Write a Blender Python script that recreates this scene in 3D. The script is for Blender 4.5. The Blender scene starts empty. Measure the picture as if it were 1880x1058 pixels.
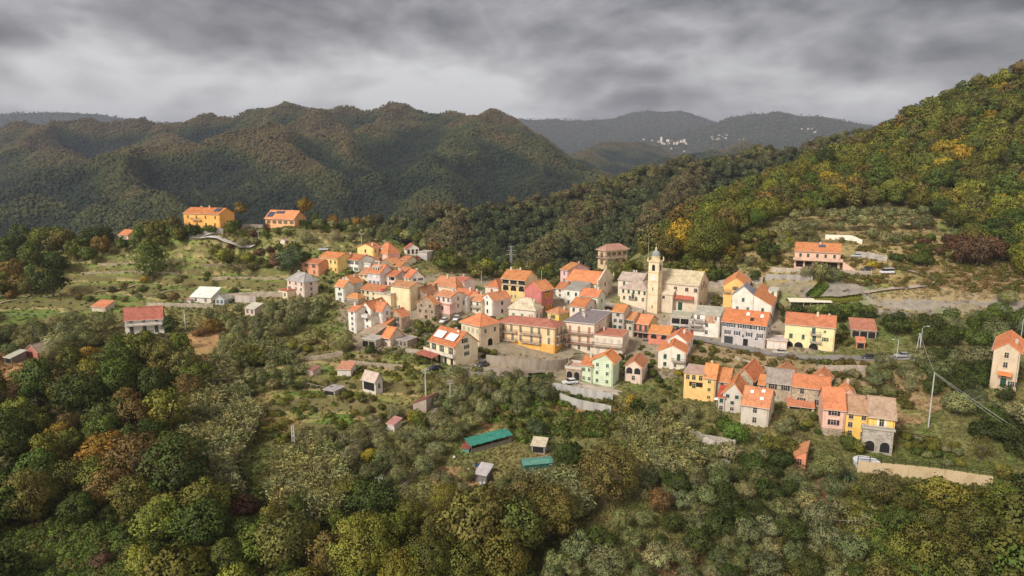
import bpy, bmesh, math, random, re
import numpy as np
from mathutils import Vector, Matrix

R = math.radians
scene = bpy.context.scene
COL = scene.collection
F, CX, CY = 1252.0, 940.0, 529.0
PITCH = math.atan((529 - 300) / F)
SP, CP = math.sin(PITCH), math.cos(PITCH)
CAMZ = 100.0

# ------------------------------------------------------------------ camera maths
def ray(px, py):
    x = (px - CX) / F; v = (CY - py) / F
    return x, CP + v * SP, -SP + v * CP
def at(px, py, Y):
    x, y, z = ray(px, py); t = Y / y
    return np.array([x * t, Y, CAMZ + z * t])
def proj(x, y, z):
    dz = z - CAMZ
    w = y * CP - dz * SP
    u = y * SP + dz * CP
    return CX + F * x / w, CY - F * u / w
def z_at(py, Y):
    x, y, z = ray(CX, py)
    return CAMZ + z / y * Y

# ------------------------------------------------------------------ noise
def _hash(ix, iy, seed):
    n = (ix.astype(np.int64) * 374761393 + iy.astype(np.int64) * 668265263 + seed * 144665) & 0x7fffffff
    n = ((n ^ (n >> 13)) * 1274126177) & 0x7fffffff
    n = (n ^ (n >> 16)) & 0xffff
    return n / 65535.0
def vnoise(x, y, seed=0):
    x = np.asarray(x, float); y = np.asarray(y, float)
    ix = np.floor(x); iy = np.floor(y); fx = x - ix; fy = y - iy
    fx = fx * fx * (3 - 2 * fx); fy = fy * fy * (3 - 2 * fy)
    a = _hash(ix, iy, seed); b = _hash(ix + 1, iy, seed); c = _hash(ix, iy + 1, seed); d = _hash(ix + 1, iy + 1, seed)
    return (a * (1 - fx) + b * fx) * (1 - fy) + (c * (1 - fx) + d * fx) * fy
def fbm(x, y, seed=0, oct=4):
    s = 0; a = .5; t = 0
    for k in range(oct):
        s = s + a * vnoise(x, y, seed + k * 17); t += a; a *= .5; x = x * 2.03 + 5.1; y = y * 2.03 + 1.7
    return s / t

# ------------------------------------------------------------------ object helpers
def tag(o, label=None, cat=None, group=None, kind=None):
    if label: o['label'] = label
    if cat: o['category'] = cat
    if group: o['group'] = group
    if kind: o['kind'] = kind
    return o
def empty(name, loc, rz=0.0):
    o = bpy.data.objects.new(name, None); COL.objects.link(o)
    o.empty_display_size = .3
    o.location = loc; o.rotation_euler = (0, 0, rz)
    return o
def add_obj(name, me, parent=None, col=None, loc=None, rz=None, scale=None):
    o = bpy.data.objects.new(name, me); COL.objects.link(o)
    if parent is not None: o.parent = parent
    if col is not None: o.color = (col[0], col[1], col[2], 1)
    if loc is not None: o.location = loc
    if rz is not None: o.rotation_euler = (0, 0, rz)
    if scale is not None: o.scale = scale
    return o
class MB:
    """mesh collector; several materials per mesh"""
    def __init__(s): s.v = []; s.f = []; s.m = []
    def quad(s, *p, m=0):
        b = len(s.v); s.v += [tuple(q) for q in p]; s.f.append(tuple(range(b, b + len(p)))); s.m.append(m)
    def hexa(s, p, m=0):
        b = len(s.v); s.v += [tuple(q) for q in p]
        for f in ((0, 3, 2, 1), (4, 5, 6, 7), (0, 1, 5, 4), (1, 2, 6, 5), (2, 3, 7, 6), (3, 0, 4, 7)):
            s.f.append(tuple(b + i for i in f)); s.m.append(m)
    def box(s, x0, x1, y0, y1, z0, z1, m=0):
        s.hexa([(x0, y0, z0), (x1, y0, z0), (x1, y1, z0), (x0, y1, z0), (x0, y0, z1), (x1, y0, z1), (x1, y1, z1), (x0, y1, z1)], m)
    def poly(s, ring, ext, m=0):
        """ring: planar polygon (list of xyz), ext: extrusion vector"""
        n = len(ring); b = len(s.v); e = ext
        s.v += [tuple(p) for p in ring] + [(p[0] + e[0], p[1] + e[1], p[2] + e[2]) for p in ring]
        s.f.append(tuple(range(b + n - 1, b - 1, -1))); s.m.append(m)
        s.f.append(tuple(range(b + n, b + 2 * n))); s.m.append(m)
        for i in range(n):
            j = (i + 1) % n
            s.f.append((b + i, b + j, b + n + j, b + n + i)); s.m.append(m)
    def tube(s, pts, rad, n=6, m=0, cap=True):
        pts = [Vector(p) for p in pts]; b = len(s.v)
        rad = [rad] * len(pts) if not hasattr(rad, '__len__') else rad
        for i, p in enumerate(pts):
            d = (pts[min(i + 1, len(pts) - 1)] - pts[max(i - 1, 0)])
            if d.length < 1e-9: d = Vector((0, 0, 1))
            d.normalize()
            u = d.cross(Vector((0, 0, 1)) if abs(d.z) < .9 else Vector((1, 0, 0))).normalized(); w = d.cross(u)
            for k in range(n):
                a = 2 * math.pi * k / n; q = p + (u * math.cos(a) + w * math.sin(a)) * rad[i]; s.v.append(tuple(q))
        for i in range(len(pts) - 1):
            for k in range(n):
                k2 = (k + 1) % n
                s.f.append((b + i * n + k, b + i * n + k2, b + (i + 1) * n + k2, b + (i + 1) * n + k)); s.m.append(m)
        if cap:
            s.f.append(tuple(b + k for k in range(n - 1, -1, -1))); s.m.append(m)
            e = b + (len(pts) - 1) * n; s.f.append(tuple(e + k for k in range(n))); s.m.append(m)
    def lathe(s, prof, n=12, c=(0, 0), m=0, rot=0):
        b = len(s.v)
        for r_, z in prof:
            for k in range(n):
                a = rot + 2 * math.pi * k / n; s.v.append((c[0] + r_ * math.cos(a), c[1] + r_ * math.sin(a), z))
        for i in range(len(prof) - 1):
            for k in range(n):
                k2 = (k + 1) % n
                s.f.append((b + i * n + k, b + i * n + k2, b + (i + 1) * n + k2, b + (i + 1) * n + k)); s.m.append(m)
        s.f.append(tuple(b + k for k in range(n - 1, -1, -1))); s.m.append(m)
        e = b + (len(prof) - 1) * n; s.f.append(tuple(e + k for k in range(n))); s.m.append(m)
    def mesh(s, name, mats):
        me = bpy.data.meshes.new(name); me.from_pydata(s.v, [], s.f)
        for q in (mats if isinstance(mats, (list, tuple)) else [mats]): me.materials.append(q)
        if any(s.m): me.polygons.foreach_set('material_index', s.m)
        me.update(); return me
    def build(s, name, mats, parent=None, col=None, loc=None, rz=None):
        return add_obj(name, s.mesh(name, mats), parent, col, loc, rz)
def mesh_np(name, V, Q, mat, smooth=False):
    """V (n,3), Q (m,4 or 3) -> mesh"""
    me = bpy.data.meshes.new(name); n = len(V); m, k = Q.shape
    me.vertices.add(n); me.vertices.foreach_set('co', np.ascontiguousarray(V, dtype=np.float32).ravel())
    me.loops.add(m * k); me.loops.foreach_set('vertex_index', np.ascontiguousarray(Q, dtype=np.int32).ravel())
    me.polygons.add(m); me.polygons.foreach_set('loop_start', np.arange(0, m * k, k, dtype=np.int32))
    me.polygons.foreach_set('loop_total', np.full(m, k, dtype=np.int32))
    me.polygons.foreach_set('use_smooth', np.full(m, smooth, dtype=bool))
    me.update(); me.validate()
    if mat: me.materials.append(mat)
    return me
def vcol(me, name, rgb):
    a = me.color_attributes.new(name, 'FLOAT_COLOR', 'POINT')
    d = np.ones((len(rgb), 4), np.float32); d[:, :3] = rgb
    a.data.foreach_set('color', d.ravel())
def grid_faces(nr, nc):
    i = np.arange(nr - 1)[:, None] * nc + np.arange(nc - 1)[None, :]
    return np.stack([i, i + 1, i + nc + 1, i + nc], -1).reshape(-1, 4)

# ------------------------------------------------------------------ materials
def new_mat(name):
    m = bpy.data.materials.new(name); m.use_nodes = True; nt = m.node_tree; nt.nodes.clear()
    return m, nt
def N(nt, t, **kw):
    n = nt.nodes.new(t)
    for k, v in kw.items():
        if k in n.inputs: n.inputs[k].default_value = v
        else: setattr(n, k, v)
    return n
def L(nt, a, b): nt.links.new(a, b)
def mixc(nt, mode, fac, a, b):
    n = nt.nodes.new('ShaderNodeMix'); n.data_type = 'RGBA'; n.blend_type = mode
    for sock, val in ((n.inputs[0], fac), (n.inputs[6], a), (n.inputs[7], b)):
        if hasattr(val, 'is_output'): L(nt, val, sock)
        else: sock.default_value = val if not isinstance(val, tuple) else (val + (1,))[:4]
    return n.outputs[2]
def ramp(nt, fac, stops):
    n = nt.nodes.new('ShaderNodeValToRGB'); L(nt, fac, n.inputs[0])
    cr = n.color_ramp
    while len(cr.elements) < len(stops): cr.elements.new(.5)
    for e, (p, c) in zip(cr.elements, stops):
        e.position = p; e.color = (c, c, c, 1) if not isinstance(c, tuple) else (c + (1,))[:4]
    return n.outputs[0]
def surf(nt, col, rough=.85, spec=.25, bump=None, bs=.3, bd=.05, metal=0):
    o = N(nt, 'ShaderNodeOutputMaterial'); p = N(nt, 'ShaderNodeBsdfPrincipled')
    p.inputs['Roughness'].default_value = rough; p.inputs['Specular IOR Level'].default_value = spec; p.inputs['Metallic'].default_value = metal
    if hasattr(col, 'is_output'): L(nt, col, p.inputs['Base Color'])
    else: p.inputs['Base Color'].default_value = (col + (1,))[:4]
    if bump is not None:
        b = N(nt, 'ShaderNodeBump'); b.inputs['Strength'].default_value = bs; b.inputs['Distance'].default_value = bd
        L(nt, bump, b.inputs['Height']); L(nt, b.outputs[0], p.inputs['Normal'])
    L(nt, p.outputs[0], o.inputs[0]); return p
def ocol(nt): return N(nt, 'ShaderNodeObjectInfo').outputs['Color']
def tex(nt, kind, coord='Object', scale=(1, 1, 1), **kw):
    tc = N(nt, 'ShaderNodeTexCoord'); mp = N(nt, 'ShaderNodeMapping'); mp.inputs['Scale'].default_value = scale
    L(nt, tc.outputs[coord], mp.inputs[0]); t = N(nt, kind, **kw); L(nt, mp.outputs[0], t.inputs['Vector']); return t

M = {}
def make_materials():
    # plaster: object colour with rain streaks, blotches and patches
    m, nt = new_mat('plaster'); c = ocol(nt)
    a = tex(nt, 'ShaderNodeTexNoise', scale=(1.1, 1.1, .16), Scale=1.0, Detail=5.0, Roughness=.65)
    b = tex(nt, 'ShaderNodeTexNoise', scale=(1, 1, 1), Scale=.35, Detail=4.0)
    d = tex(nt, 'ShaderNodeTexNoise', scale=(1, 1, 1), Scale=3.5, Detail=4.0)
    c = mixc(nt, 'MULTIPLY', .75, c, ramp(nt, a.outputs[0], [(.28, (.7, .66, .6)), (.46, (1, 1, 1)), (1, (1.04, 1.04, 1.04))]))
    c = mixc(nt, 'MULTIPLY', .8, c, ramp(nt, b.outputs[0], [(.3, (.78, .74, .69)), (.52, (1.0, 1.0, 1.0)), (1, (1.04, 1.03, 1.01))]))
    c = mixc(nt, 'MULTIPLY', .5, c, ramp(nt, d.outputs[0], [(.3, .78), (.6, 1.03)]))
    surf(nt, c, .9, .15, d.outputs[0], .25, .04); M['plaster'] = m
    # rubble stone
    m, nt = new_mat('stone'); c = ocol(nt)
    v = tex(nt, 'ShaderNodeTexVoronoi', scale=(1, 1, 1.7), Scale=2.2)
    b = tex(nt, 'ShaderNodeTexNoise', scale=(1, 1, .5), Scale=.5, Detail=6.0)
    c = mixc(nt, 'MULTIPLY', .75, c, ramp(nt, N_sep(nt, v.outputs['Color']), [(0, (.62, .6, .58)), (.5, (.95, .92, .88)), (1, (1.3, 1.24, 1.15))]))
    c = mixc(nt, 'MULTIPLY', .8, c, ramp(nt, b.outputs[0], [(.3, (.6, .57, .53)), (.65, (1.08, 1.06, 1.02))]))
    surf(nt, c, .95, .1, v.outputs['Distance'], .6, .12); M['stone'] = m
    # concrete
    m, nt = new_mat('concrete'); c = ocol(nt)
    a = tex(nt, 'ShaderNodeTexNoise', scale=(1, 1, .25), Scale=.8, Detail=6.0)
    d = tex(nt, 'ShaderNodeTexNoise', Scale=6.0, Detail=3.0)
    c = mixc(nt, 'MULTIPLY', .8, c, ramp(nt, a.outputs[0], [(.3, (.58, .56, .54)), (.55, (.95, .95, .95)), (.8, (1.1, 1.1, 1.08))]))
    surf(nt, c, .9, .2, d.outputs[0], .25, .03); M['concrete'] = m
    # roof tiles: rows across the slope in object space, per-tile colour, lichen patches
    m, nt = new_mat('roof_tile'); c = ocol(nt)
    w = tex(nt, 'ShaderNodeTexVoronoi', scale=(1, 1, 1), Scale=2.6)
    a = tex(nt, 'ShaderNodeTexNoise', Scale=.45, Detail=5.0, Roughness=.7)
    g = tex(nt, 'ShaderNodeTexNoise', scale=(1, 1, 1), Scale=1.6, Detail=5.0, Roughness=.75)
    wv = tex(nt, 'ShaderNodeTexWave', Scale=1.15, Distortion=.6, Detail=1.0); wv.bands_direction = 'X'
    c = mixc(nt, 'MULTIPLY', .55, c, ramp(nt, N_sep(nt, w.outputs['Color']), [(0, (.62, .6, .6)), (.5, (.98, .98, .98)), (1, (1.22, 1.2, 1.15))]))
    c = mixc(nt, 'MULTIPLY', .8, c, ramp(nt, a.outputs[0], [(.3, (.66, .66, .7)), (.52, (1.0, 1.0, 1.0)), (.75, (1.12, 1.2, 1.3))]))
    c = mixc(nt, 'MIX', ramp(nt, g.outputs[0], [(.54, 0), (.72, .45)]), c, (.22, .165, .11))
    surf(nt, c, .88, .2, wv.outputs['Color'], .35, .06); M['tile'] = m
    m, nt = new_mat('slate_roof'); c = ocol(nt)
    w = tex(nt, 'ShaderNodeTexVoronoi', Scale=1.7); a = tex(nt, 'ShaderNodeTexNoise', Scale=.5, Detail=6.0, Roughness=.7)
    c = mixc(nt, 'MULTIPLY', .6, c, ramp(nt, N_sep(nt, w.outputs['Color']), [(0, .66), (1, 1.15)]))
    c = mixc(nt, 'MULTIPLY', .8, c, ramp(nt, a.outputs[0], [(.3, (.62, .6, .56)), (.65, (1.08, 1.07, 1.04))]))
    surf(nt, c, .85, .3, w.outputs['Distance'], .35, .05); M['slate'] = m
    # generic painted
    m, nt = new_mat('paint'); c = ocol(nt); a = tex(nt, 'ShaderNodeTexNoise', Scale=1.5, Detail=4.0)
    c = mixc(nt, 'MULTIPLY', .6, c, ramp(nt, a.outputs[0], [(.3, .72), (.65, 1.05)]))
    surf(nt, c, .6, .35); M['paint'] = m
    m, nt = new_mat('wood'); c = ocol(nt); a = tex(nt, 'ShaderNodeTexNoise', scale=(4, 4, .4), Scale=1.5, Detail=5.0)
    c = mixc(nt, 'MULTIPLY', .8, c, ramp(nt, a.outputs[0], [(.3, .55), (.65, 1.12)]))
    surf(nt, c, .85, .2); M['wood'] = m
    m, nt = new_mat('metal_sheet'); c = ocol(nt); a = tex(nt, 'ShaderNodeTexNoise', Scale=.9, Detail=6.0, Roughness=.7)
    wv = tex(nt, 'ShaderNodeTexWave', Scale=1.6, Distortion=.1)
    c = mixc(nt, 'MULTIPLY', .85, c, ramp(nt, a.outputs[0], [(.3, (.6, .56, .52)), (.6, (1.04, 1.04, 1.04))]))
    surf(nt, c, .5, .4, wv.outputs['Color'], .3, .04); M['sheet'] = m
    m, nt = new_mat('window_glass'); a = tex(nt, 'ShaderNodeTexNoise', Scale=.8)
    surf(nt, mixc(nt, 'MIX', a.outputs[0], (.018, .018, .02), (.04, .04, .042)), .3, .3); M['glass'] = m
    m, nt = new_mat('dark_opening'); surf(nt, (.025, .022, .02), .9, .1); M['dark'] = m
    m, nt = new_mat('car_paint'); c = ocol(nt); p = surf(nt, c, .3, .5); p.inputs['Coat Weight'].default_value = .6; M['car'] = m
    m, nt = new_mat('rubber'); surf(nt, (.02, .02, .02), .8); M['rubber'] = m
    m, nt = new_mat('lamp_glass'); surf(nt, (.75, .74, .7), .2, .5); M['lens'] = m
    m, nt = new_mat('solar_cells'); v = tex(nt, 'ShaderNodeTexBrick', Scale=1.0); surf(nt, (.05, .07, .11), .15, .6); M['solar'] = m
    m, nt = new_mat('bark'); c = ocol(nt); a = tex(nt, 'ShaderNodeTexNoise', scale=(3, 3, .6), Scale=2.0, Detail=5.0)
    c = mixc(nt, 'MULTIPLY', 1.0, c, ramp(nt, a.outputs[0], [(.3, .5), (.65, 1.2)]))
    surf(nt, c, .95, .1, a.outputs[0], .5, .05); M['bark'] = m
    # leaves: per-object (or per-instance) tint times a per-leaf value stored on the mesh
    def leaf(name, inst, trans=.14):
        m, nt = new_mat(name)
        if inst:
            t = N(nt, 'ShaderNodeAttribute'); t.attribute_type = 'INSTANCER'; t.attribute_name = 'tint'; c = t.outputs['Color']
        else: c = ocol(nt)
        a = N(nt, 'ShaderNodeAttribute'); a.attribute_name = 'leaf'
        c = mixc(nt, 'MULTIPLY', 1.0, c, a.outputs['Color'])
        o = N(nt, 'ShaderNodeOutputMaterial'); p = N(nt, 'ShaderNodeBsdfPrincipled'); p.inputs['Roughness'].default_value = .65
        p.inputs['Specular IOR Level'].default_value = .22
        L(nt, c, p.inputs['Base Color'])
        tr = N(nt, 'ShaderNodeBsdfTranslucent'); L(nt, c, tr.inputs[0])
        mx = N(nt, 'ShaderNodeMixShader'); mx.inputs[0].default_value = trans
        L(nt, p.outputs[0], mx.inputs[1]); L(nt, tr.outputs[0], mx.inputs[2]); L(nt, mx.outputs[0], o.inputs[0])
        return m
    M['leaf'] = leaf('leaves', False); M['leafi'] = leaf('leaves_scattered', True); M['leaff'] = leaf('far_leaves', True, 0.1)
    # ground: painted land-cover colours, broken up with noise
    m, nt = new_mat('ground_cover_soil'); at_ = N(nt, 'ShaderNodeAttribute'); at_.attribute_name = 'cover'; c = at_.outputs['Color']
    a = tex(nt, 'ShaderNodeTexNoise', Scale=.35, Detail=8.0, Roughness=.7); b = tex(nt, 'ShaderNodeTexNoise', Scale=2.2, Detail=6.0, Roughness=.75)
    c = mixc(nt, 'MULTIPLY', .9, c, ramp(nt, a.outputs[0], [(.3, (.6, .62, .55)), (.5, (.98, .98, .95)), (.72, (1.25, 1.18, 1.0))]))
    c = mixc(nt, 'MULTIPLY', .8, c, ramp(nt, b.outputs[0], [(.3, (.58, .6, .5)), (.5, (1, 1, 1)), (.75, (1.3, 1.22, 1.1))]))
    surf(nt, c, .95, .1, b.outputs[0], .8, .25); M['ground'] = m
    m, nt = new_mat('forested_slope'); at_ = N(nt, 'ShaderNodeAttribute'); at_.attribute_name = 'cover'; c = at_.outputs['Color']
    v = tex(nt, 'ShaderNodeTexVoronoi', Scale=.11); b = tex(nt, 'ShaderNodeTexNoise', Scale=.03, Detail=8.0, Roughness=.7)
    c = mixc(nt, 'MULTIPLY', .8, c, ramp(nt, b.outputs[0], [(.3, (.55, .6, .55)), (.5, (1, 1, 1)), (.72, (1.35, 1.2, 1.0))]))
    c = mixc(nt, 'MULTIPLY', .6, c, ramp(nt, N_sep(nt, v.outputs['Color']), [(0, .5), (1, 1.35)]))
    surf(nt, c, .95, .05, v.outputs['Distance'], 1.0, 4.0); M['slope'] = m
    m, nt = new_mat('asphalt'); a = tex(nt, 'ShaderNodeTexNoise', Scale=.4, Detail=6.0); b = tex(nt, 'ShaderNodeTexNoise', Scale=8.0, Detail=3.0)
    c = mixc(nt, 'MULTIPLY', 1.0, ocol(nt), ramp(nt, a.outputs[0], [(.3, .7), (.65, 1.12)]))
    surf(nt, c, .9, .2, b.outputs[0], .2, .02); M['asphalt'] = m
def N_sep(nt, col):
    s = N(nt, 'ShaderNodeSeparateColor'); L(nt, col, s.inputs[0]); return s.outputs[0]
make_materials()
# ================================================================== terrain
CTRL = """
0 1080 98;400 1080 98;700 1090 98;940 1100 98;1200 1090 99;1400 1085 101;1650 1085 103;1880 1085 104;2150 1080 104;-250 1080 98
0 950 116;250 930 119;550 945 119;700 915 126;900 890 130;1080 940 120;1250 920 124;1400 920 124;1500 930 122;1700 970 117;1880 940 122;2150 940 122;-250 950 116
-250 800 146;0 810 144;120 790 148;300 800 149;440 800 150;540 828 145;700 830 144;790 800 148;870 826 143;990 865 134;1100 850 138;1240 800 152;1400 805 148;1600 834 140;1750 850 137;1820 892 131;1700 790 150;1880 860 136;2150 870 135
-250 690 170;0 700 166;200 720 163;330 700 170;420 730 168;600 745 165;700 695 179;780 735 167;850 705 172;950 690 182;1100 710 181;1160 702 184;1250 738 168;1340 770 157;1410 785 152;1500 750 161;1550 805 148;1620 705 172;1700 680 180;1850 720 160;2150 720 160
-250 650 180;0 660 178;70 655 180;230 612 210;300 612 212;400 640 200;460 620 212;550 640 205;650 618 212;720 640 203;800 672 191;860 648 203;960 650 206;1080 650 210;1180 640 214;1235 660 202;1270 612 224;1350 638 209;1480 648 203;1585 657 200;1680 655 198;1800 648 196;1880 645 194;2150 640 195
-250 570 245;0 590 235;150 570 243;380 560 245;560 547 250;640 562 240;760 590 228;870 577 236;1000 585 231;1100 592 230;1170 572 248;1220 580 244;1300 568 246;1420 580 232;1550 553 236;1700 575 224;1880 565 224;2150 560 224
-250 520 270;0 530 266;150 500 284;300 500 284;450 490 292;560 506 276;680 503 276;760 500 282;850 530 260;1000 540 255;1100 500 285;1150 520 272;1250 510 276;1400 505 262;1500 494 255;1600 490 252;1700 515 246;1880 515 242;2150 515 240
-250 450 305;0 465 300;200 445 312;330 422 303;400 418 300;520 416 302;640 420 315;720 440 320;800 475 312;880 505 292;1260 450 300;1330 425 305;1400 440 290;1600 425 296;1700 445 288;1880 480 262
1400 392 335;1500 388 332;1600 384 330;1710 390 325;1880 420 300;1880 330 340;1750 290 385;1650 320 370;1500 350 370;1400 372 370;1300 405 345;1240 430 330;1880 210 415;1760 215 450;1680 240 470;1600 270 480;1520 320 440;1440 345 410
1880 150 480;1780 178 500;1700 210 520;1640 238 530;1580 268 540;2100 110 480;2100 230 400;2100 330 330;2100 450 270
1500 312 560;1420 338 520;1340 365 480;1270 398 440;1210 430 400
"""
BEHIND = [(-250, 420, -78), (0, 420, -80), (250, 420, -78), (500, 420, -82), (700, 420, -95), (850, 400, -105), (950, 370, -92), (1080, 370, -88),
          (-250, 560, -120), (0, 560, -125), (300, 560, -125), (600, 560, -128), (850, 560, -130), (1050, 540, -118), (1200, 560, -95),
          (1350, 640, -55), (1500, 680, -30), (1620, 680, -15), (1750, 680, 0), (1900, 680, 10), (2100, 680, 15),
          (0, 50, -72), (500, 50, -76), (940, 50, -78), (1400, 50, -76), (1880, 50, -72), (940, 0, -80), (-1500, 60, -70), (3300, 60, -70)]
_P = []
for line in CTRL.strip().replace('\n', ';').split(';'):
    a, b, c = (float(q) for q in line.split()); _P.append(at(a, b, c))
for a, Y, zr in BEHIND: _P.append(np.array([(a - CX) / F * max(Y, 60) * 1.02, Y, CAMZ + zr]))
_P = np.array(_P)
_XY = _P[:, :2] / 100.0
def _kern(d): return d
_D = np.sqrt(((_XY[:, None] - _XY[None]) ** 2).sum(-1))
_n = len(_P)
_A = np.zeros((_n + 3, _n + 3)); _A[:_n, :_n] = _D - np.eye(_n) * .012
_A[:_n, _n] = 1; _A[:_n, _n + 1:] = _XY; _A[_n, :_n] = 1; _A[_n + 1:, :_n] = _XY.T
_W = np.linalg.solve(_A, np.concatenate([_P[:, 2], np.zeros(3)]))
def H0x(x, y):
    x = np.atleast_1d(np.asarray(x, float)); y = np.atleast_1d(np.asarray(y, float))
    sh = x.shape; x = x.ravel() / 100; y = y.ravel() / 100; out = np.empty(len(x))
    for i in range(0, len(x), 40000):
        a = x[i:i + 40000]; b = y[i:i + 40000]
        d = np.sqrt((a[:, None] - _XY[None, :, 0]) ** 2 + (b[:, None] - _XY[None, :, 1]) ** 2)
        out[i:i + 40000] = d @ _W[:_n] + _W[_n] + a * _W[_n + 1] + b * _W[_n + 2]
    return out.reshape(sh)
_gu = np.linspace(-2.3, 2.3, 560); _gv = np.linspace(2.3, 6.58, 420)
_yv = np.where(_gv < math.log(60), 60 + (_gv - math.log(60)) * 60, np.exp(_gv))
_HG = H0x(_gu[None] * np.maximum(_yv, 60)[:, None], np.repeat(_yv[:, None], 560, 1))
def H0(x, y):
    x = np.atleast_1d(np.asarray(x, float)); y = np.atleast_1d(np.asarray(y, float)); ym = np.maximum(y, 60)
    u = np.clip((x / ym + 2.3) / 4.6 * 559, 0, 558.999); v = np.where(y < 60, math.log(60) + (y - 60) / 60, np.log(ym)); v = np.clip((v - 2.3) / 4.28 * 419, 0, 418.999)
    i = u.astype(int); j = v.astype(int); u = u - i; v = v - j
    return (_HG[j, i] * (1 - u) + _HG[j, i + 1] * u) * (1 - v) + (_HG[j + 1, i] * (1 - u) + _HG[j + 1, i + 1] * u) * v
def inpoly(px, py, poly):
    px = np.asarray(px, float); py = np.asarray(py, float); c = np.zeros(px.shape, bool); n = len(poly)
    for i in range(n):
        x0, y0 = poly[i]; x1, y1 = poly[(i + 1) % n]
        if y0 == y1: continue
        t = ((y0 > py) != (y1 > py)) & (px < (x1 - x0) * (py - y0) / (y1 - y0) + x0); c ^= t
    return c
# terraced slopes: polygons in the plan of the hillside (given through the view for convenience), step height
TERR = [([(-100, 470), (200, 465), (330, 440), (560, 470), (540, 530), (420, 545), (200, 570), (-100, 600)], 3.0),
        ([(400, 640), (640, 640), (780, 680), (780, 760), (640, 830), (420, 800), (380, 720)], 1.9),
        ([(1400, 380), (1720, 385), (1730, 440), (1600, 455), (1400, 455)], 2.2),
        ([(560, 415), (720, 430), (640, 460), (540, 450)], 1.6)]
def terr_frac(x, y, h, px, py):
    out = np.full(np.shape(h), -1.0)
    for poly, st in TERR:
        w = inpoly(px + (fbm(x / 30, y / 30, 3) - .5) * 60, py + (fbm(x / 25, y / 25, 8) - .5) * 30, poly)
        q = h / st + (fbm(x / 45, y / 45, 5) - .5) * 1.2; out = np.where(w, q - np.floor(q), out)
    return out
def H(x, y):
    h = H0(x, y); x = np.atleast_1d(np.asarray(x, float)); y = np.atleast_1d(np.asarray(y, float))
    px, py = proj(x, np.maximum(y, 30), h)
    for poly, st in TERR:
        w = inpoly(px + (fbm(x / 30, y / 30, 3) - .5) * 60, py + (fbm(x / 25, y / 25, 8) - .5) * 30, poly)
        q = h / st + (fbm(x / 45, y / 45, 5) - .5) * 1.2; fr = q - np.floor(q)
        s = np.clip((fr - .62) / .3, 0, 1); s = s * s * (3 - 2 * s)
        h = np.where(w, h + st * (s - fr) * .9, h)
    h = h + (fbm(x / 9, y / 9, 21, 3) - .5) * .9 + (fbm(x / 2.2, y / 2.2, 33, 2) - .5) * .22
    return h
_YS = np.exp(np.linspace(math.log(62), math.log(690), 260))
def hit(px, py):
    """where the line of sight through (px,py) meets the near terrain"""
    x, y, z = ray(px, py); t = _YS / y
    g = H0(x * t, _YS) - (CAMZ + z * t) + .6
    k = int(np.argmax(g > 0))
    if g[k] <= 0: k = int(np.argmax(g[:200]))
    Ys = np.linspace(_YS[max(k - 1, 0)], _YS[min(k + 1, 259)], 16); t = Ys / y
    g = H0(x * t, Ys) - (CAMZ + z * t); k = int(np.argmax(g > 0))
    if g[k] <= 0: k = int(np.argmax(g))
    Y = Ys[k] if k == 0 or g[k] <= 0 else Ys[k - 1] + (Ys[k] - Ys[k - 1]) * (-g[k - 1]) / (g[k] - g[k - 1] + 1e-9)
    t = Y / y
    return np.array([x * t, Y, CAMZ + z * t])
def h1(x, y): return float(H(x, y)[0])

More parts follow.
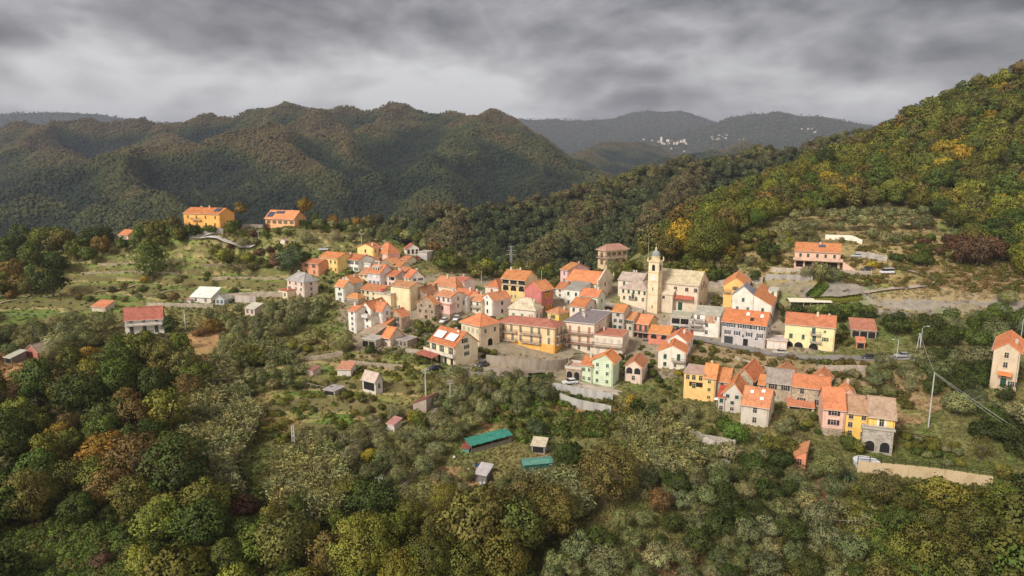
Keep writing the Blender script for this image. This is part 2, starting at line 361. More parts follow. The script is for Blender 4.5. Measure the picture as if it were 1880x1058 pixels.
# ------------------------------------------------------------------ ground cover painting (what grows or lies where)
GRASS = (.15, .155, .045); DRY = (.34, .25, .11); SOIL = (.32, .215, .115); GRAVEL = (.22, .195, .17); WOODS = (.075, .066, .03)
LUSH = (.12, .175, .042); SCRUB = (.2, .16, .07); BRICKY = (.3, .15, .09); TANG = (.29, .225, .125); OLIVEG = (.16, .155, .06); PALE = (.42, .36, .28)
PAINT = [
 ([(-400, 380), (2300, 100), (2300, 1200), (-400, 1200)], OLIVEG),
 ([(-300, 600), (380, 620), (440, 720), (400, 840), (620, 980), (620, 1200), (-300, 1200)], WOODS),
 ([(1180, 440), (1500, 340), (1700, 100), (2300, 50), (2300, 500), (1790, 480), (1720, 395), (1440, 388), (1340, 470)], WOODS),
 ([(-300, 440), (60, 500), (330, 430), (560, 470), (540, 540), (200, 575), (-300, 610)], (.165, .2, .058)),
 ([(-300, 545), (210, 540), (380, 520), (440, 535), (200, 575), (-300, 610)], (.14, .19, .048)),
 ([(560, 400), (730, 420), (700, 450), (560, 440)], (.16, .15, .06)),
 ([(420, 640), (640, 630), (780, 680), (790, 760), (620, 830), (430, 800), (390, 730)], (.22, .21, .075)),
 ([(400, 705), (460, 720), (540, 745), (560, 790), (520, 800), (420, 780), (390, 740)], (.38, .29, .13)),
 ([(430, 670), (600, 665), (640, 690), (600, 735), (440, 715)], LUSH), ([(500, 620), (640, 610), (640, 650), (560, 668), (480, 668)], (.17, .16, .06)),
 ([(560, 780), (650, 740), (690, 760), (640, 800), (580, 815)], (.13, .19, .045)),
 ([(430, 780), (540, 765), (560, 790), (520, 815), (440, 800)], (.24, .17, .06)),
 ([(640, 735), (690, 735), (700, 765), (670, 775)], SOIL), ([(655, 742), (680, 740), (685, 758), (662, 762)], (.07, .12, .05)),
 ([(380, 600), (460, 600), (430, 650), (330, 660), (340, 625)], (.36, .225, .11)),
 ([(340, 650), (430, 640), (400, 680), (320, 690)], DRY),
 ([(-50, 650), (110, 610), (140, 635), (60, 690), (30, 730), (-50, 735)], (.33, .2, .1)),
 ([(630, 655), (700, 650), (710, 670), (640, 672)], TANG),
 ([(880, 700), (1030, 705), (1050, 760), (960, 800), (880, 790)], (.11, .13, .035)),
 ([(880, 760), (930, 755), (920, 790), (880, 800)], (.27, .18, .09)),
 ([(1000, 735), (1130, 745), (1130, 780), (1050, 775)], (.3, .2, .09)),
 ([(800, 855), (880, 850), (900, 880), (850, 900), (790, 880)], SOIL), ([(960, 835), (1010, 830), (1015, 845), (965, 850)], SOIL),
 ([(620, 540), (800, 500), (1050, 520), (1330, 480), (1460, 560), (1540, 650), (1270, 690), (1060, 700), (860, 670), (640, 640)], (.27, .225, .165)),
 ([(1270, 620), (1440, 660), (1620, 665), (1700, 740), (1640, 740), (1500, 690), (1330, 700), (1260, 670)], (.3, .22, .13)),
 ([(1130, 590), (1280, 590), (1300, 620), (1230, 625)], GRAVEL),
 ([(870, 670), (900, 680), (960, 690), (900, 705), (860, 700)], GRAVEL),
 ([(1010, 680), (1130, 700), (1130, 720), (1010, 700)], (.34, .3, .25)),
 ([(1340, 440), (1700, 430), (1790, 480), (1800, 570), (1420, 545)], (.3, .23, .11)),
 ([(1450, 395), (1720, 395), (1720, 450), (1600, 455), (1440, 430)], (.34, .245, .125)),
 ([(1405, 515), (1490, 517), (1490, 545), (1420, 545)], GRAVEL), ([(1510, 520), (1600, 520), (1590, 545), (1500, 550)], GRAVEL),
 ([(1500, 550), (1600, 545), (1880, 550), (1950, 560), (1800, 580), (1700, 575), (1580, 570)], (.25, .22, .19)),
 ([(1590, 535), (1760, 530), (1900, 540), (1900, 552), (1600, 548)], TANG),
 ([(1640, 480), (1730, 490), (1880, 480), (1880, 540), (1700, 530)], (.24, .17, .09)),
 ([(1620, 690), (1720, 690), (1730, 760), (1650, 790)], (.32, .22, .125)),
 ([(1600, 835), (1700, 820), (1830, 850), (1830, 875), (1590, 862)], (.12, .13, .04)),
 ([(1560, 900), (1880, 900), (1880, 1200), (1560, 1200)], (.075, .08, .025)),
 ([(1610, 960), (1690, 950), (1720, 1060), (1620, 1060)], (.06, .11, .025)),
 ([(-100, 980), (180, 950), (260, 1010), (240, 1200), (-100, 1200)], (.06, .095, .022)),
 ([(1480, 905), (1530, 905), (1530, 925), (1490, 930)], (.09, .15, .06)),
 ([(1450, 880), (1540, 890), (1500, 960), (1400, 1060), (1330, 1058), (1430, 940)], (.22, .15, .085)),
 ([(1180, 1000), (1280, 1000), (1300, 1058), (1170, 1058)], (.2, .13, .07)),
]
def cover(x, y, z):
    px, py = proj(x, np.maximum(y, 20), z)
    s = np.clip(220 / np.maximum(y, 40), .4, 2)
    jx = (fbm(x / 7, y / 7, 41, 4) - .5) * 42 * s; jy = (fbm(x / 7, y / 7, 57, 4) - .5) * 22 * s
    c = np.empty(x.shape + (3,)); c[:] = OLIVEG
    for poly, col in PAINT: c[inpoly(px + jx, py + jy, poly)] = col
    # bare and dry patches
    n = fbm(x / 14, y / 14, 71, 5)[..., None]; k = np.clip((n - .56) / .1, 0, 1) * .55
    c = c * (1 - k) + np.array(SCRUB) * 1.25 * k
    n = fbm(x / 11 + 40, y / 11, 91, 5)[..., None]; k = np.clip((n - .58) / .1, 0, 1) * .5
    c = c * (1 - k) + np.array(LUSH) * k
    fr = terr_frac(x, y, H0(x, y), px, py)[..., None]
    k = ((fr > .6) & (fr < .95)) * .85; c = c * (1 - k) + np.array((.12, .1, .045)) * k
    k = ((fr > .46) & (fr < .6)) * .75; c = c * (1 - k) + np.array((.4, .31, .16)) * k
    return np.minimum(c * 1.22, .5) * (.82 + .36 * fbm(x / 1.6, y / 1.6, 99, 3))[..., None]
def build_ground():
    pxs = np.concatenate([np.linspace(-1600, -160, 90), np.linspace(-150, 2030, 1000), np.linspace(2045, 3500, 90)])
    Ys = np.concatenate([np.linspace(-40, 58, 12), np.exp(np.linspace(math.log(62), math.log(690), 460))])
    yy = np.repeat(Ys[:, None], len(pxs), 1); xx = (pxs[None] - CX) / F * np.maximum(yy, 60) * 1.02
    zz = H(xx, yy)
    fade = np.clip((yy - 640) / 50, 0, 1); zz = zz - fade * 60
    V = np.stack([xx, yy, zz], -1).reshape(-1, 3)
    me = mesh_np('ground', V, grid_faces(*xx.shape), M['ground'], True)
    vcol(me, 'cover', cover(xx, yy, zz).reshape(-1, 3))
    tag(add_obj('ground', me), kind='structure')
build_ground()

# ------------------------------------------------------------------ hills and mountains behind
def seg_field(x, y, ridges, slope, k=1.0):
    h = np.full(x.shape, -400.0)
    for r in ridges:
        P = np.array([at(*q) for q in r])
        for a, b in zip(P[:-1], P[1:]):
            d = b[:2] - a[:2]; t = np.clip(((x - a[0]) * d[0] + (y - a[1]) * d[1]) / (d @ d), 0, 1)
            dist = np.hypot(x - a[0] - d[0] * t, y - a[1] - d[1] * t)
            hh = a[2] + (b[2] - a[2]) * t - slope * dist / (1 + dist * .00012)
            h = np.maximum(h, hh)
    return h
def hill_mesh(name, ridges, slope, Y0, Y1, nr, nc, px0, px1, floor, namp, nsc, pal, seed, rnd=30):
    pxs = np.linspace(px0, px1, nc); Ys = np.exp(np.linspace(math.log(Y0), math.log(Y1), nr))
    yy = np.repeat(Ys[:, None], nc, 1); xx = (pxs[None] - CX) / F * yy * 1.02
    def hf(x, y):
        wx = x + (fbm(x / nsc, y / nsc, seed) - .5) * nsc * .4; wy = y + (fbm(x / nsc + 9, y / nsc, seed + 5) - .5) * nsc * .4
        h = seg_field(wx, wy, ridges, slope)
        rg = 1 - np.abs(2 * fbm(x / nsc * 1.1, y / nsc * 1.1, seed + 9, 4) - 1)
        top = np.clip((h - floor) / 60, 0, 1)
        h = h + (rg - .72) * namp * np.clip((h - floor) / 110, 0, 1) + (fbm(x / nsc * 4, y / nsc * 4, seed + 2, 3) - .5) * namp * .25
        return np.maximum(h, floor)
    zz = hf(xx, yy)
    me = mesh_np(name, np.stack([xx, yy, zz], -1).reshape(-1, 3), grid_faces(nr, nc), M['slope'], True)
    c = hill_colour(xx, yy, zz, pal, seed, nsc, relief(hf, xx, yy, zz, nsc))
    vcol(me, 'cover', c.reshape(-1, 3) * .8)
    tag(add_obj(name, me), kind='structure')
    return xx, yy, zz, hf
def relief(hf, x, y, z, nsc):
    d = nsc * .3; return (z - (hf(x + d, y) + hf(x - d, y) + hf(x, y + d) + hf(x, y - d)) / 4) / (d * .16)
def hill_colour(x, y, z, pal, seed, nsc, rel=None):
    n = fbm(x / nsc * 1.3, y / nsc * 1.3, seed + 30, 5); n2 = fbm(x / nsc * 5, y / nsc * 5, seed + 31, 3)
    t = np.clip((n - .34) / .42 + (n2 - .5) * .3 + np.clip((z - 130) / 420, -.3, .4) + (0 if rel is None else np.clip(rel, -1, 1) * .55), 0, .999) * (len(pal) - 1); i = t.astype(int); f = (t - i)[..., None]  # hollows darker and greener, ridges lighter and browner: relief shading put into the colour
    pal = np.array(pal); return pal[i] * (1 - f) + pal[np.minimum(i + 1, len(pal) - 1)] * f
MT = [[(-400, 275, 2300), (-200, 262, 2300), (0, 250, 2300), (110, 224, 2250), (290, 233, 2250), (430, 221, 2250), (530, 203, 2250), (625, 197, 2250), (670, 209, 2250), (735, 199, 2250), (800, 221, 2250), (860, 219, 2250), (885, 211, 2250), (930, 229, 2250), (985, 255, 2250), (1060, 288, 2250), (1150, 322, 2250), (1260, 350, 2250)],
      [(-400, 400, 1200), (0, 352, 1300), (150, 318, 1380), (270, 284, 1480), (420, 248, 1580), (490, 250, 1600), (560, 235, 1850), (625, 197, 2250)],
      [(420, 248, 1580), (520, 280, 1450), (620, 335, 1300), (690, 395, 1150)],
      [(735, 199, 2250), (690, 240, 1950), (640, 262, 1750), (690, 310, 1500), (745, 380, 1250)],
      [(885, 211, 2250), (850, 232, 2000), (885, 250, 1780), (980, 276, 1650), (1085, 322, 1500)],
      [(885, 250, 1780), (800, 305, 1500), (850, 370, 1250)],
      [(110, 224, 2250), (60, 275, 1900), (170, 310, 1650)], [(290, 233, 2250), (330, 270, 1900)],
      [(0, 352, 1300), (120, 400, 1120), (300, 430, 1000)], [(270, 284, 1480), (250, 350, 1250), (330, 400, 1100)],
      [(1060, 288, 2600), (1090, 262, 3300), (1150, 259, 3350), (1220, 272, 3300), (1300, 288, 3200), (1400, 300, 3000)],
      [(1240, 305, 2500), (1310, 288, 2650), (1360, 267, 2750), (1400, 278, 2700), (1480, 300, 2500)],
      [(1090, 300, 2650), (1190, 292, 2600), (1260, 304, 2450), (1330, 320, 2300)]]
MPAL = [(.021, .031, .018), (.033, .045, .021), (.05, .061, .025), (.068, .071, .03), (.088, .075, .036)]
mx_, my_, mz_, mhf = hill_mesh('mountains', MT, .5, 850, 4300, 380, 620, -500, 2400, -125, 95, 330, MPAL, 7)
MR = [[(560, 440, 520), (640, 420, 570), (700, 404, 600), (850, 398, 620), (1000, 375, 650), (1100, 348, 680), (1200, 326, 700), (1300, 304, 730), (1400, 288, 750), (1480, 266, 780), (1560, 256, 800), (1660, 244, 830), (1900, 225, 860), (2300, 220, 860)],
      [(1100, 348, 680), (1060, 420, 560), (1010, 480, 470)], [(850, 398, 620), (830, 450, 520)], [(1300, 304, 730), (1230, 380, 600), (1180, 440, 500)]]
RPAL = [(.036, .046, .02), (.048, .056, .023), (.06, .06, .027), (.07, .058, .032), (.072, .076, .028)]
rx_, ry_, rz_, rhf = hill_mesh('wooded_ridge', MR, .42, 385, 1000, 150, 420, 300, 2500, -90, 16, 120, RPAL, 23)
FR = [[(600, 232, 6400), (900, 220, 6400), (960, 214, 6400), (1050, 222, 6400), (1110, 224, 6400), (1180, 209, 6400), (1255, 209, 6400), (1330, 228, 6400), (1500, 240, 6400), (1900, 240, 6400)],
      [(1180, 275, 5200), (1250, 248, 5200), (1330, 220, 5200), (1440, 213, 5200), (1545, 215, 5200), (1600, 224, 5200), (1700, 238, 5200), (2100, 240, 5200)],
      [(-500, 200, 5600), (-200, 208, 5600), (0, 214, 5600), (60, 208, 5600), (150, 216, 5600), (240, 224, 5600), (420, 238, 5600), (600, 250, 5600)],
      [(1050, 288, 4500), (1150, 276, 4500), (1230, 265, 4500), (1330, 256, 4500), (1430, 266, 4500), (1560, 280, 4500)]]
FPAL = [(.05, .06, .04), (.06, .07, .04), (.075, .075, .045)]
fx_, fy_, fz_, fhf = hill_mesh('distant_hills', FR, .3, 3700, 9500, 120, 300, -700, 2600, -125, 120, 1100, FPAL, 51)
# the valley floor: one sheet that reaches beyond the farthest hills
mbf = MB(); mbf.quad((-9000, -900, -128), (9000, -900, -128), (9000, 9800, -128), (-9000, 9800, -128))
vf = mbf.build('valley_floor', M['slope']); vcol(vf.data, 'cover', np.array([[.05, .06, .03]] * 4)); tag(vf, kind='structure')
# ================================================================== vegetation
def unit(v): return v / (np.linalg.norm(v, axis=-1, keepdims=True) + 1e-9)
def cards(rng, C, NRM, size, jit=.7, lobe_tint=None, aspect=.62, bend=.25, mid=None):
    """leaf sprays: one bent quad per centre, facing outwards; shading normals follow the bough it sits on"""
    n = len(C); NRM = unit(NRM); nr = unit(NRM + rng.normal(0, jit, (n, 3)))
    nr *= np.where((nr * NRM).sum(1, keepdims=True) < 0, -1, 1)
    t = unit(np.cross(nr, rng.normal(0, 1, (n, 3)))); b = np.cross(nr, t)
    s = (size * rng.uniform(.6, 1.35, n))[:, None]
    a = t * s; c = b * s * aspect
    V = np.stack([C - a, C - c + nr * s * bend * .3, C + a, C + c + nr * s * bend], 1)
    tint = rng.uniform(.86, 1.14, n)[:, None] * np.ones(3)
    tint[:, 0] *= rng.uniform(.92, 1.1, n); tint[:, 2] *= rng.uniform(.85, 1.1, n)
    if lobe_tint is not None: tint *= lobe_tint
    rad = unit(C - (C.mean(0) - np.array([0, 0, .25 * C[:, 2].std()]) if mid is None else mid))
    sn = unit(.72 * NRM + .5 * rad + .12 * nr)
    return V.reshape(-1, 3), np.arange(n * 4).reshape(-1, 4), np.repeat(tint, 4, 0), np.repeat(sn, 4, 0)
def crown(seed, nl, per, zc, rv, leaf, lr=(.3, .46), up=.35, fill=.18, spread=.74, top=1.0, droop=0.):
    rng = np.random.default_rng(seed); Cs = []; Ns = []; Ts = []
    lobes = []
    for i in range(nl):
        for _ in range(40):
            d = unit(rng.normal(0, 1, 3)); d[2] = d[2] * .85 + .18
            rad = spread * rng.uniform(.45, 1.06) ** .6
            p = np.array([d[0] * rad, d[1] * rad, d[2] * rad * rv])
            if p[2] > 0: p[:2] *= 1 - (1 - top) * p[2] / rv
            if all(np.linalg.norm(p - q) > .24 for q, _ in lobes): break
        lobes.append((p, rng.uniform(*lr)))
    for p, r in lobes:
        k = int(per * rng.uniform(.7, 1.25)); d = unit(rng.normal(0, 1, (k, 3)) + np.array([0, 0, up]) + .5 * unit(p))
        rr = r * rng.uniform(.72, 1.08, (k, 1)) * (1 + .25 * rng.normal(0, 1, (k, 1)) ** 2 * .3)
        c = p + d * rr * np.array([1, 1, .85])
        if droop: c[:, 2] -= droop * np.clip(np.linalg.norm(c[:, :2], axis=1) - .5, 0, 1)
        Cs.append(c); Ns.append(d); Ts.append(np.repeat((rng.uniform(.74, 1.24) * rng.uniform(.92, 1.08, 3))[None], k, 0))
    k = int(nl * per * fill); d = unit(rng.normal(0, 1, (k, 3)))
    c = d * rng.uniform(.2, .95, (k, 1)) ** .5 * np.array([.85, .85, .85 * rv]); Cs.append(c); Ns.append(d); Ts.append(np.ones((k, 3)))
    C = np.concatenate(Cs); C[:, 2] += zc
    return cards(rng, C, np.concatenate(Ns), leaf, .75, np.concatenate(Ts))
def cone_crown(seed, n, h, leaf):
    rng = np.random.default_rng(seed); z = rng.uniform(.02, 1, n); r = (1 - z) ** .8 * (.75 + .35 * rng.uniform(0, 1, n)) * (1 + .15 * np.sin(z * 34))
    a = rng.uniform(0, 6.283, n); C = np.stack([r * np.cos(a), r * np.sin(a), z * h + .25], -1)
    Nr = np.stack([np.cos(a), np.sin(a), np.full(n, .35)], -1)
    return cards(rng, C, Nr, leaf, .6)
def mesh_leaf(name, data, mat):
    V, Q, T = data[:3]; me = mesh_np(name, V, Q, mat, True)
    if len(data) > 3: me.normals_split_custom_set_from_vertices(data[3].tolist())
    vcol(me, 'leaf', np.clip(T, .2, 2.2)); return me
def trunk_mesh(seed, h, r, nb, zc, sp):
    rng = random.Random(seed); m = MB(); lean = (rng.uniform(-.12, .12), rng.uniform(-.12, .12))
    top = (lean[0], lean[1], h)
    m.tube([(0, 0, -.35), (0, 0, 0.02), (lean[0] * .5, lean[1] * .5, h * .5), top], [r * 1.5, r * 1.15, r * .9, r * .7], 7)
    for k in range(nb):
        a = 6.283 * (k + rng.random() * .6) / nb; L_ = sp * rng.uniform(.6, 1.0)
        m.tube([top, (top[0] + math.cos(a) * L_ * .4, top[1] + math.sin(a) * L_ * .4, h + (zc - h) * .6 + .1),
                (top[0] + math.cos(a) * L_, top[1] + math.sin(a) * L_, zc + rng.uniform(-.05, .3))], [r * .55, r * .4, r * .14], 5)
    return m.mesh('trunk', M['bark'])
SPEC = {}
def species(key, meshes, trunks, zc, low): SPEC[key] = dict(c=meshes, t=trunks, zc=zc, low=low)
species('oak', [mesh_leaf('oak_crown', crown(10 + i, 38, 95, 1.0, 1.05, .052, (.2, .36), spread=.84, top=.8, fill=.12), M['leaf']) for i in range(7)],
        [trunk_mesh(i, .45, .07, 5, .95, .6) for i in range(3)], 1.0, .28)
species('round', [mesh_leaf('round_crown', crown(40 + i, 30, 105, .9, .98, .05, (.22, .4), spread=.76, fill=.12), M['leaf']) for i in range(5)],
        [trunk_mesh(20 + i, .4, .07, 4, .95, .5) for i in range(3)], 1.05, .2)
species('olive', [mesh_leaf('olive_crown', crown(70 + i, 26, 120, .78, .8, .044, (.22, .38), up=.7, fill=.12, droop=.15, spread=.78), M['leaf']) for i in range(7)],
        [trunk_mesh(40 + i, .38, .085, 5, .85, .55) for i in range(3)], .88, .18)
species('bush', [mesh_leaf('shrub_foliage', crown(100 + i, 15, 110, .55, .62, .066, (.3, .46), spread=.66), M['leaf']) for i in range(5)],
        [trunk_mesh(60 + i, .18, .05, 5, .5, .5) for i in range(2)], .55, .02)
species('sparse', [mesh_leaf('thin_crown', crown(130 + i, 24, 46, 1.1, 1.0, .05, (.26, .4), fill=.3, spread=.8), M['leaf']) for i in range(4)],
        [trunk_mesh(80 + i, .5, .065, 8, 1.25, .75) for i in range(3)], 1.1, .25)
species('cypress', [mesh_leaf('conifer_crown', cone_crown(160 + i, 1500, 4.6, .2), M['leaf']) for i in range(2)],
        [trunk_mesh(90, .8, .14, 0, 1, .2)], 2.4, .1)
species('big', [mesh_leaf('broad_crown', crown(190 + i, 60, 120, .98, .98, .034, (.16, .32), spread=.88, top=.85, fill=.1), M['leaf']) for i in range(4)],
        [trunk_mesh(100 + i, .5, .07, 6, 1.1, .6) for i in range(2)], 1.15, .25)

# tints (reflectance) with the words that describe them
TINT = {'dark green': (.045, .062, .016), 'green': (.075, .1, .024), 'olive green': (.1, .104, .027), 'yellow-green': (.14, .145, .03), 'yellow': (.27, .205, .03),
        'orange': (.2, .125, .03), 'rusty brown': (.135, .095, .036), 'brown-green': (.112, .102, .036), 'grey-green': (.185, .188, .108), 'dark grey-green': (.125, .135, .072),
        'purple-brown': (.1, .058, .04), 'silvery': (.145, .15, .085), 'straw': (.2, .185, .085), 'copper': (.165, .1, .05), 'bright green': (.1, .15, .03), 'blue-green': (.06, .085, .05)}
TINT = {k: (v[0] * 1.36, v[1] * 1.33, v[2] * .97) for k, v in TINT.items()}
KIND = {'oak': ('broadleaf_tree', 'broadleaf tree', 'tree'), 'round': ('broadleaf_tree', 'broadleaf tree', 'tree'), 'big': ('broadleaf_tree', 'broadleaf tree', 'tree'),
        'olive': ('olive_tree', 'olive tree', 'olive tree'), 'bush': ('shrub', 'shrub', 'shrub'), 'sparse': ('thin_tree', 'thin-leaved tree', 'tree'), 'cypress': ('conifer_tree', 'cone-shaped conifer', 'tree')}
TREES = []          # dicts collected first; labelled and built at the end
HRECT = []          # picture rectangles of buildings, kept clear of planting
trnd = random.Random(5)
_taken = []
def tree(px, by, rpx=None, sp='oak', tint='green', Rm=None, squash=None, label=None, group=None):
    """base seen at (px,by); crown radius in picture units or metres"""
    P = hit(px, by); Y = P[1]
    d = Y / CP
    Rr = Rm if Rm else rpx * d / F
    TREES.append(dict(px=px, by=by, P=P, R=Rr, sp=sp, tint=tint, sq=squash or trnd.uniform(.86, 1.14), label=label, group=group))
    return P
def blocked(px, by, rp, hp):
    for x0, y0, x1, y1 in HRECT:
        if px + rp * .8 > x0 and px - rp * .8 < x1 and by > y0 - 1 and by - hp < y1 - 1:
            if by > y1 + 1:                     # in front: must not cover the lower two thirds
                if by - hp < y1 - (y1 - y0) * .25: return True
            elif by > y0 + (y1 - y0) * .35: return True
    return False
def fill(poly, sp, tints, Rm, gap=1.5, seed=0, maxn=400, jit=.3, keep=1.0, free=False):
    """plant a stand: polygon in picture space of tree bases, weighted tints, mean crown radius (m)"""
    rng = random.Random(seed * 7 + 1); xs = [p[0] for p in poly]; ys = [p[1] for p in poly]; n = 0
    ar = (max(xs) - min(xs)) * (max(ys) - min(ys))
    Ymid = hit(sum(xs) / len(xs), sum(ys) / len(ys))[1]
    tries = int(min(2600, 26 * ar / ((Rm * F / Ymid) ** 2 * 2)))
    for _ in range(tries):
        px = rng.uniform(min(xs), max(xs)); by = rng.uniform(min(ys), max(ys))
        if not inpoly(np.array([px]), np.array([by]), poly)[0]: continue
        if rng.random() > keep: continue
        P = hit(px, by); R_ = Rm * rng.uniform(1 - jit, 1 + jit); rp = R_ * F / P[1]
        if any(math.hypot(P[0] - q[0], P[1] - q[1]) < gap * .5 * (R_ + q[2]) for q in _taken): continue
        if not free and blocked(px, by, rp, rp * 1.8): continue
        _taken.append((P[0], P[1], R_)); n += 1
        s = rng.choice(sp) if isinstance(sp, (list, tuple)) else sp
        TREES.append(dict(px=px, by=by, P=P, R=R_, sp=s, tint=rng.choice(tints), sq=rng.uniform(.85, 1.15), label=None, group=None))
        if n >= maxn: break
    return n
def take(px, by, R_): P = hit(px, by); _taken.append((P[0], P[1], R_))
LANDM = []          # (words, px, py) things one can find, for the labels of plants
ORD = ['', 'second', 'third', 'fourth', 'fifth', 'sixth', 'seventh', 'eighth', 'ninth', 'tenth', 'eleventh', 'twelfth', 'thirteenth', 'fourteenth', 'fifteenth', 'sixteenth', 'seventeenth', 'eighteenth', 'nineteenth', 'twentieth'] + ['far'] * 400
def build_trees(limit=300):
    # the ones that show largest become individuals, the rest joins the wood
    for t in TREES: t['show'] = t['R'] / t['P'][1]
    fam = {}
    for t in TREES: fam.setdefault('olive' if t['sp'] == 'olive' else 'shrub' if t['sp'] == 'bush' else 'tree', []).append(t)
    rest = []; keep = []
    for k, v in fam.items():
        v.sort(key=lambda t: (-1 if t['label'] else 0, -t['show'])); keep += v[:limit]; rest += v[limit:]
    groups = {}
    for t in keep:
        if t['label']: continue
        u = t['P']; px, py = t['px'], t['by'] - t['R'] * F / u[1]
        best = min(LANDM, key=lambda q: math.hypot((q[1] - px), (q[2] - py) * 1.5))
        dx = px - best[1]; dy = (py - best[2]) * 1.5
        rel = ('right of' if dx > 0 else 'left of') if abs(dx) > abs(dy) else ('below' if dy > 0 else 'above')
        rp = t['R'] * F / u[1]
        size = 'small' if rp < 13 else 'medium' if rp < 24 else 'large'
        t['d'] = math.hypot(dx, dy)
        groups.setdefault((size, t['tint'], KIND[t['sp']][1], rel, best[0]), []).append(t)
    for (size, tint, noun, rel, lm), v in groups.items():
        v.sort(key=lambda t: t['d'])
        for i, t in enumerate(v):
            if len(v) == 1: t['label'] = f"{size} {tint} {noun} {rel} the {lm}"
            else: t['label'] = f"{size} {tint} {noun} {rel} the {lm}, {(ORD[i] + ' nearest').strip()}"
    for i, t in enumerate(keep):
        S = SPEC[t['sp']]; nm, noun, cat = KIND[t['sp']]; P = t['P']; rr = random.Random(i * 13 + 5)
        o = empty(nm, (P[0], P[1], h1(P[0], P[1]) - .05), rr.uniform(0, 6.28))
        tag(o, t['label'], cat, t['group'] or {'olive tree': 'olive trees of the groves', 'shrub': 'shrubs round the village'}.get(cat, 'trees of the hillsides'))
        c = np.array(TINT[t['tint']]) * rr.uniform(.78, 1.22) * np.array([rr.uniform(.9, 1.12), rr.uniform(.94, 1.06), rr.uniform(.85, 1.15)])
        s = t['R']; sc = (s * rr.uniform(.82, 1.2), s * rr.uniform(.82, 1.2), s * t['sq'])
        add_obj('crown' if t['sp'] != 'bush' else 'foliage', rr.choice(S['c']), o, c, scale=sc)
        add_obj('trunk' if t['sp'] != 'bush' else 'stem', rr.choice(S['t']), o, (.16, .125, .095), scale=sc)
    print('TREES individuals', len(keep), 'rest', len(rest), {k: len(v) for k, v in fam.items()})
    return rest

# ------------------------------------------------------------------ scattered stuff (what nobody could count)
def scatter(name, P, tints, scales, protos, tilt=0.0):
    me = bpy.data.meshes.new(name); me.vertices.add(len(P)); me.vertices.foreach_set('co', np.ascontiguousarray(P, np.float32).ravel())
    a = me.attributes.new('tint', 'FLOAT_COLOR', 'POINT'); d = np.ones((len(P), 4), np.float32); d[:, :3] = tints; a.data.foreach_set('color', d.ravel())
    a = me.attributes.new('sc', 'FLOAT', 'POINT'); a.data.foreach_set('value', np.ascontiguousarray(scales, np.float32))
    me.update()
    o = add_obj(name, me); tag(o, kind='stuff')
    cl = bpy.data.collections.new(name + '_kinds')
    for k, p in enumerate(protos):
        q = bpy.data.objects.new('leaf_kind', p); cl.objects.link(q)
    g = bpy.data.node_groups.new(name + '_spread', 'GeometryNodeTree')
    g.interface.new_socket('Geometry', in_out='INPUT', socket_type='NodeSocketGeometry'); g.interface.new_socket('Geometry', in_out='OUTPUT', socket_type='NodeSocketGeometry')
    gi = g.nodes.new('NodeGroupInput'); go = g.nodes.new('NodeGroupOutput'); ip = g.nodes.new('GeometryNodeInstanceOnPoints'); ci = g.nodes.new('GeometryNodeCollectionInfo')
    ci.inputs['Collection'].default_value = cl; ci.inputs['Separate Children'].default_value = True; ci.inputs['Reset Children'].default_value = True
    ip.inputs['Pick Instance'].default_value = True
    rv = g.nodes.new('FunctionNodeRandomValue'); rv.data_type = 'FLOAT_VECTOR'; rv.inputs[0].default_value = (-tilt, -tilt, 0); rv.inputs[1].default_value = (tilt, tilt, 6.283)
    na = g.nodes.new('GeometryNodeInputNamedAttribute'); na.data_type = 'FLOAT'; na.inputs['Name'].default_value = 'sc'
    cx = g.nodes.new('ShaderNodeCombineXYZ')
    k = g.links.new; k(gi.outputs[0], ip.inputs['Points']); k(ci.outputs[0], ip.inputs['Instance']); k(rv.outputs[0], ip.inputs['Rotation'])
    for i in range(3): k(na.outputs[0], cx.inputs[i])
    k(cx.outputs[0], ip.inputs['Scale']); k(ip.outputs[0], go.inputs[0])
    md = o.modifiers.new('spread', 'NODES'); md.node_group = g
    return o
FARP = [mesh_leaf('far_crown', crown(300 + i, 9, 26, .95, .95, .17, (.36, .55), spread=.6), M['leaff']) for i in range(5)]
MIDP = [mesh_leaf('wood_crown', crown(320 + i, 16, 60, 1.1, .95, .095, (.32, .48), spread=.68), M['leafi']) for i in range(6)]
TUFT = [mesh_leaf('tuft', crown(340 + i, 5, 22, .35, .55, .2, (.35, .5), spread=.6), M['leafi']) for i in range(5)]
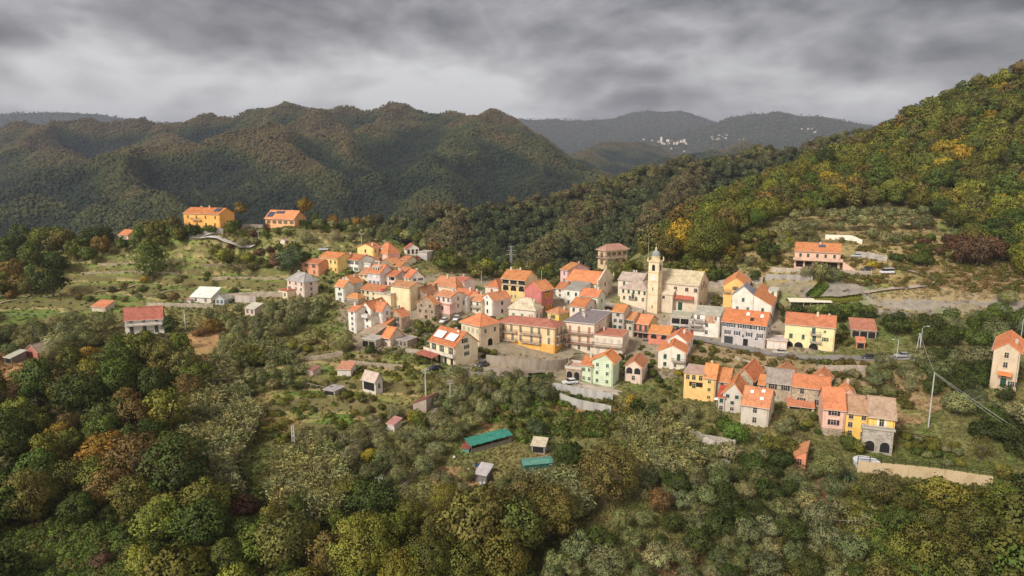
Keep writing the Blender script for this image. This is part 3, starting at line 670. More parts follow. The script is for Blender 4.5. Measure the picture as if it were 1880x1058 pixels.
def blades(seed, n, h, w, arch):
    rng = np.random.default_rng(seed); V = []; Q = []; T = []
    for i in range(n):
        a = rng.uniform(0, 6.283); r0 = rng.uniform(0, .5); b = np.array([math.cos(a) * r0, math.sin(a) * r0, -.05]); hh = h * rng.uniform(.6, 1.1); la = rng.uniform(.1, 1) * arch; a2 = a + rng.normal(0, .8)
        d = np.array([math.cos(a2), math.sin(a2), 0]); s = np.array([-d[1], d[0], 0]) * w * rng.uniform(.6, 1.3); k = len(V)
        p1 = b + np.array([0, 0, hh * .6]) + d * la * .25; p2 = b + np.array([0, 0, hh]) + d * la
        V += [b - s * .5, b + s * .5, p1 + s, p1 - s, p2 + s * .2, p2 - s * .2]; Q += [(k, k + 1, k + 2, k + 3), (k + 3, k + 2, k + 4, k + 5)]; T += [np.ones(3) * rng.uniform(.6, 1.35)] * 6
        for j in range(4):        # leaves along the cane
            t = rng.uniform(.35, 1); q = b + (p2 - b) * t; aa = rng.uniform(0, 6.283); e = np.array([math.cos(aa), math.sin(aa), rng.uniform(-.3, .5)]) * .5; n_ = np.array([-e[1], e[0], 0]) * w * 1.6; k = len(V)
            V += [q - n_ * .4, q + n_ * .4, q + e * .6 + n_ * .6 + [0, 0, .06], q + e - [0, 0, .1]]; Q += [(k, k + 1, k + 2, k + 3)]; T += [np.ones(3) * rng.uniform(.7, 1.4)] * 4
    return np.array(V), np.array(Q), np.array(T)
REED = [mesh_leaf('cane', blades(360 + i, 34, 2.7, .1, 1.3), M['leafi']) for i in range(4)]
BRAM = [mesh_leaf('bramble', crown(380 + i, 8, 46, .3, .4, .11, (.35, .5), spread=.75), M['leafi']) for i in range(4)]
# ================================================================== buildings
GREEN = (.025, .075, .055); BROWN = (.1, .055, .035); DARK = (.035, .035, .035); WHITE = (.72, .69, .63); GREY = (.3, .29, .28); BLUE = (.1, .16, .22)
TERRA = (.56, .19, .07); RED = (.44, .12, .07); RUST = (.38, .16, .085); OLDT = (.42, .2, .11)
_mc = {}
def cached(key, fn):
    if key not in _mc: _mc[key] = fn()
    return _mc[key]
def win_mesh(w, h):
    def f():
        b = MB(); t = .09
        for x0, x1, z0, z1 in ((-w / 2 - t, -w / 2, -t, h + t), (w / 2, w / 2 + t, -t, h + t), (-w / 2, w / 2, h, h + t), (-w / 2, w / 2, -t, 0)): b.box(x0, x1, -.06, .05, z0, z1)
        b.box(-.03, .03, -.035, .04, 0, h); b.box(-w / 2, w / 2, -.03, .04, h * .62, h * .62 + .05)
        b.box(-w / 2 - .18, w / 2 + .18, -.16, .04, -t - .08, -t)
        b.quad((-w / 2, -.012, 0), (w / 2, -.012, 0), (w / 2, -.012, h), (-w / 2, -.012, h), m=1)
        return b.mesh('window', [M['paint'], M['glass']])
    return cached(('w', round(w, 2), round(h, 2)), f)
def arch_ring(w, h, n=8):
    r = w / 2; return [(-r, 0), (r, 0)] + [(r * math.cos(math.pi * k / n), h - r + r * math.sin(math.pi * k / n)) for k in range(n + 1)]
def arch_mesh(w, h, mat='dark'):
    def f():
        b = MB(); R1 = arch_ring(w + .3, h + .15); R0 = arch_ring(w, h)
        b.poly([(x, -.05, z) for x, z in R1], (0, .08, 0)); b.poly([(x, -.07, z) for x, z in R0], (0, .03, 0), m=1)
        return b.mesh('arched_opening', [M['paint'], M[mat]])
    return cached(('a', round(w, 2), round(h, 2), mat), f)
def panel_mesh(w, h, mat='paint', th=.05):
    def f():
        b = MB(); b.box(-w / 2, w / 2, -th, .02, 0, h)
        for i in range(1, 5): b.box(-w / 2 + .05, w / 2 - .05, -th - .015, -th + .003, h * i / 5 - .03, h * i / 5 + .03)
        return b.mesh('panel', [M[mat]])
    return cached(('p', round(w, 2), round(h, 2), mat), f)
def shutter_mesh(w, h):
    def f():
        b = MB(); b.box(-w / 2, w / 2, -.05, 0, 0, h)
        k = max(4, int(h / .22))
        for i in range(k): z = h * (i + .5) / k; b.box(-w / 2 + .06, w / 2 - .06, -.068, -.048, z - .035, z + .035)
        return b.mesh('shutter', [M['paint']])
    return cached(('s', round(w, 2), round(h, 2)), f)
def opening(root, face, x, z, kind, w, h, sh, frame):
    """face 'A' (front, y=0) or 'B' (side, x=0); x along the face in local metres"""
    loc = (x, 0, z) if face == 'A' else (0, x, z); rz = 0 if face == 'A' else math.pi / 2
    if kind == 'a': return add_obj('arched_opening', arch_mesh(w, h), root, frame, loc, rz)
    if kind == 'v': return add_obj('arched_window', arch_mesh(w, h, 'glass'), root, frame, loc, rz)
    if kind == 'G': return add_obj('garage_door', panel_mesh(w, h), root, sh, loc, rz)
    if kind == 'd':
        return add_obj('door', panel_mesh(w, h, 'wood'), root, sh, loc, rz)
    if kind == 'k':
        b = cached(('k', w, h), lambda: (lambda m: (m.box(-w / 2, w / 2, -.03, .03, 0, h), m.mesh('opening', [M['dark']]))[1])(MB()))
        return add_obj('opening', b, root, None, loc, rz)
    o = add_obj('window', win_mesh(w, h), root, frame, loc, rz)
    if kind == 'c':
        for s in (-1, 1): add_obj('shutter', shutter_mesh(w / 2 - .01, h), o, sh, (s * w / 4, -.04, 0))
    elif kind == 'o':
        for s in (-1, 1): add_obj('shutter', shutter_mesh(w / 2, h), o, sh, (s * (w * .77 + .09), -.02, 0))
    return o
def balcony(root, face, x0, x1, z, depth=1.1, col=(.5, .42, .36), rail=(.12, .1, .09), solid=False):
    b = MB(); b.box(x0, x1, -depth, 0.0, -.16, 0)
    rz = 0 if face == 'A' else math.pi / 2; loc = (0, 0, z)
    o = b.build('balcony', M['concrete'], root, col, loc, rz)
    r = MB()
    if solid: r.box(x0, x1, -depth, -depth + .1, .005, .95); r.box(x0, x0 + .1, -depth + .1, 0, .005, .95); r.box(x1 - .1, x1, -depth + .1, 0, .005, .95)
    else:
        r.box(x0, x1, -depth, -depth + .05, .92, 1.0); r.box(x0, x0 + .05, -depth + .05, 0, .92, 1.0); r.box(x1 - .05, x1, -depth + .05, 0, .92, 1.0)
        n = max(3, int((x1 - x0) / .22))
        for i in range(n + 1): x = x0 + .03 + (x1 - x0 - .06) * i / n; r.box(x - .018, x + .018, -depth + .005, -depth + .045, .005, .92)
        for xx in (x0 + .01, x1 - .05):
            for k in range(1, 4): r.box(xx, xx + .035, -depth * k / 4 - .02, -depth * k / 4 + .02, .005, .92)
    r.build('railing', M['concrete'] if solid else M['paint'], o, col if solid else rail)
    return o
def gable_roof(Ln, Wn, ze, rise, oh, th, axis, mat, col, root, ridge_t=.5, trim=(.62, .56, .48)):
    """ridge along local x ('x') or y ('y'); closed chevron"""
    b = MB()
    if axis == 'x': s0, s1, t0, t1 = -Ln, 0., 0., Wn
    else: s0, s1, t0, t1 = 0., Wn, -Ln, 0.
    tm = t0 + (t1 - t0) * ridge_t; k0 = rise / (tm - t0); k1 = rise / (t1 - tm)
    s0 -= oh * .6; s1 += oh * .6
    pts = [(t0 - oh, ze - oh * k0), (tm, ze + rise), (t1 + oh, ze - oh * k1), (t1 + oh, ze - oh * k1 + th), (tm, ze + rise + th * 1.05), (t0 - oh, ze - oh * k0 + th)]
    P = (lambda s, t, z: (s, t, z)) if axis == 'x' else (lambda s, t, z: (t, s, z))
    for a, c, q in ((0, 1, (0, 1, 4, 5)), (1, 2, (1, 2, 3, 4))):
        ring = [P(s0, *pts[i]) for i in q]; e = (s1 - s0, 0, 0) if axis == 'x' else (0, s1 - s0, 0)
        b.poly(ring, e)
    # ridge cap, verge tiles and gutters
    b.tube([P(s0 - .02, tm, ze + rise + th + .02), P(s1 + .02, tm, ze + rise + th + .02)], .13, 6, m=1)
    for s in (s0 + .1, s1 - .1):
        for t, k in ((t0 - oh, k0), (t1 + oh, k1)):
            b.tube([P(s, t, ze - oh * k + th + .02), P(s, tm, ze + rise + th + .02)], .09, 5, m=1)
    for t, k in ((t0 - oh - .07, k0), (t1 + oh + .07, k1)): b.tube([P(s0 + .02, t, ze - oh * k + th * .4), P(s1 - .02, t, ze - oh * k + th * .4)], .08, 5, m=2)
    return b.build('roof', [mat, mat, M['trim']], root, col)
def hip_roof(Ln, Wn, ze, rise, oh, th, mat, col, root):
    b = MB(); x0, x1, y0, y1 = -Ln - oh, oh, -oh, Wn + oh; w = min(x1 - x0, y1 - y0) / 2; z0 = ze - .1; zr = ze + rise
    if x1 - x0 >= y1 - y0: r0, r1 = (x0 + w, (y0 + y1) / 2, zr), (x1 - w, (y0 + y1) / 2, zr)
    else: r0, r1 = ((x0 + x1) / 2, y0 + w, zr), ((x0 + x1) / 2, y1 - w, zr)
    c = [(x0, y0), (x1, y0), (x1, y1), (x0, y1)]
    lo = [(x, y, z0) for x, y in c]; hi = [(x, y, z0 + th) for x, y in c]
    b.quad(*lo[::-1])
    for i in range(4): b.quad(lo[i], lo[(i + 1) % 4], hi[(i + 1) % 4], hi[i], m=2)
    if x1 - x0 >= y1 - y0:
        b.quad(hi[0], hi[1], r1, r0); b.quad(hi[1], hi[2], r1); b.quad(hi[2], hi[3], r0, r1); b.quad(hi[3], hi[0], r0)
    else:
        b.quad(hi[0], hi[1], r0); b.quad(hi[1], hi[2], r1, r0); b.quad(hi[2], hi[3], r1); b.quad(hi[3], hi[0], r0, r1)
    for i, r in enumerate((r0, r1, r1, r0) if x1 - x0 >= y1 - y0 else (r0, r0, r1, r1)): b.tube([(hi[i][0], hi[i][1], hi[i][2] + .03), (r[0], r[1], r[2] + .03)], .11, 5, m=1)
    b.tube([(r0[0], r0[1], r0[2] + .03), (r1[0], r1[1], r1[2] + .03)], .12, 5, m=1)
    return b.build('roof', [mat, mat, M['trim']], root, col)
def shed_roof(Ln, Wn, ze, rise, oh, th, axis, mat, col, root):
    b = MB()
    if axis == 'a':   # low at front, high at back
        k = rise / Wn; ring = [(-Ln - oh, -oh, ze - oh * k), (-Ln - oh, Wn + oh, ze + rise + oh * k), (-Ln - oh, Wn + oh, ze + rise + oh * k + th), (-Ln - oh, -oh, ze - oh * k + th)]
        b.poly(ring, (Ln + 2 * oh, 0, 0)); b.tube([(-Ln - oh, -oh - .07, ze - oh * k + .06), (oh, -oh - .07, ze - oh * k + .06)], .07, 5, m=2)
    elif axis == 'b':  # high at left end, low at the side face
        k = rise / Ln; ring = [(oh, -oh, ze - oh * k), (-Ln - oh, -oh, ze + rise + oh * k), (-Ln - oh, -oh, ze + rise + oh * k + th), (oh, -oh, ze - oh * k + th)]
        b.poly(ring, (0, Wn + 2 * oh, 0))
    elif axis == 'c':  # low at left end, high at near corner
        k = rise / Ln; ring = [(oh, -oh, ze + rise + oh * k), (-Ln - oh, -oh, ze - oh * k), (-Ln - oh, -oh, ze - oh * k + th), (oh, -oh, ze + rise + oh * k + th)]
        b.poly(ring, (0, Wn + 2 * oh, 0))
    return b.build('roof', [mat, mat, M['trim']], root, col)
def flat_roof(Ln, Wn, ze, oh, col, root, par=.0, pcol=(.5, .45, .38), mat=None):
    b = MB(); b.box(-Ln - oh, oh, -oh, Wn + oh, ze, ze + .22)
    if par:
        t = .18
        for x0, x1, y0, y1 in ((-Ln - oh, oh, -oh, -oh + t), (-Ln - oh, oh, Wn + oh - t, Wn + oh), (-Ln - oh, -Ln - oh + t, -oh + t, Wn + oh - t), (oh - t, oh, -oh + t, Wn + oh - t)):
            b.box(x0, x1, y0, y1, ze + .222, ze + par, m=1)
    return b.build('roof', [mat or M['concrete'], M['trim']], root, col)
m_, nt_ = new_mat('trim_stucco'); a_ = tex(nt_, 'ShaderNodeTexNoise', Scale=1.2, Detail=4.0)
surf(nt_, mixc(nt_, 'MIX', a_.outputs[0], (.42, .37, .3), (.62, .56, .48)), .8, .2); M['trim'] = m_
SEEN_LABEL = {}
def house(label, cx, by, ey, lx, rx, th=31, roof='gl', col=WHITE, rc=TERRA, A='', B='', sh=GREEN, fr=None, Wm=None, Lm=None, rise=None, pr=.36, oh=.4, cat='house', name='village_house',
          wall='plaster', rmat='tile', ex=(), ch=1, base=None, bal=(), rt=.5, par=.9, ww=.85, wh=1.35, group='houses of the village', side=None, up=0, Yd=None):
    if wall == 'plaster': col = tuple(v * .88 + w_ * .12 for v, w_ in zip(col, (.72, .62, .5)))
    if wall == 'plaster': col = tuple(min(.84, v * 1.1) for v in col); side = side and tuple(min(.84, v * 1.1) for v in side)
    if fr is None: fr = tuple(min(.62, v * .92 + .03) for v in col)
    P = hit(cx, by) if Yd is None else at(cx, by, Yd)
    x, y, z0 = P; t = R(th); c, s = math.cos(t), math.sin(t)
    ze = z_at(ey, y); dz = ze - CAMZ
    q = (lx - CX) / F
    # left wall: x - t c = q ((y + t s) CP - dz SP)
    Ln = Lm or (x - q * (y * CP - dz * SP)) / (c + q * s * CP)
    if Wm: Wn = Wm
    else:
        q = (rx - CX) / F; Wn = (q * (y * CP - dz * SP) - x) / (s - q * c * CP)
    Ln = min(max(Ln, 1.5), 45); Wn = min(max(Wn, 1.5), 40)
    hh = ze - z0
    root = empty(name, (x, y, z0), -t); tag(root, label, cat, group)
    HRECT.append((min(lx, cx) - 1, ey - 6, max(rx or cx, cx) + 1, by))
    span = Wn if roof in ('gl', 'sa') else Ln
    if roof == 'hip': span = min(Ln, Wn)
    if rise is None: rise = pr * span / 2 if roof in ('gl', 'gr', 'hip') else .25 * span
    rise = min(rise, 4.5)
    wm = M[wall]; zb = -6
    # ---- wall
    b = MB(); b.box(-Ln, 0, 0, Wn, zb, hh)
    if roof == 'gl':
        for X in (-Ln, -.25): b.poly([(X, 0, hh), (X, Wn, hh), (X, Wn * rt, hh + rise)], (.25, 0, 0))
    if roof == 'gr':
        for Y_ in (0, Wn - .25): b.poly([(-Ln, Y_, hh), (-Ln * (1 - rt), Y_, hh + rise), (0, Y_, hh)], (0, .25, 0))
    if roof == 'sa': b.poly([(-Ln, 0, hh), (-Ln, Wn, hh), (-Ln, Wn, hh + rise)], (Ln, 0, 0))
    if roof == 'sb': b.poly([(0, 0, hh), (-Ln, 0, hh), (-Ln, 0, hh + rise)], (0, Wn, 0))
    if roof == 'sc': b.poly([(0, 0, hh), (-Ln, 0, hh), (0, 0, hh + rise)], (0, Wn, 0))
    b.build('wall', wm, root, col)
    if side:      # the side face has a coat of another colour
        sd = MB(); sd.box(0.0, .03, 0.02, Wn - .02, zb, hh)
        if roof == 'gl': sd.poly([(0.0, 0, hh), (0.0, Wn, hh), (0.0, Wn * rt, hh + rise)], (.03, 0, 0))
        sd.build('side_coat', wm, root, side)
    if base:      # (height, colour, material)
        bb = MB(); bb.box(-Ln - .05, .05, -.05, Wn + .05, zb - .1, hh * base[0]); bb.build('lower_wall', M[base[2]], root, base[1])
    # ---- roof
    mt = M[rmat]; rj = random.Random(int(cx * 7 + by)); k_ = rj.uniform(.84, 1.14)
    if rmat == 'tile' and rc[0] > .53: lum = (rc[0] + .1) / .7; rc = tuple(q * .4 + .6 * w_ * lum for q, w_ in zip(rc, (.5, .205, .105)))
    rcol = tuple(v * k_ for v in rc); rcol = (rcol[0], rcol[1] * rj.uniform(.94, 1.08), rcol[2] * rj.uniform(.9, 1.15))
    if roof == 'gl': ro = gable_roof(Ln, Wn, hh, rise, oh, .16, 'x', mt, rcol, root, rt)
    elif roof == 'gr': ro = gable_roof(Ln, Wn, hh, rise, oh, .16, 'y', mt, rcol, root, rt)
    elif roof == 'hip': ro = hip_roof(Ln, Wn, hh, rise, oh, .16, mt, rcol, root)
    elif roof in ('sa', 'sb', 'sc'): ro = shed_roof(Ln, Wn, hh, rise, oh * .6, .16, roof[1], mt, rcol, root)
    else: ro = flat_roof(Ln, Wn, hh, .25, rcol, root, par if par else 0, mat=M[rmat] if rmat != 'tile' else None)
    # ---- chimneys
    def rz_at(X, Y_):
        if roof == 'gl': tt = Y_ / Wn; return hh + rise * (tt / rt if tt < rt else (1 - tt) / (1 - rt))
        if roof == 'gr': tt = 1 + X / Ln; return hh + rise * (tt / rt if tt < rt else (1 - tt) / (1 - rt))
        if roof == 'hip': m_ = min(-X, X + Ln, Y_, Wn - Y_); return hh + rise * min(1, m_ / (min(Ln, Wn) / 2))
        return hh + .2 + (rise * Y_ / Wn if roof == 'sa' else 0)
    for i in range(ch):
        X = -Ln * rj.uniform(.12, .88); Y_ = Wn * rj.uniform(.35, .75); z = rz_at(X, Y_); k = MB(); w = rj.uniform(.24, .36)
        k.box(X - w, X + w, Y_ - w, Y_ + w, z - .5, z + 1.0); k.box(X - w - .09, X + w + .09, Y_ - w - .09, Y_ + w + .09, z + 1.0, z + 1.12)
        k.box(X - w * .7, X + w * .7, Y_ - w * .7, Y_ + w * .7, z + 1.12, z + 1.3)
        k.build('chimney', M['plaster'], ro, tuple(.5 * v + .2 for v in col))
    # ---- openings
    for face, spec, ln in (('A', A, Ln), ('B', B, Wn)):
        if not spec: continue
        rows = spec.split(','); st = hh / len(rows)
        for ri, row in enumerate(rows):
            zr = hh - st * (ri + 1)
            g = re.match(r'(\d*)([a-zA-Z]*)(\+b)?', row); n = int(g.group(1) or 0); kd = g.group(2) or 'n'
            for i in range(n):
                u = (i + .5) / n if n > 1 else .5
                if n > 1: u = .5 + (u - .5) * (1 - .12 / n) + rj.uniform(-.02, .02)
                k = kd[i % len(kd)]
                w, h = ww, min(wh, st * .55)
                w = min(w, ln / n * .42 if k == 'o' else ln / n * .62)
                zz = zr + st * .3
                if k in 'dG': h = min(2.3, st * .82); zz = zr + .02; w = min(1.1 if k == 'd' else 2.6, ln / n * .8)
                if k in 'av' and h > .8: h = min(2.3, st * .78); w = min(1.9, ln / n * .72); zz = zr + st * .08
                if k in 'fF': h = min(2.1, st * .74); zz = zr + st * .06; k = 'o' if k == 'F' else 'c'
                if k == 'k': h = min(2.2, st * .7); w = ln / n * .8; zz = zr + st * .12
                X = (-ln + u * ln) if face == 'A' else u * ln
                opening(root, face, X, zz, k, w, h, sh, fr)
            if g.group(3): balcony(root, face, (-ln + ln * .1) if face == 'A' else ln * .1, -ln * .1 if face == 'A' else ln * .9, zr + st * .02)
    for e in ex: opening(root, e[0], (-Ln + e[1] * Ln) if e[0] == 'A' else e[1] * Wn, e[2] * hh, e[3], e[4], e[5], e[6] if len(e) > 6 else sh, fr)
    for e in bal:
        ln = Ln if e[0] == 'A' else Wn; o_ = -ln if e[0] == 'A' else 0
        balcony(root, e[0], o_ + e[1] * ln, o_ + e[2] * ln, e[3] * hh, *(e[4:] if len(e) > 4 else ()))
    # ---- downpipe at the near corner
    if hh > 4 and roof != 'flat':
        d = MB(); d.tube([(-.25, -.1, zb * .3), (-.25, -.1, hh - .15)], .055, 5); d.build('downpipe', M['paint'], root, (.28, .2, .15))
    HOUSES.append((label, root, Ln, Wn, hh, rise, ro, (x, y, z0)))
    return root, Ln, Wn, hh, rise, ro
HOUSES = []
def roof_item(h, name, u, v, w, l, mat, col, th=.12, lift=.12):
    """panel lying on the front slope of a 'gl' roof; u along the wall, v up the slope (0..1)"""
    root, Ln, Wn, hh, rise, ro = h; b = MB(); k = rise / (Wn * .5); a = math.atan(k)
    X = -Ln + u * Ln; y0 = v * Wn * .5; z0 = hh + y0 * k + .16 + lift
    dy = l * math.cos(a); dz = l * math.sin(a); n = (0, -math.sin(a) * th, math.cos(a) * th)
    b.poly([(X, y0, z0), (X + w, y0, z0), (X + w, y0 + dy, z0 + dz), (X, y0 + dy, z0 + dz)], n)
    return b.build(name, M[mat], ro, col)
def dish(h, u, v, r=.45):
    root, Ln, Wn, hh, rise, ro = h; b = MB(); X = -Ln + u * Ln; y = v * Wn; z = hh + rise * (1 - abs(2 * v - 1)) + .2
    b.tube([(X, y, z - .3), (X, y, z + .7)], .04, 5); c = Vector((X, y - .12, z + .75))
    n = 10; pts = [(X + r * math.cos(6.283 * k / n), y - .28 - .2 * math.sin(6.283 * k / n) * .4, z + .75 + r * math.sin(6.283 * k / n)) for k in range(n)]
    for k in range(n): b.quad(pts[k], pts[(k + 1) % n], tuple(c))
    for k in range(n): b.quad(pts[(k + 1) % n], pts[k], (c.x, c.y + .03, c.z))
    return b.build('satellite_dish', M['paint'], root, (.75, .74, .72))
def aerial(h, u, v, H_=2.6):
    root, Ln, Wn, hh, rise, ro = h; b = MB(); X = -Ln + u * Ln; y = v * Wn; z = hh + rise * (1 - abs(2 * v - 1))
    b.tube([(X, y, z - .2), (X, y, z + H_)], .03, 4); b.tube([(X - .6, y, z + H_ - .2), (X + .6, y, z + H_ - .2)], .02, 4)
    for k in range(5): b.tube([(X - .5 + .25 * k, y - .35, z + H_ - .2), (X - .5 + .25 * k, y + .35, z + H_ - .2)], .015, 3)
    return b.build('aerial', M['paint'], root, (.4, .4, .4))
# ------------------------------------------------------------------ the upper village
CREAM = (.7, .58, .4); PCREAM = (.7, .62, .48); PINK = (.68, .42, .33); LPINK = (.7, .55, .48); YEL = (.72, .48, .15); OYEL = (.76, .42, .11); STONE = (.4, .33, .25); GST = (.42, .39, .34); LILAC = (.66, .58, .58); PGREEN = (.56, .6, .46); PALEW = (.72, .68, .6); ORNG = (.72, .33, .1); PEACH = (.74, .5, .27); CORAL = (.56, .16, .1)
SLATE = (.42, .39, .33); GROOF = (.3, .29, .27)
house('terracotta-red annex at the left end of the long yellow building', 586, 507, 485, 553, 592, roof='gl', col=(.6, .25, .14), A='2o,2n', Wm=7, ch=0)
h = house('long two-storey yellow building, its left half beside the red annex', 621, 503, 475, 586, 632, roof='gl', col=YEL, A='4n,4n', Wm=9, ch=0, rc=(.5, .18, .08), oh=.35)
h = house('white right half of the long two-storey building, rows of shuttered windows', 659, 501, 478.5, 621.5, 670, roof='gl', col=PALEW, A='5o,4o', Wm=9, rc=(.5, .18, .08), oh=.35)
house('small pink house with hipped tile roof behind the white terrace', 677, 489, 476, 661, 684, roof='hip', col=LPINK, A='2n', Wm=7, rc=OLDT)
house('low white flat-roofed block with terrace, in front of the long building', 681, 503, 487, 640, 690, roof='flat', col=PALEW, A='3o', rc=(.5, .47, .42), Wm=6, ch=0)
house('tall yellow house with front gable, topmost of the upper village', 686.5, 481, 456, 656, 700, th=24, roof='gr', col=(.74, .55, .2), A='1c,2n', B='2n,2n', rise=1.6)
house('tiny pale blue annex right of the topmost yellow house', 703, 476, 459, 697, 707, roof='flat', col=(.5, .58, .58), B='1n', Wm=5, ch=0)
house('salmon house with tall hipped roof right of the yellow gabled house', 713, 486, 467, 690, 734, th=42, roof='hip', col=PINK, A='1n,1n', rise=4.3, ch=0)
house('house with brown stone front gable in the upper village', 721, 494, 484, 699, 736, roof='gr', col=(.38, .29, .2), wall='stone', A='1n', ch=0, rc=(.6, .27, .1), rise=1.9)
house('small cream house behind the stone gable, pale tile roof', 748, 489, 478, 733, 754, roof='gl', col=CREAM, A='1n', Wm=6, rc=(.56, .24, .11), ch=0)
house('small white gabled house at the upper right edge of the village', 746, 467, 457, 742, 769, th=62, roof='gl', col=PALEW, B='3d', rc=RED, sh=BROWN, rise=2.0, ch=0)
house('grey concrete garage beside the small white gabled house', 784, 479, 464, 767, 789, th=20, roof='flat', col=(.45, .42, .38), A='2G', sh=(.4, .4, .4), rc=(.4, .37, .33), Wm=6, ch=0, par=.3)
h = house('lilac-white house with a dormer in its orange roof', 699, 527, 502.5, 675, 713, roof='gl', col=LILAC, A='2c,3o', B='1n,1n', sh=(.5, .5, .5), Wm=8, rise=2.7)
dm = MB(); Ld, Wd, hd = h[1], h[2], h[3]; dm.box(-Ld * .75, -Ld * .25, 1.2, 3.4, hd + .2, hd + 2.3); dm.box(-Ld * .78, -Ld * .22, 1.0, 3.6, hd + 2.3, hd + 2.45, m=1)
for k in range(3): dm.box(-Ld * (.7 - .17 * k), -Ld * (.6 - .17 * k), 1.17, 1.21, hd + .9, hd + 2.0, m=2)
dm.build('dormer', [M['plaster'], M['trim'], M['dark']], h[5], PALEW)
house('pink house with roof terrace right of the lilac house', 727, 528, 508, 705, 734, roof='gl', col=LPINK, A='1n,3n', Wm=8, ex=[('A', .7, .62, 'k', 2.2, 1.6)], ch=2)
house('yellowish house squeezed between two orange roofs in the upper village', 743, 521, 501.5, 727, 750, roof='gl', col=(.66, .55, .32), A='2n,2n', Wm=8, ch=0)
house('white house with big side gable at the right of the upper village', 753, 537, 511, 742, 778.5, th=56, roof='gl', col=PALEW, B='2o,1o,1n', A='1n,1n', sh=DARK, rise=2.6)
house('white house with grey stone gable below the long yellow building', 649, 541, 520, 623, 666, roof='gr', col=(.5, .47, .42), side=PALEW, A='1n,1n', B='2n,1n', rise=2.3, rc=(.6, .22, .07))
house('pale mint-white house standing at the left end of the village', 633, 557, 527, 615, 649, roof='gl', col=(.62, .64, .55), A='1c,1o,1n', sh=GREEN, rise=1.9, rc=(.6, .22, .07))
house('beige house with two rows of dark green shutters', 701, 557, 536, 661, 708, roof='gl', col=(.62, .52, .34), A='4c,4c', Wm=8, rc=(.55, .22, .09))
house('stone shed with orange hipped roof and railing below the mint-white house', 658, 561, 549, 635, 671, roof='hip', col=(.48, .4, .3), wall='stone', A='', ch=0, rc=(.6, .27, .08), rise=1.5, bal=[('A', .02, .98, .3)], name='stone_shed', cat='shed', group='sheds and huts')
house('tall blank cream block with brown-orange roof in the village centre', 754, 571, 528.5, 717, 760, roof='gl', col=(.72, .57, .34), Wm=8, rc=OLDT, pr=.3, ch=2)
h = house('lower cream block with a roof terrace, joined to the blank block', 718, 567, 542.5, 687.5, 722, roof='flat', col=(.7, .57, .38), Wm=8, A='', rc=(.5, .42, .34), ch=0, par=.6)
house('white gabled wing of the big white house at the lower village edge', 683, 606, 569, 661, 692, th=26, roof='gr', col=PALEW, A='1v,1n,1n', Wm=9, rise=2.2, ch=0)
house('big white house with orange roof at the lower village edge', 703, 607, 572, 684, 719, roof='gl', col=(.72, .69, .63), A='1n,,1n', B='1n,1n,1n', rise=2.4)
house('narrow white tower-like house with small orange roof', 655, 611, 572, 639, 664, roof='gl', col=PALEW, A='1n,1n,1n,1n', ch=1, Wm=6)
h = house('white terrace block with balcony balustrade between tower-like and gabled house', 682, 610, 582, 655, 690, roof='flat', col=PALEW, A='2n,2n', rc=(.6, .57, .5), Wm=4, ch=0, bal=[('A', .05, .95, .98, 1.3, (.66, .62, .56), (.1, .1, .1), True)])
house('stone barn with orange lean-to roof below the big white house', 703, 612, 602, 674, 708, roof='sa', col=STONE, wall='stone', Wm=6, rise=1.9, ch=0, rc=(.62, .2, .06), name='stone_barn', cat='barn', group='sheds and huts')
house('stone barn with pale brown lean-to roof below the orange lean-to', 688, 622, 615, 663, 694, roof='sa', col=(.36, .3, .24), wall='stone', Wm=6, rise=1.6, ch=0, rc=(.45, .32, .2), name='stone_barn', cat='barn', group='sheds and huts')
house('stone house with two white-shuttered windows one above the other', 738, 606, 582, 714, 752, roof='gr', col=(.4, .32, .23), wall='stone', side=(.56, .4, .31), A='', ex=[('A', .62, .62, 'o', .9, 1.3), ('A', .62, .2, 'o', .9, 1.3)], sh=DARK, rise=2.0, rc=(.6, .21, .07))
house('small cream house with steep orange roof, lowest of the left village', 717, 637, 621, 701, 731, roof='gl', col=(.6, .48, .36), A='1o,1n', Wm=6, rise=2.6, ch=0, rc=(.62, .21, .06), sh=BLUE)
house('brown stone house with front gable and balcony door', 799, 589, 559, 765, 807, th=25, roof='gr', col=(.42, .34, .26), wall='stone', A='2n,3n,1d', sh=BROWN, rise=2.3, rc=(.58, .25, .1))
house('dark stone house with brown roof behind the balcony-door stone house', 781, 567, 542, 757, 803, th=28, roof='gr', col=(.36, .3, .24), wall='stone', side=PALEW, A='1n,1n,1a', rise=2.3, rc=OLDT, ch=0)
h = house('pink house with white roof terrace left of the white pink-sided house', 829, 586, 546, 801, 840, roof='gl', col=LPINK, A='3n,1n,', B='1n,1n,', Wm=8, base=(.2, STONE, 'stone'), rc=(.62, .3, .1), pr=.3)
house('small bright pink flat-roofed extension with one green window', 826, 588, 561, 799, 832, roof='flat', col=(.7, .4, .35), A='1c,', Wm=3.5, rc=(.6, .45, .38), ch=0, base=(.4, STONE, 'stone'), par=.2)
house('narrow white flat-roofed house right of the pink houses', 857, 576, 552, 840, 864, roof='flat', col=PALEW, A='1o,', sh=DARK, Wm=7, rc=(.5, .46, .4), ch=0)
house('house under a wide brown-orange hipped roof in the middle gap', 838, 546, 529.5, 794, 852, th=36, roof='hip', col=(.7, .57, .4), A='3n', rise=3.6, rc=(.46, .2, .09), ch=1)
house('white house with red gable roof behind the wide hipped roof', 852, 541, 517, 836, 872, th=48, roof='gl', col=PALEW, A='1n', B='2n,1n', rc=(.5, .17, .1), side=LPINK, ch=1)
house('cream house with double orange roof left of the white-pink gable house', 884, 577, 554, 857, 894, roof='gl', col=PCREAM, A='2n,2n', Wm=8, rc=(.58, .26, .11), bal=[('A', .1, .9, .5)])
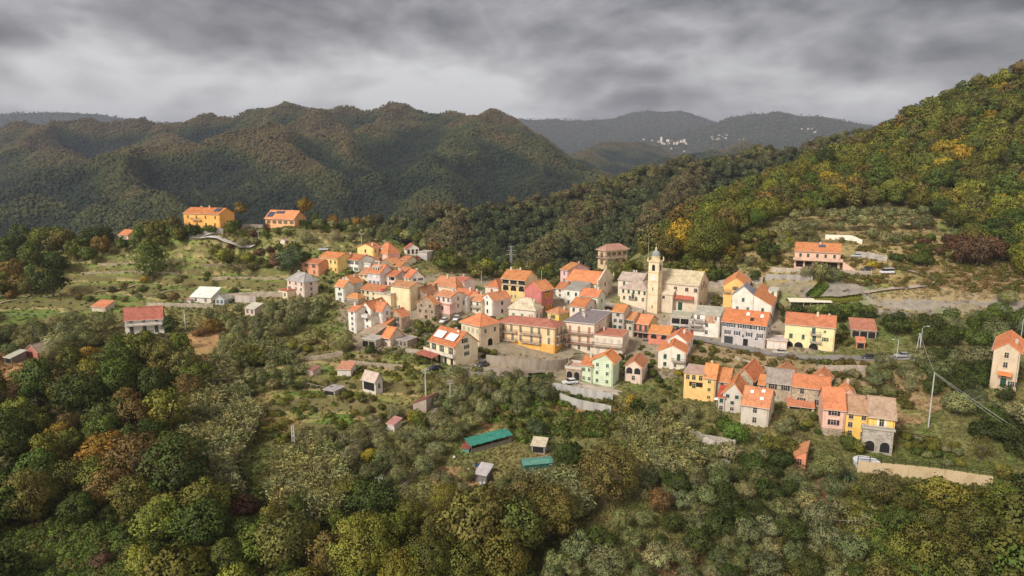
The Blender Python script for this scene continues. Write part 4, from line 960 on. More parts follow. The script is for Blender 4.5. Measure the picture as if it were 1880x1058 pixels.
house('house with white front gable and long pale pink side wall', 905, 582, 552, 885, 938, th=50, roof='gr', col=PALEW, side=(.68, .55, .5), A='1c,1c', B='1c,1c', rise=2.0, rc=(.62, .26, .09), sh=DARK, ex=[('A', .45, 1.06, 'n', .7, .6)])
house('pink house with orange hipped roof left of the arcaded house', 915, 543, 528.5, 891, 924, roof='hip', col=LPINK, A='1n', B='1c', Wm=7, rise=2.6, rc=(.62, .23, .07), ch=0)
house('cream house with roofed loggia and three green-filled arches', 965, 558, 514.5, 921, 986, th=28, roof='gl', col=(.72, .58, .34), A='3k,,,', B=',1n,', rise=2.5, rc=(.64, .24, .07), ch=3, oh=.6,
      ex=[('A', .17, .5, 'a', 2.2, 2.0), ('A', .5, .5, 'a', 2.2, 2.0), ('A', .83, .5, 'a', 2.2, 2.0), ('A', .5, .2, 'o', .8, 1.2), ('A', .85, .18, 'n', .9, 1.2), ('A', .5, -.05, 'k', 1.2, 1.6)], bal=[('A', 0, 1, .745, .5)], base=(.74, (.74, .56, .25), 'plaster'))
house('dark red house with yellow framed windows', 994, 577, 534, 963, 1016, th=40, roof='gr', col=(.44, .11, .1), A='', B='1o,2o', sh=(.75, .42, .04), fr=(.75, .42, .04), rise=2.6, rc=(.62, .24, .07), ch=0, ex=[('B', .5, .86, 'n', 3.0, .6)])
house('white and pinkish house with pale hipped roof and dormers', 983, 594, 571, 934, 996, th=26, roof='hip', col=(.66, .58, .48), A='3c', B='2n', rc=(.58, .5, .38), rmat='slate', rise=3.6, sh=(.1, .25, .17), wh=1.6, ch=2)
house('small yellow house with hipped orange roof above the brown terrace', 1026, 592, 577, 1005, 1046, th=45, roof='hip', col=(.74, .5, .12), side=(.6, .45, .18), A='1o', sh=(.1, .08, .06), rise=1.8, rc=(.62, .3, .12), ch=1)
house('low beige house under a large bright orange hipped roof', 882, 640, 600, 847, 917, th=46, roof='hip', col=(.66, .54, .38), A='4c,3n', B='2n,1a', sh=(.42, .42, .28), rise=2.9, rc=(.66, .22, .05), oh=.6, ch=0)
h = house('cream villa with white roof awnings and long balcony', 836, 674, 637, 789, 877, th=44, roof='gl', col=(.74, .62, .42), A='3F,4d', B='1o,1o,', sh=DARK, rise=3.4, rc=(.62, .2, .07), ch=1, oh=.5, name='villa', bal=[('A', -.12, 1.04, .5, 1.4, (.66, .58, .48), (.5, .4, .35), True)], ex=[('B', .42, 1.08, 'o', 1.0, 1.3)])
for u in (.08, .55): roof_item(h, 'roof_awning', u, .16, Ld * 0 + h[1] * .34, 2.6, 'paint', (.78, .76, .72), .1, .5)
b = MB(); b.poly([(-h[1] - 1.5, -4.2, 2.3), (-h[1] * .45, -4.2, 2.3), (-h[1] * .45, -1.5, 3.0), (-h[1] - 1.5, -1.5, 3.0)], (0, 0, .12))
for X in (-h[1] - 1.3, -h[1] * .5): b.box(X - .06, X + .06, -4.1, -3.98, -3, 2.3)
b.build('porch_canopy', M['tile'], h[0], (.36, .12, .08))
dish(h, .8, .4)
# the two blocks of flats
h = house('three-storey orange and peach apartment block with balconies', 1018, 650, 602.5, 915, 1034, th=26, roof='hip', col=PEACH, A='6f,6f,5n', B='2f,2f,1k', sh=(.2, .18, .16), rise=1.7, rc=(.36, .15, .095), ch=3, oh=.7, name='apartment_block', cat='apartment block', base=(.345, OYEL, 'plaster'),
      bal=[('A', .01, .34, .665), ('A', .42, .76, .665), ('A', .01, .34, .335), ('A', .42, .76, .335), ('B', .1, .9, .665), ('B', .1, .9, .335)])
h = house('beige apartment block with brown balconies and grey flat roof', 1090, 650, 597, 1036, 1124, th=24, roof='flat', col=(.66, .55, .42), A='3f,3f,3n', B='2c,2n,', sh=(.42, .19, .1), rc=(.25, .22, .2), ch=2, name='apartment_block', cat='apartment block', par=.4, bal=[('A', .06, .96, .665, 1.2, (.4, .22, .16)), ('A', .06, .96, .33, 1.2, (.4, .22, .16))])
h = house('low beige house with terracotta roof terrace right of the beige flats', 1142, 656, 619, 1090, 1157, th=22, roof='flat', col=(.66, .56, .44), A='4c,3d', B='1n,1n', sh=(.55, .5, .44), rc=(.5, .2, .12), Wm=9, ch=1, par=.25, bal=[('A', 0, 1, .5, 1.3, (.55, .45, .36))])
house('pale pink house with four dark green shuttered windows', 1073, 594, 564.5, 1046, 1096, roof='gl', col=LPINK, A='2c,2c', B='1n,1n', rise=2.0, rc=(.62, .23, .08), ch=0)
house('pale mint house with red-orange roof above the pink house', 1097.5, 582, 545.5, 1065, 1111, roof='gl', col=PGREEN, A='3n,2n', B='1c,1n', rise=2.0, rc=(.58, .17, .06), sh=DARK)
house('white house with grey slab roof left of the mint house', 1065, 565, 534, 1036, 1076, roof='sa', col=(.68, .66, .58), A='2c,2n', rc=GROOF, rmat='slate', Wm=9, rise=1.6, ch=0)
h = house('old oratory with orange roof and pinnacled gable front', 1096, 555, 521, 1038, 1124.5, roof='gl', col=(.58, .48, .36), side=(.66, .56, .42), A='2n,', B='', rise=3.2, rc=(.66, .25, .06), name='oratory', cat='chapel', ch=0, ex=[('B', .5, .72, 'v', 1.0, 1.9), ('B', .25, .8, 'n', .7, .7), ('B', .75, .8, 'n', .7, .7)], fr=(.5, .42, .32))
b = MB(); W_ = h[2]; hh_ = h[3]; rs_ = h[4]
b.poly([(.04, -.5, hh_ - .4), (.04, W_ + .5, hh_ - .4), (.04, W_ + .5, hh_ + .7), (.04, W_ * .62, hh_ + rs_ + 1.0), (.04, W_ * .5, hh_ + rs_ + 1.7), (.04, W_ * .38, hh_ + rs_ + 1.0), (.04, -.5, hh_ + .7)], (.5, 0, 0))
for yy in (-.25, W_ + .25, W_ * .5):
    z_ = hh_ + (.7 if yy != W_ * .5 else rs_ + 1.6); b.box(.05, .55, yy - .25, yy + .25, z_, z_ + .5); b.lathe([(.3, z_ + .5), (.2, z_ + .9), (.02, z_ + 1.7)], 6, (.3, yy))
b.build('gable_front', M['plaster'], h[0], (.66, .56, .42))
house('pink house with orange roof behind the oratory', 1043, 523, 497, 1029, 1082, th=52, roof='gl', col=(.68, .42, .4), A='1n,1n', B='2n,', rise=2.2, rc=(.64, .26, .09), ch=1)
house('brown house with hipped roof and balconies, alone above the oratory', 1112, 488, 461, 1098, 1152, th=58, roof='hip', col=(.56, .4, .24), A='1F,1F', B='4o,3o', sh=(.09, .05, .03), rise=2.6, rc=(.4, .22, .14), oh=.8, bal=[('A', 0, 1, .5), ('B', 0, .8, .5)], ch=0)
house('small brown-roofed stone house left of the wide hipped roof', 792, 541, 531, 779, 797, th=28, roof='gl', col=STONE, wall='stone', A='2n', rc=OLDT, Wm=6, rise=1.6, ch=0)
house('low grey stone building under the big white house', 690, 641, 626, 664, 697, th=26, roof='flat', col=(.42, .37, .31), wall='stone', A='2k', rc=(.5, .45, .38), Wm=5, ch=0, par=.3, name='outbuilding', cat='outbuilding', group='sheds and huts')
house('low stone annex with grey flat roof right of the small steep-roofed house', 748, 640, 627, 725, 755, th=28, roof='flat', col=(.42, .36, .29), wall='stone', A='3n', rc=(.4, .36, .31), Wm=5, ch=0, par=.3, name='outbuilding', cat='outbuilding', group='sheds and huts')
house('narrow beige house squeezed behind the cars of the village centre', 869, 566, 548, 858, 876, th=30, roof='gl', col=CREAM, A='1c,1n', rc=TERRA, Wm=7, rise=1.7, ch=1)
house('small white house with orange roof below the pink house behind the oratory', 1036, 548, 531, 1020, 1044, th=34, roof='gl', col=PALEW, A='1n,1n', rc=TERRA, Wm=7, rise=1.7, ch=1)
house('house under a brown-orange roof tucked left of the lilac-white house', 676, 520, 505, 659, 683, th=30, roof='gl', col=CREAM, A='2n,1n', rc=OLDT, Wm=8, rise=2.0, ch=1)
house('white house with orange roof strip and terrace right of the pink terrace house', 860, 562, 544, 832, 866, th=30, roof='gl', col=PALEW, A='3n,2o', rc=TERRA, Wm=7, rise=1.7, ch=1, sh=DARK)
house('pale block with flat roof terrace right of the pink four-window house', 1121, 602, 582, 1095, 1126, th=26, roof='flat', col=PCREAM, A='2n,2n', rc=(.52, .46, .4), Wm=7, ch=1, par=.6)
house('pale balcony house with red garage doors left of the derelict house', 1288, 617, 590, 1267, 1293, th=22, roof='flat', col=(.56, .52, .46), A='2n,2n,2G', sh=(.34, .05, .04), rc=(.46, .42, .36), Wm=6, ch=0, par=.5, bal=[('A', 0, 1, .66)])
house('pale mint flat-roofed annex right of the orange-yellow gabled house', 1425, 558, 535, 1411, 1430, th=26, roof='flat', col=PGREEN, A='1n,1n', rc=(.5, .48, .42), Wm=7, ch=0, par=.3)
house('small orange-roofed house above the white gable house of the upper village', 736, 499, 490, 721, 741, th=32, roof='gl', col=CREAM, A='1n', rc=TERRA, Wm=6, rise=1.6, ch=0)
house('low stone house with brown roof behind the cars of the village centre', 808, 570, 552, 790, 814, th=30, roof='gl', col=STONE, wall='stone', A='1n,1n', rc=OLDT, Wm=7, rise=1.8, ch=1)
# ------------------------------------------------------------------ church, rectory, bell tower
h = house('long stone church with pale slate roof', 1280.5, 576, 525, 1207, 1301, th=33, roof='gl', col=(.58, .48, .36), A='', B='', rise=4.2, rc=(.54, .43, .32), rmat='slate', name='church', cat='church', ch=0, oh=.35, wall='plaster', fr=(.45, .38, .3),
          ex=[('A', .45, .76, 'n', 1.1, 1.3), ('A', .72, .76, 'n', 1.1, 1.3), ('A', .93, .76, 'n', 1.1, 1.3), ('A', .58, .05, 'd', 1.6, 3.0, GREEN), ('B', .3, .02, 'd', 1.5, 3.4, GREEN), ('B', .5, .85, 'v', 1.0, 2.6), ('B', .3, .8, 'v', .8, 2.0), ('B', .7, .8, 'v', .8, 2.0)])
b = MB(); Lc, Wc, hc = h[1], h[2], h[3]
b.poly([(-Lc * .62, -2.0, 5.0), (-Lc * .1, -2.0, 5.0), (-Lc * .1, -.02, 6.0), (-Lc * .62, -.02, 6.0)], (0, 0, .16)); b.build('door_canopy', M['tile'], h[0], (.42, .12, .07))
b = MB(); b.box(-Lc * .99, -Lc * .55, -2.6, -.01, -5, hc * .62); b.poly([(-Lc * 1.0, -2.9, hc * .6), (-Lc * 1.0, -.01, hc * .76), (-Lc * 1.0, -.01, hc * .79), (-Lc * 1.0, -2.9, hc * .63)], (Lc * .46, 0, 0), m=1); b.box(-Lc * .8, -Lc * .74, -2.64, -2.58, hc * .46, hc * .55, m=2)
b.build('side_chapel', [M['plaster'], M['slate'], M['dark']], h[0], (.62, .52, .39))
church = h
h = house('rectory with a row of five green shuttered windows beside the bell tower', 1187, 570, 534, 1139, 1205, th=33, roof='hip', col=(.64, .53, .39), A='5c,4n,', rc=(.52, .42, .32), rmat='slate', rise=3.6, name='rectory', cat='house', ch=0, Wm=10, ex=[('A', .48, .52, 'c', 1.0, 2.2)], bal=[('A', .36, .6, .52, .9)])
h = house('upper pale wing of the rectory behind the five-window wing', 1178, 557, 517, 1135, 1200, th=30, roof='gl', col=(.64, .57, .46), A='2c,,', rc=(.52, .42, .32), rmat='slate', Wm=9, rise=2.2, ch=2)
def bell_tower():
    cx, by, w = 1204.8, 574, 3.9
    P = hit(cx, by); P[1] -= 1.2; x, y = P[0], P[1]; z0 = h1(x, y); t = R(33)
    zc = z_at(483, y) - z0
    o = empty('bell_tower', (x, y, z0), -t); tag(o, 'tall cream bell tower with grey-green dome and clock', 'bell tower')
    HRECT.append((1184, 455, 1212, 574))
    c = (.74, .6, .4)
    b = MB(); b.box(-w, 0, 0, w, -5, zc); b.build('shaft', M['plaster'], o, c)
    b = MB()
    for f, e in ((.36, .12), (.62, .12), (.8, .14)): b.box(-w - e, e, -e, w + e, zc * f, zc * f + .3)
    b.build('string_course', M['plaster'], o, (.62, .48, .28))
    b = MB(); b.box(-w - .25, .25, -.25, w + .25, zc, zc + .25); b.box(-w - .45, .45, -.45, w + .45, zc + .25, zc + .55); b.build('cornice', M['plaster'], o, (.7, .57, .36))
    for X in (-w - .2, .2):
        for Y in (-.2, w + .2):
            q = MB(); q.box(X - .22, X + .22, Y - .22, Y + .22, zc + .55, zc + 1.1); q.lathe([(.2, zc + 1.1), (.28, zc + 1.35), (.1, zc + 1.7), (.02, zc + 2.0)], 8, (X, Y)); q.build('pinnacle', M['plaster'], o, (.66, .54, .36))
    for face in 'AB':
        opening(o, face, -w / 2 if face == 'A' else w / 2, zc * .84, 'a', 1.15, 2.3, DARK, (.66, .54, .36)).name = 'bell_opening'
        for f in (.1, .45): opening(o, face, -w / 2 if face == 'A' else w / 2, zc * f, 'k', .35, 1.2, DARK, c).name = 'slit_window'
    b = MB(); n = 20; rc_ = .95; zq = zc * .7
    ring = [(-w / 2 + rc_ * math.cos(6.283 * k / n), -.06, zq + rc_ * math.sin(6.283 * k / n)) for k in range(n)]; b.poly(ring, (0, .05, 0))
    for k in range(12):
        a = 6.283 * k / 12; X, Z = -w / 2 + .78 * math.cos(a), zq + .78 * math.sin(a); b.box(X - .05, X + .05, -.075, -.055, Z - .05, Z + .05, m=1)
    for a, l in ((1.9, .5), (.5, .7)): b.tube([(-w / 2, -.08, zq), (-w / 2 + l * math.cos(a), -.08, zq + l * math.sin(a))], .035, 4, m=1)
    b.build('clock', [M['paint'], M['dark']], o, (.74, .72, .66))
    c0 = (-w / 2, w / 2); zt = zc + .55
    b = MB(); b.lathe([(1.5, zt), (1.5, zt + 1.35), (1.68, zt + 1.4), (1.68, zt + 1.65)], 8, c0, rot=R(22.5)); b.build('drum', M['plaster'], o, (.7, .57, .36))
    b = MB(); b.lathe([(1.6, zt + 1.65), (1.58, zt + 2.15), (1.42, zt + 2.75), (1.05, zt + 3.3), (.5, zt + 3.65), (.4, zt + 3.7)], 12, c0); b.build('dome', M['slate'], o, (.26, .3, .28))
    b = MB(); b.lathe([(.38, zt + 3.68), (.36, zt + 4.3), (.48, zt + 4.35), (.3, zt + 4.65), (.06, zt + 5.0), (.04, zt + 5.4)], 8, c0); b.box(c0[0] - .03, c0[0] + .03, c0[1] - .03, c0[1] + .03, zt + 5.3, zt + 6.4); b.box(c0[0] - .35, c0[0] + .35, c0[1] - .03, c0[1] + .03, zt + 5.95, zt + 6.03); b.build('lantern_and_cross', M['plaster'], o, (.6, .5, .36))
bell_tower()
# ------------------------------------------------------------------ below the church and along the road
house('narrow stone house with orange roof and glazed top floor', 1144, 620, 574, 1124, 1154, roof='gl', col=GST, A='1n,2n,2c,', Wm=7, rc=(.66, .24, .06), rise=1.8, ch=0, ww=1.1, sh=GREEN)
house('stone-beige house with pale orange roof between narrow and coral-red house', 1162, 621, 588, 1142, 1172, roof='gl', col=(.5, .43, .33), A='2o,2c,', Wm=8, rc=(.6, .3, .14), rise=1.7, sh=GREEN)
house('coral-red house with two tall green shutters and balcony', 1190, 625, 596, 1161.5, 1210, roof='gl', col=CORAL, side=(.62, .48, .24), A='3f,3k', Wm=9, rc=(.68, .28, .08), rise=2.1, ch=0, bal=[('A', 0, 1, .48, 1.0, (.5, .42, .36))])
house('low coral-red house with wide orange roof at the road bend', 1229, 636, 615, 1191, 1234, th=24, roof='gl', col=CORAL, A='2v,', Wm=8, rc=(.68, .29, .08), rise=1.7, ch=1, sh=DARK)
house('rear white house with orange gable roof below the road', 1260.5, 657, 628.5, 1223, 1272, th=26, roof='gr', col=PALEW, A='', B='2n,2n', Wm=9, rise=2.2, rc=(.6, .21, .06), ch=1)
house('front white house with three green shuttered windows and balcony', 1258, 679, 648, 1209, 1264, th=18, roof='gr', col=(.7, .64, .52), A='', Wm=8, rise=1.9, rc=(.6, .2, .06), ch=1, ex=[('A', .25, .55, 'c', .9, 1.4), ('A', .25, .12, 'c', .9, 1.2), ('A', .74, .5, 'c', .95, 2.0), ('A', .62, .1, 'n', .7, .9)], bal=[('A', .5, .98, .48, 1.2)])
house('mint green house with front gable and small square windows', 1124.5, 710, 666, 1087.5, 1137.5, th=26, roof='gr', col=(.5, .6, .42), A='2n,2n,2n', rise=2.0, rc=(.66, .2, .06), ch=0, ww=.75, wh=.95, oh=.55, rt=.62)
house('lower mint green wing with orange roof left of the gabled part', 1087, 704, 672, 1067, 1096, th=26, roof='gl', col=(.5, .6, .42), A='2n,2n', Wm=7, rise=1.6, rc=(.66, .2, .06), ch=1, ww=.7, wh=.95)
house('low brown stone outbuilding left of the mint green house', 1066, 700, 680, 1039, 1070, th=22, roof='flat', col=(.42, .33, .26), A='2a', rc=(.58, .5, .42), Wm=6, ch=0, wall='stone', name='outbuilding', cat='outbuilding', group='sheds and huts')
house('small pinkish house with two arched windows under its gable', 1178, 704, 675, 1148, 1186, th=22, roof='gr', col=(.62, .47, .38), A='2v,1n', Wm=8, rise=1.7, rc=(.6, .25, .1), ch=0, sh=BROWN)
house('concrete garage block with dark bays and green doors under the church', 1266, 612, 584, 1231, 1269, th=20, roof='flat', col=(.46, .43, .38), A='2k,2G', sh=GREEN, rc=(.42, .38, .33), Wm=9, ch=0, par=.4, name='garage_block', cat='garage')
house('derelict white house with bare brick patch and flat pale roof', 1320, 620, 580, 1275, 1330, th=24, roof='sa', col=(.68, .65, .58), A='3n,1n,1n', Wm=8, rise=1.2, rc=(.5, .45, .38), rmat='slate', ch=0, bal=[('A', 0, .45, .66), ('A', -.3, .4, .32)], ex=[('A', .62, .62, 'd', 3.4, 2.4, (.5, .3, .18))])
h = house('large grey house with white framed shutters and red-brown roof', 1404, 640, 598, 1326, 1425.5, th=30, roof='gl', col=(.42, .39, .38), A='6o,4o,', B='1o,1o,', rise=3.0, rc=(.5, .17, .07), ex=[('A', .17, .02, 'G', 2.7, 2.4), ('A', .56, .0, 'k', 1.5, 2.3), ('A', .8, .3, 'n', .9, 1.0), ('A', .5, .36, 'n', .8, 1.1)], fr=(.76, .75, .74), sh=(.04, .05, .05), ch=0, oh=.5, Wm=10)
for u, v in ((.5, .55), (.62, .18), (.82, .5)): roof_item(h, 'skylight', u, v, 1.0, 1.4, 'glass' if v < .3 else 'lens', (.7, .7, .7))
house('white house banded with thin lines, grey roof with skylight', 1383, 577, 544, 1345, 1396, th=24, roof='gr', col=(.68, .64, .56), A='1c,2n', Wm=9, rise=3.2, rc=(.3, .3, .32), rmat='slate', sh=(.06, .1, .08), ch=0)
house('lower wing of the banded white house with sloping orange roof', 1415, 598, 562, 1384, 1430, th=26, roof='sb', col=(.68, .63, .54), A='1c,', B='1n,1n', rise=3.2, rc=(.62, .22, .08), sh=(.06, .1, .08), ch=0)
h = house('orange-yellow house with front gable and side balcony behind the banded house', 1369, 562, 526, 1329, 1416, th=22, roof='gr', col=OYEL, side=(.6, .58, .42), A='1o,1c,1o', B='1n', Wm=16, rise=2.9, rc=(.68, .25, .06), sh=(.1, .08, .06), bal=[('A', -.02, .3, .66)], oh=.5, ch=0)
h = house('pale yellow house with grey arched garages by the road', 1530, 648, 602, 1442, 1539.5, th=25, roof='gl', col=(.74, .63, .33), A='', B='1n,1n,', rise=2.6, rc=(.62, .2, .08), sh=(.06, .1, .08), ch=2, Wm=9, bal=[('A', .52, .72, .66), ('A', .52, .74, .36)],
          ex=[('A', .13, .42, 'c', 1.0, 1.5), ('A', .38, .42, 'c', .8, 1.5), ('A', .58, .68, 'c', 1.0, 1.9), ('A', .6, .38, 'c', 1.0, 1.9), ('A', .8, .76, 'n', .7, .7), ('A', .82, .42, 'o', .8, 1.2), ('A', .1, .0, 'a', 2.5, 2.3), ('A', .3, .0, 'a', 2.5, 2.3), ('A', .6, .0, 'a', 2.6, 2.3)])
house('low garage annex with white doors left of the pale yellow house', 1444, 643, 628, 1408, 1448, th=22, roof='flat', col=(.64, .45, .34), A='3G', sh=(.68, .62, .55), rc=(.52, .42, .35), Wm=6, ch=0, par=.5, name='garage_annex', cat='garage')
house('open-fronted barn with reddish lean-to roof beside the pale yellow house', 1608, 624, 608, 1563, 1614, th=18, roof='sa', col=(.38, .33, .27), wall='stone', A='3k', Wm=6, rise=2.4, rc=(.46, .2, .12), ch=0, name='barn', cat='barn', group='sheds and huts')
house('tiny orange kiosk with tile roof by the roadside', 1587, 642, 629, 1573, 1590.5, th=20, roof='sa', col=(.55, .22, .1), A='1k', Wm=2.6, rise=.9, rc=(.62, .2, .07), ch=0, name='kiosk', cat='kiosk', group='sheds and huts')
h = house('salmon villa with terrace and outside stairs on the right slope', 1541, 496, 464, 1460, 1561, th=24, roof='gl', col=(.68, .4, .28), A='5c,5k', B='1n,1k', rise=2.6, rc=(.66, .22, .07), name='villa', Wm=10, ch=1, oh=.5, bal=[('A', -.03, 1.06, .5, 1.8, (.66, .44, .33), (.6, .4, .3), True)])
roof_item(h, 'solar_panel', .52, .45, 2.2, 1.6, 'solar', (0, 0, 0))
b = MB(); W_ = h[2]
for k in range(14): b.box(.1 + .0, 1.6, -1.8 - .42 * (k + 1) * 0 + .001 * k, -.2, 0, .1) if False else b.box(1.0 + .36 * k, 1.36 + .36 * k, -1.9, -.5, -2.5, h[3] * .5 - .25 * k)
b.build('outside_stairs', M['plaster'], h[0], (.68, .44, .33))
h = house('tall beige house at the right edge, orange roof with skylight', 1864, 720, 648, 1825, 1905, th=38, roof='gr', col=(.52, .41, .28), A='1n,1n,1n,', B='2c,2c,2c,', rise=2.0, Wm=16, rc=(.66, .22, .07), ch=1, ex=[('A', .5, .08, 'd', 1.2, 2.2), ('A', .85, .12, 'o', .8, 1.3)])
b = MB(); b.poly([(-h[1] * .75, -1.6, 4.0), (-h[1] * .2, -1.6, 4.0), (-h[1] * .2, -.05, 4.6), (-h[1] * .75, -.05, 4.6)], (0, 0, .12)); b.build('door_canopy', M['tile'], h[0], (.62, .2, .07))
# ------------------------------------------------------------------ lower right hamlet
house('orange-yellow house with flat white roof end in the lower hamlet', 1291, 735, 689, 1256.5, 1300, th=24, roof='flat', col=(.76, .46, .15), A='3n,1n,', rc=(.62, .57, .5), Wm=8, ch=0, par=.1, ex=[('A', .6, .5, 'k', 3.4, 1.2)])
house('orange-yellow house end under orange roof joined to the flat white roof', 1312, 738, 695.5, 1291.5, 1318, th=24, roof='gl', col=(.76, .46, .15), A='1n,1n,1n', rc=(.68, .26, .07), Wm=9, ch=1, rise=2.4, ww=.7, wh=.8)
house('grey house continuing the orange-yellow row to the right', 1338, 737, 702, 1312.5, 1347, th=24, roof='gl', col=(.48, .42, .34), A='1c,1n', rc=(.64, .28, .1), Wm=9, ch=0, rise=2.2)
house('stone gabled house with orange and red roof behind the row', 1381.5, 722, 699, 1349, 1401, th=32, roof='gr', col=(.44, .38, .3), wall='stone', A='1n,', B='2n,1n', rise=2.6, rc=(.64, .2, .07), ch=0, sh=DARK)
house('small orange lean-to right of the stone gabled house', 1403, 722, 708, 1392, 1408, th=28, roof='sa', col=STONE, A='1n', Wm=4, rise=1.6, rc=(.66, .22, .06), ch=0, name='lean_to', cat='shed', group='sheds and huts')
house('grey house with front gable and green shutters in the lower hamlet', 1361, 760, 726, 1327.5, 1382, th=25, roof='gr', col=(.5, .45, .38), A='2c,1c,1n', Wm=9, rise=2.7, rc=(.66, .24, .07), ch=0, rt=.55)
house('narrow grey wing with red roof left of the green-shuttered gable house', 1329, 757, 731, 1319.5, 1334, th=22, roof='sa', col=(.48, .42, .36), A='1c,1n', Wm=5, rise=1.4, rc=(.44, .08, .05), ch=0)
h = house('grey house with three skylights in its broad orange roof', 1409.5, 786, 749.5, 1361.5, 1428.5, th=28, roof='gl', col=(.5, .45, .37), A='1n,1n', B='2n,1n', rise=2.9, rc=(.64, .27, .11), ch=0, Wm=10)
for u, v in ((.22, .6), (.62, .72), (.62, .3)): roof_item(h, 'skylight', u, v, .8, .9, 'lens', (.7, .7, .7))
house('long stone house with grey-brown roof in the lower hamlet', 1453, 741, 707, 1407, 1460, th=24, roof='gl', col=(.46, .39, .3), wall='stone', A='2o,', Wm=9, rise=2.4, rc=(.3, .24, .19), sh=DARK, ch=0)
house('long stone house with orange roof joined to the grey-brown roof', 1521, 752, 717, 1455, 1530, th=24, roof='gl', col=(.45, .38, .29), wall='stone', A='2n,2o', Wm=8, rise=2.0, rc=(.6, .23, .09), sh=DARK, ch=0)
house('small house with pale orange gable roof above the grey-brown roof', 1452, 702, 690, 1418, 1466, th=35, roof='gr', col=STONE, wall='stone', rise=2.0, rc=(.58, .3, .15), ch=0, Wm=6)
house('small house with orange gable roof above the orange-roofed stone house', 1521, 714, 700, 1490, 1534, th=32, roof='gr', col=(.58, .34, .22), rise=2.0, rc=(.64, .25, .1), ch=0, Wm=6)
house('little pink gabled house with white window frames', 1568, 748, 726, 1546, 1575.5, th=20, roof='gr', col=(.64, .38, .3), A='2n,', Wm=6, rise=1.6, rc=(.64, .24, .08), ch=1, fr=(.8, .8, .78))
house('tile lean-to with white gutter in front of the long stone house', 1494, 756, 750, 1446, 1498, th=20, roof='sa', col=(.5, .42, .34), A='2k', Wm=3.5, rise=1.0, rc=(.58, .2, .09), ch=0, name='lean_to', cat='shed', group='sheds and huts')
house('pink house with tall orange roof left of the yellow houses', 1548, 805, 753, 1512, 1556, th=18, roof='gl', col=(.68, .4, .31), A='1o,1o,2k', rise=3.6, rc=(.66, .22, .07), sh=DARK, Wm=9, ch=0, base=(.31, STONE, 'stone'), ww=1.1)
house('yellow house with brown roof between the pink and taller yellow house', 1596, 808, 762, 1548.5, 1602, th=20, roof='gl', col=(.78, .48, .08), A='2n,2n,2n', rise=2.7, rc=(.4, .26, .17), sh=BROWN, Wm=9, ch=0, fr=(.5, .4, .3))
h = house('taller yellow house over a stone base with terrace', 1638, 826, 768, 1596, 1653, th=22, roof='gl', col=(.78, .48, .09), A='1F,,', B='1n,1n,', rise=2.9, rc=(.36, .24, .16), sh=(.75, .72, .66), Wm=9, ch=0, oh=.6)
house('grey stone terrace base with two arched openings under the yellow house', 1637, 836, 793, 1585, 1646, th=20, roof='flat', col=(.4, .37, .33), wall='stone', A='2a', rc=(.45, .4, .34), Wm=1.2, ch=0, par=.3)
house('coral-orange hut with sloping roof below the lower hamlet', 1478, 862, 842, 1457, 1493, th=28, roof='sc', col=(.62, .2, .09), A='1n', rise=1.6, rc=(.6, .27, .14), Wm=6, ch=0, name='hut', cat='hut', group='sheds and huts')
# ------------------------------------------------------------------ the left slope
house('white house with red roof and long balcony standing alone on the left slope', 231, 614, 582, 221.5, 298.5, th=74, roof='gr', col=(.7, .66, .58), A='1n,1n', B='3c,3d', rise=2.6, rc=(.42, .15, .095), sh=(.1, .1, .1), bal=[('B', 0, 1, .5, 1.3, (.5, .46, .4))], ch=1)
house('pink house with grey hipped roof left of the village', 560, 548, 519, 527, 583, th=36, roof='hip', col=(.62, .48, .42), A='3n,3n,2n', B='1n,1n,1n', rise=3.0, rc=(.42, .4, .36), rmat='slate', ch=1)
house('small cream annex with red awning left of the grey-roofed pink house', 528, 549, 535, 510, 533, th=30, roof='flat', col=CREAM, A='2n', Wm=5, rc=RED, ch=1, par=.2)
h = house('orange hilltop house with solar panels and small balcony', 405, 420, 393.5, 336.5, 409, th=20, roof='gl', col=(.78, .36, .06), A='4n,4n', B='1n', rise=2.2, rc=(.6, .17, .05), Wm=9, ch=2, bal=[('A', .24, .5, .55)])
roof_item(h, 'solar_panel', .77, .35, 3.2, 2.6, 'solar', (0, 0, 0))
h = house('orange bungalow with solar panels on the hilltop meadow', 541, 416, 402, 487, 549, th=18, roof='gl', col=(.74, .36, .16), A='5o', rise=3.2, rc=(.64, .23, .07), Wm=9, ch=2, oh=.6)
roof_item(h, 'solar_panel', .03, .1, 3.0, 3.4, 'solar', (0, 0, 0)); roof_item(h, 'solar_panel', .26, .55, 4.4, 1.6, 'solar', (0, 0, 0))
house('farm shed with bright white roof on the left slope', 388, 558, 547, 349, 391, th=12, roof='sa', col=(.6, .56, .5), A='2n', Wm=6, rise=2.6, rc=(.78, .78, .78), rmat='sheet', ch=0, name='farm_shed', cat='shed', group='sheds and huts')
house('pale lean-to beside the white-roofed farm shed', 350, 558, 551, 337, 352, th=12, roof='flat', col=(.58, .52, .46), Wm=4, rc=(.6, .55, .48), ch=0, par=0, name='lean_to', cat='shed', group='sheds and huts')
house('tiny blue-grey hut with pitched roof right of the white-roofed shed', 412, 561, 550, 395, 416, th=16, roof='gr', col=(.36, .42, .44), A='2n', Wm=4, rise=1.4, rc=(.45, .38, .32), ch=0, name='hut', cat='hut', group='sheds and huts')
house('small tile-roofed shed left of the white house', 194, 573, 565, 168, 199, th=16, roof='sa', col=(.5, .42, .34), Wm=4, rise=1.6, rc=(.56, .22, .12), ch=0, name='shed', cat='shed', group='sheds and huts')
house('pink garden hut with dark windows right of the blue-grey hut', 468, 580, 568, 449, 473, th=24, roof='sa', col=(.6, .46, .4), A='2n', Wm=4, rise=1.2, rc=(.5, .44, .38), ch=0, name='hut', cat='hut', group='sheds and huts')
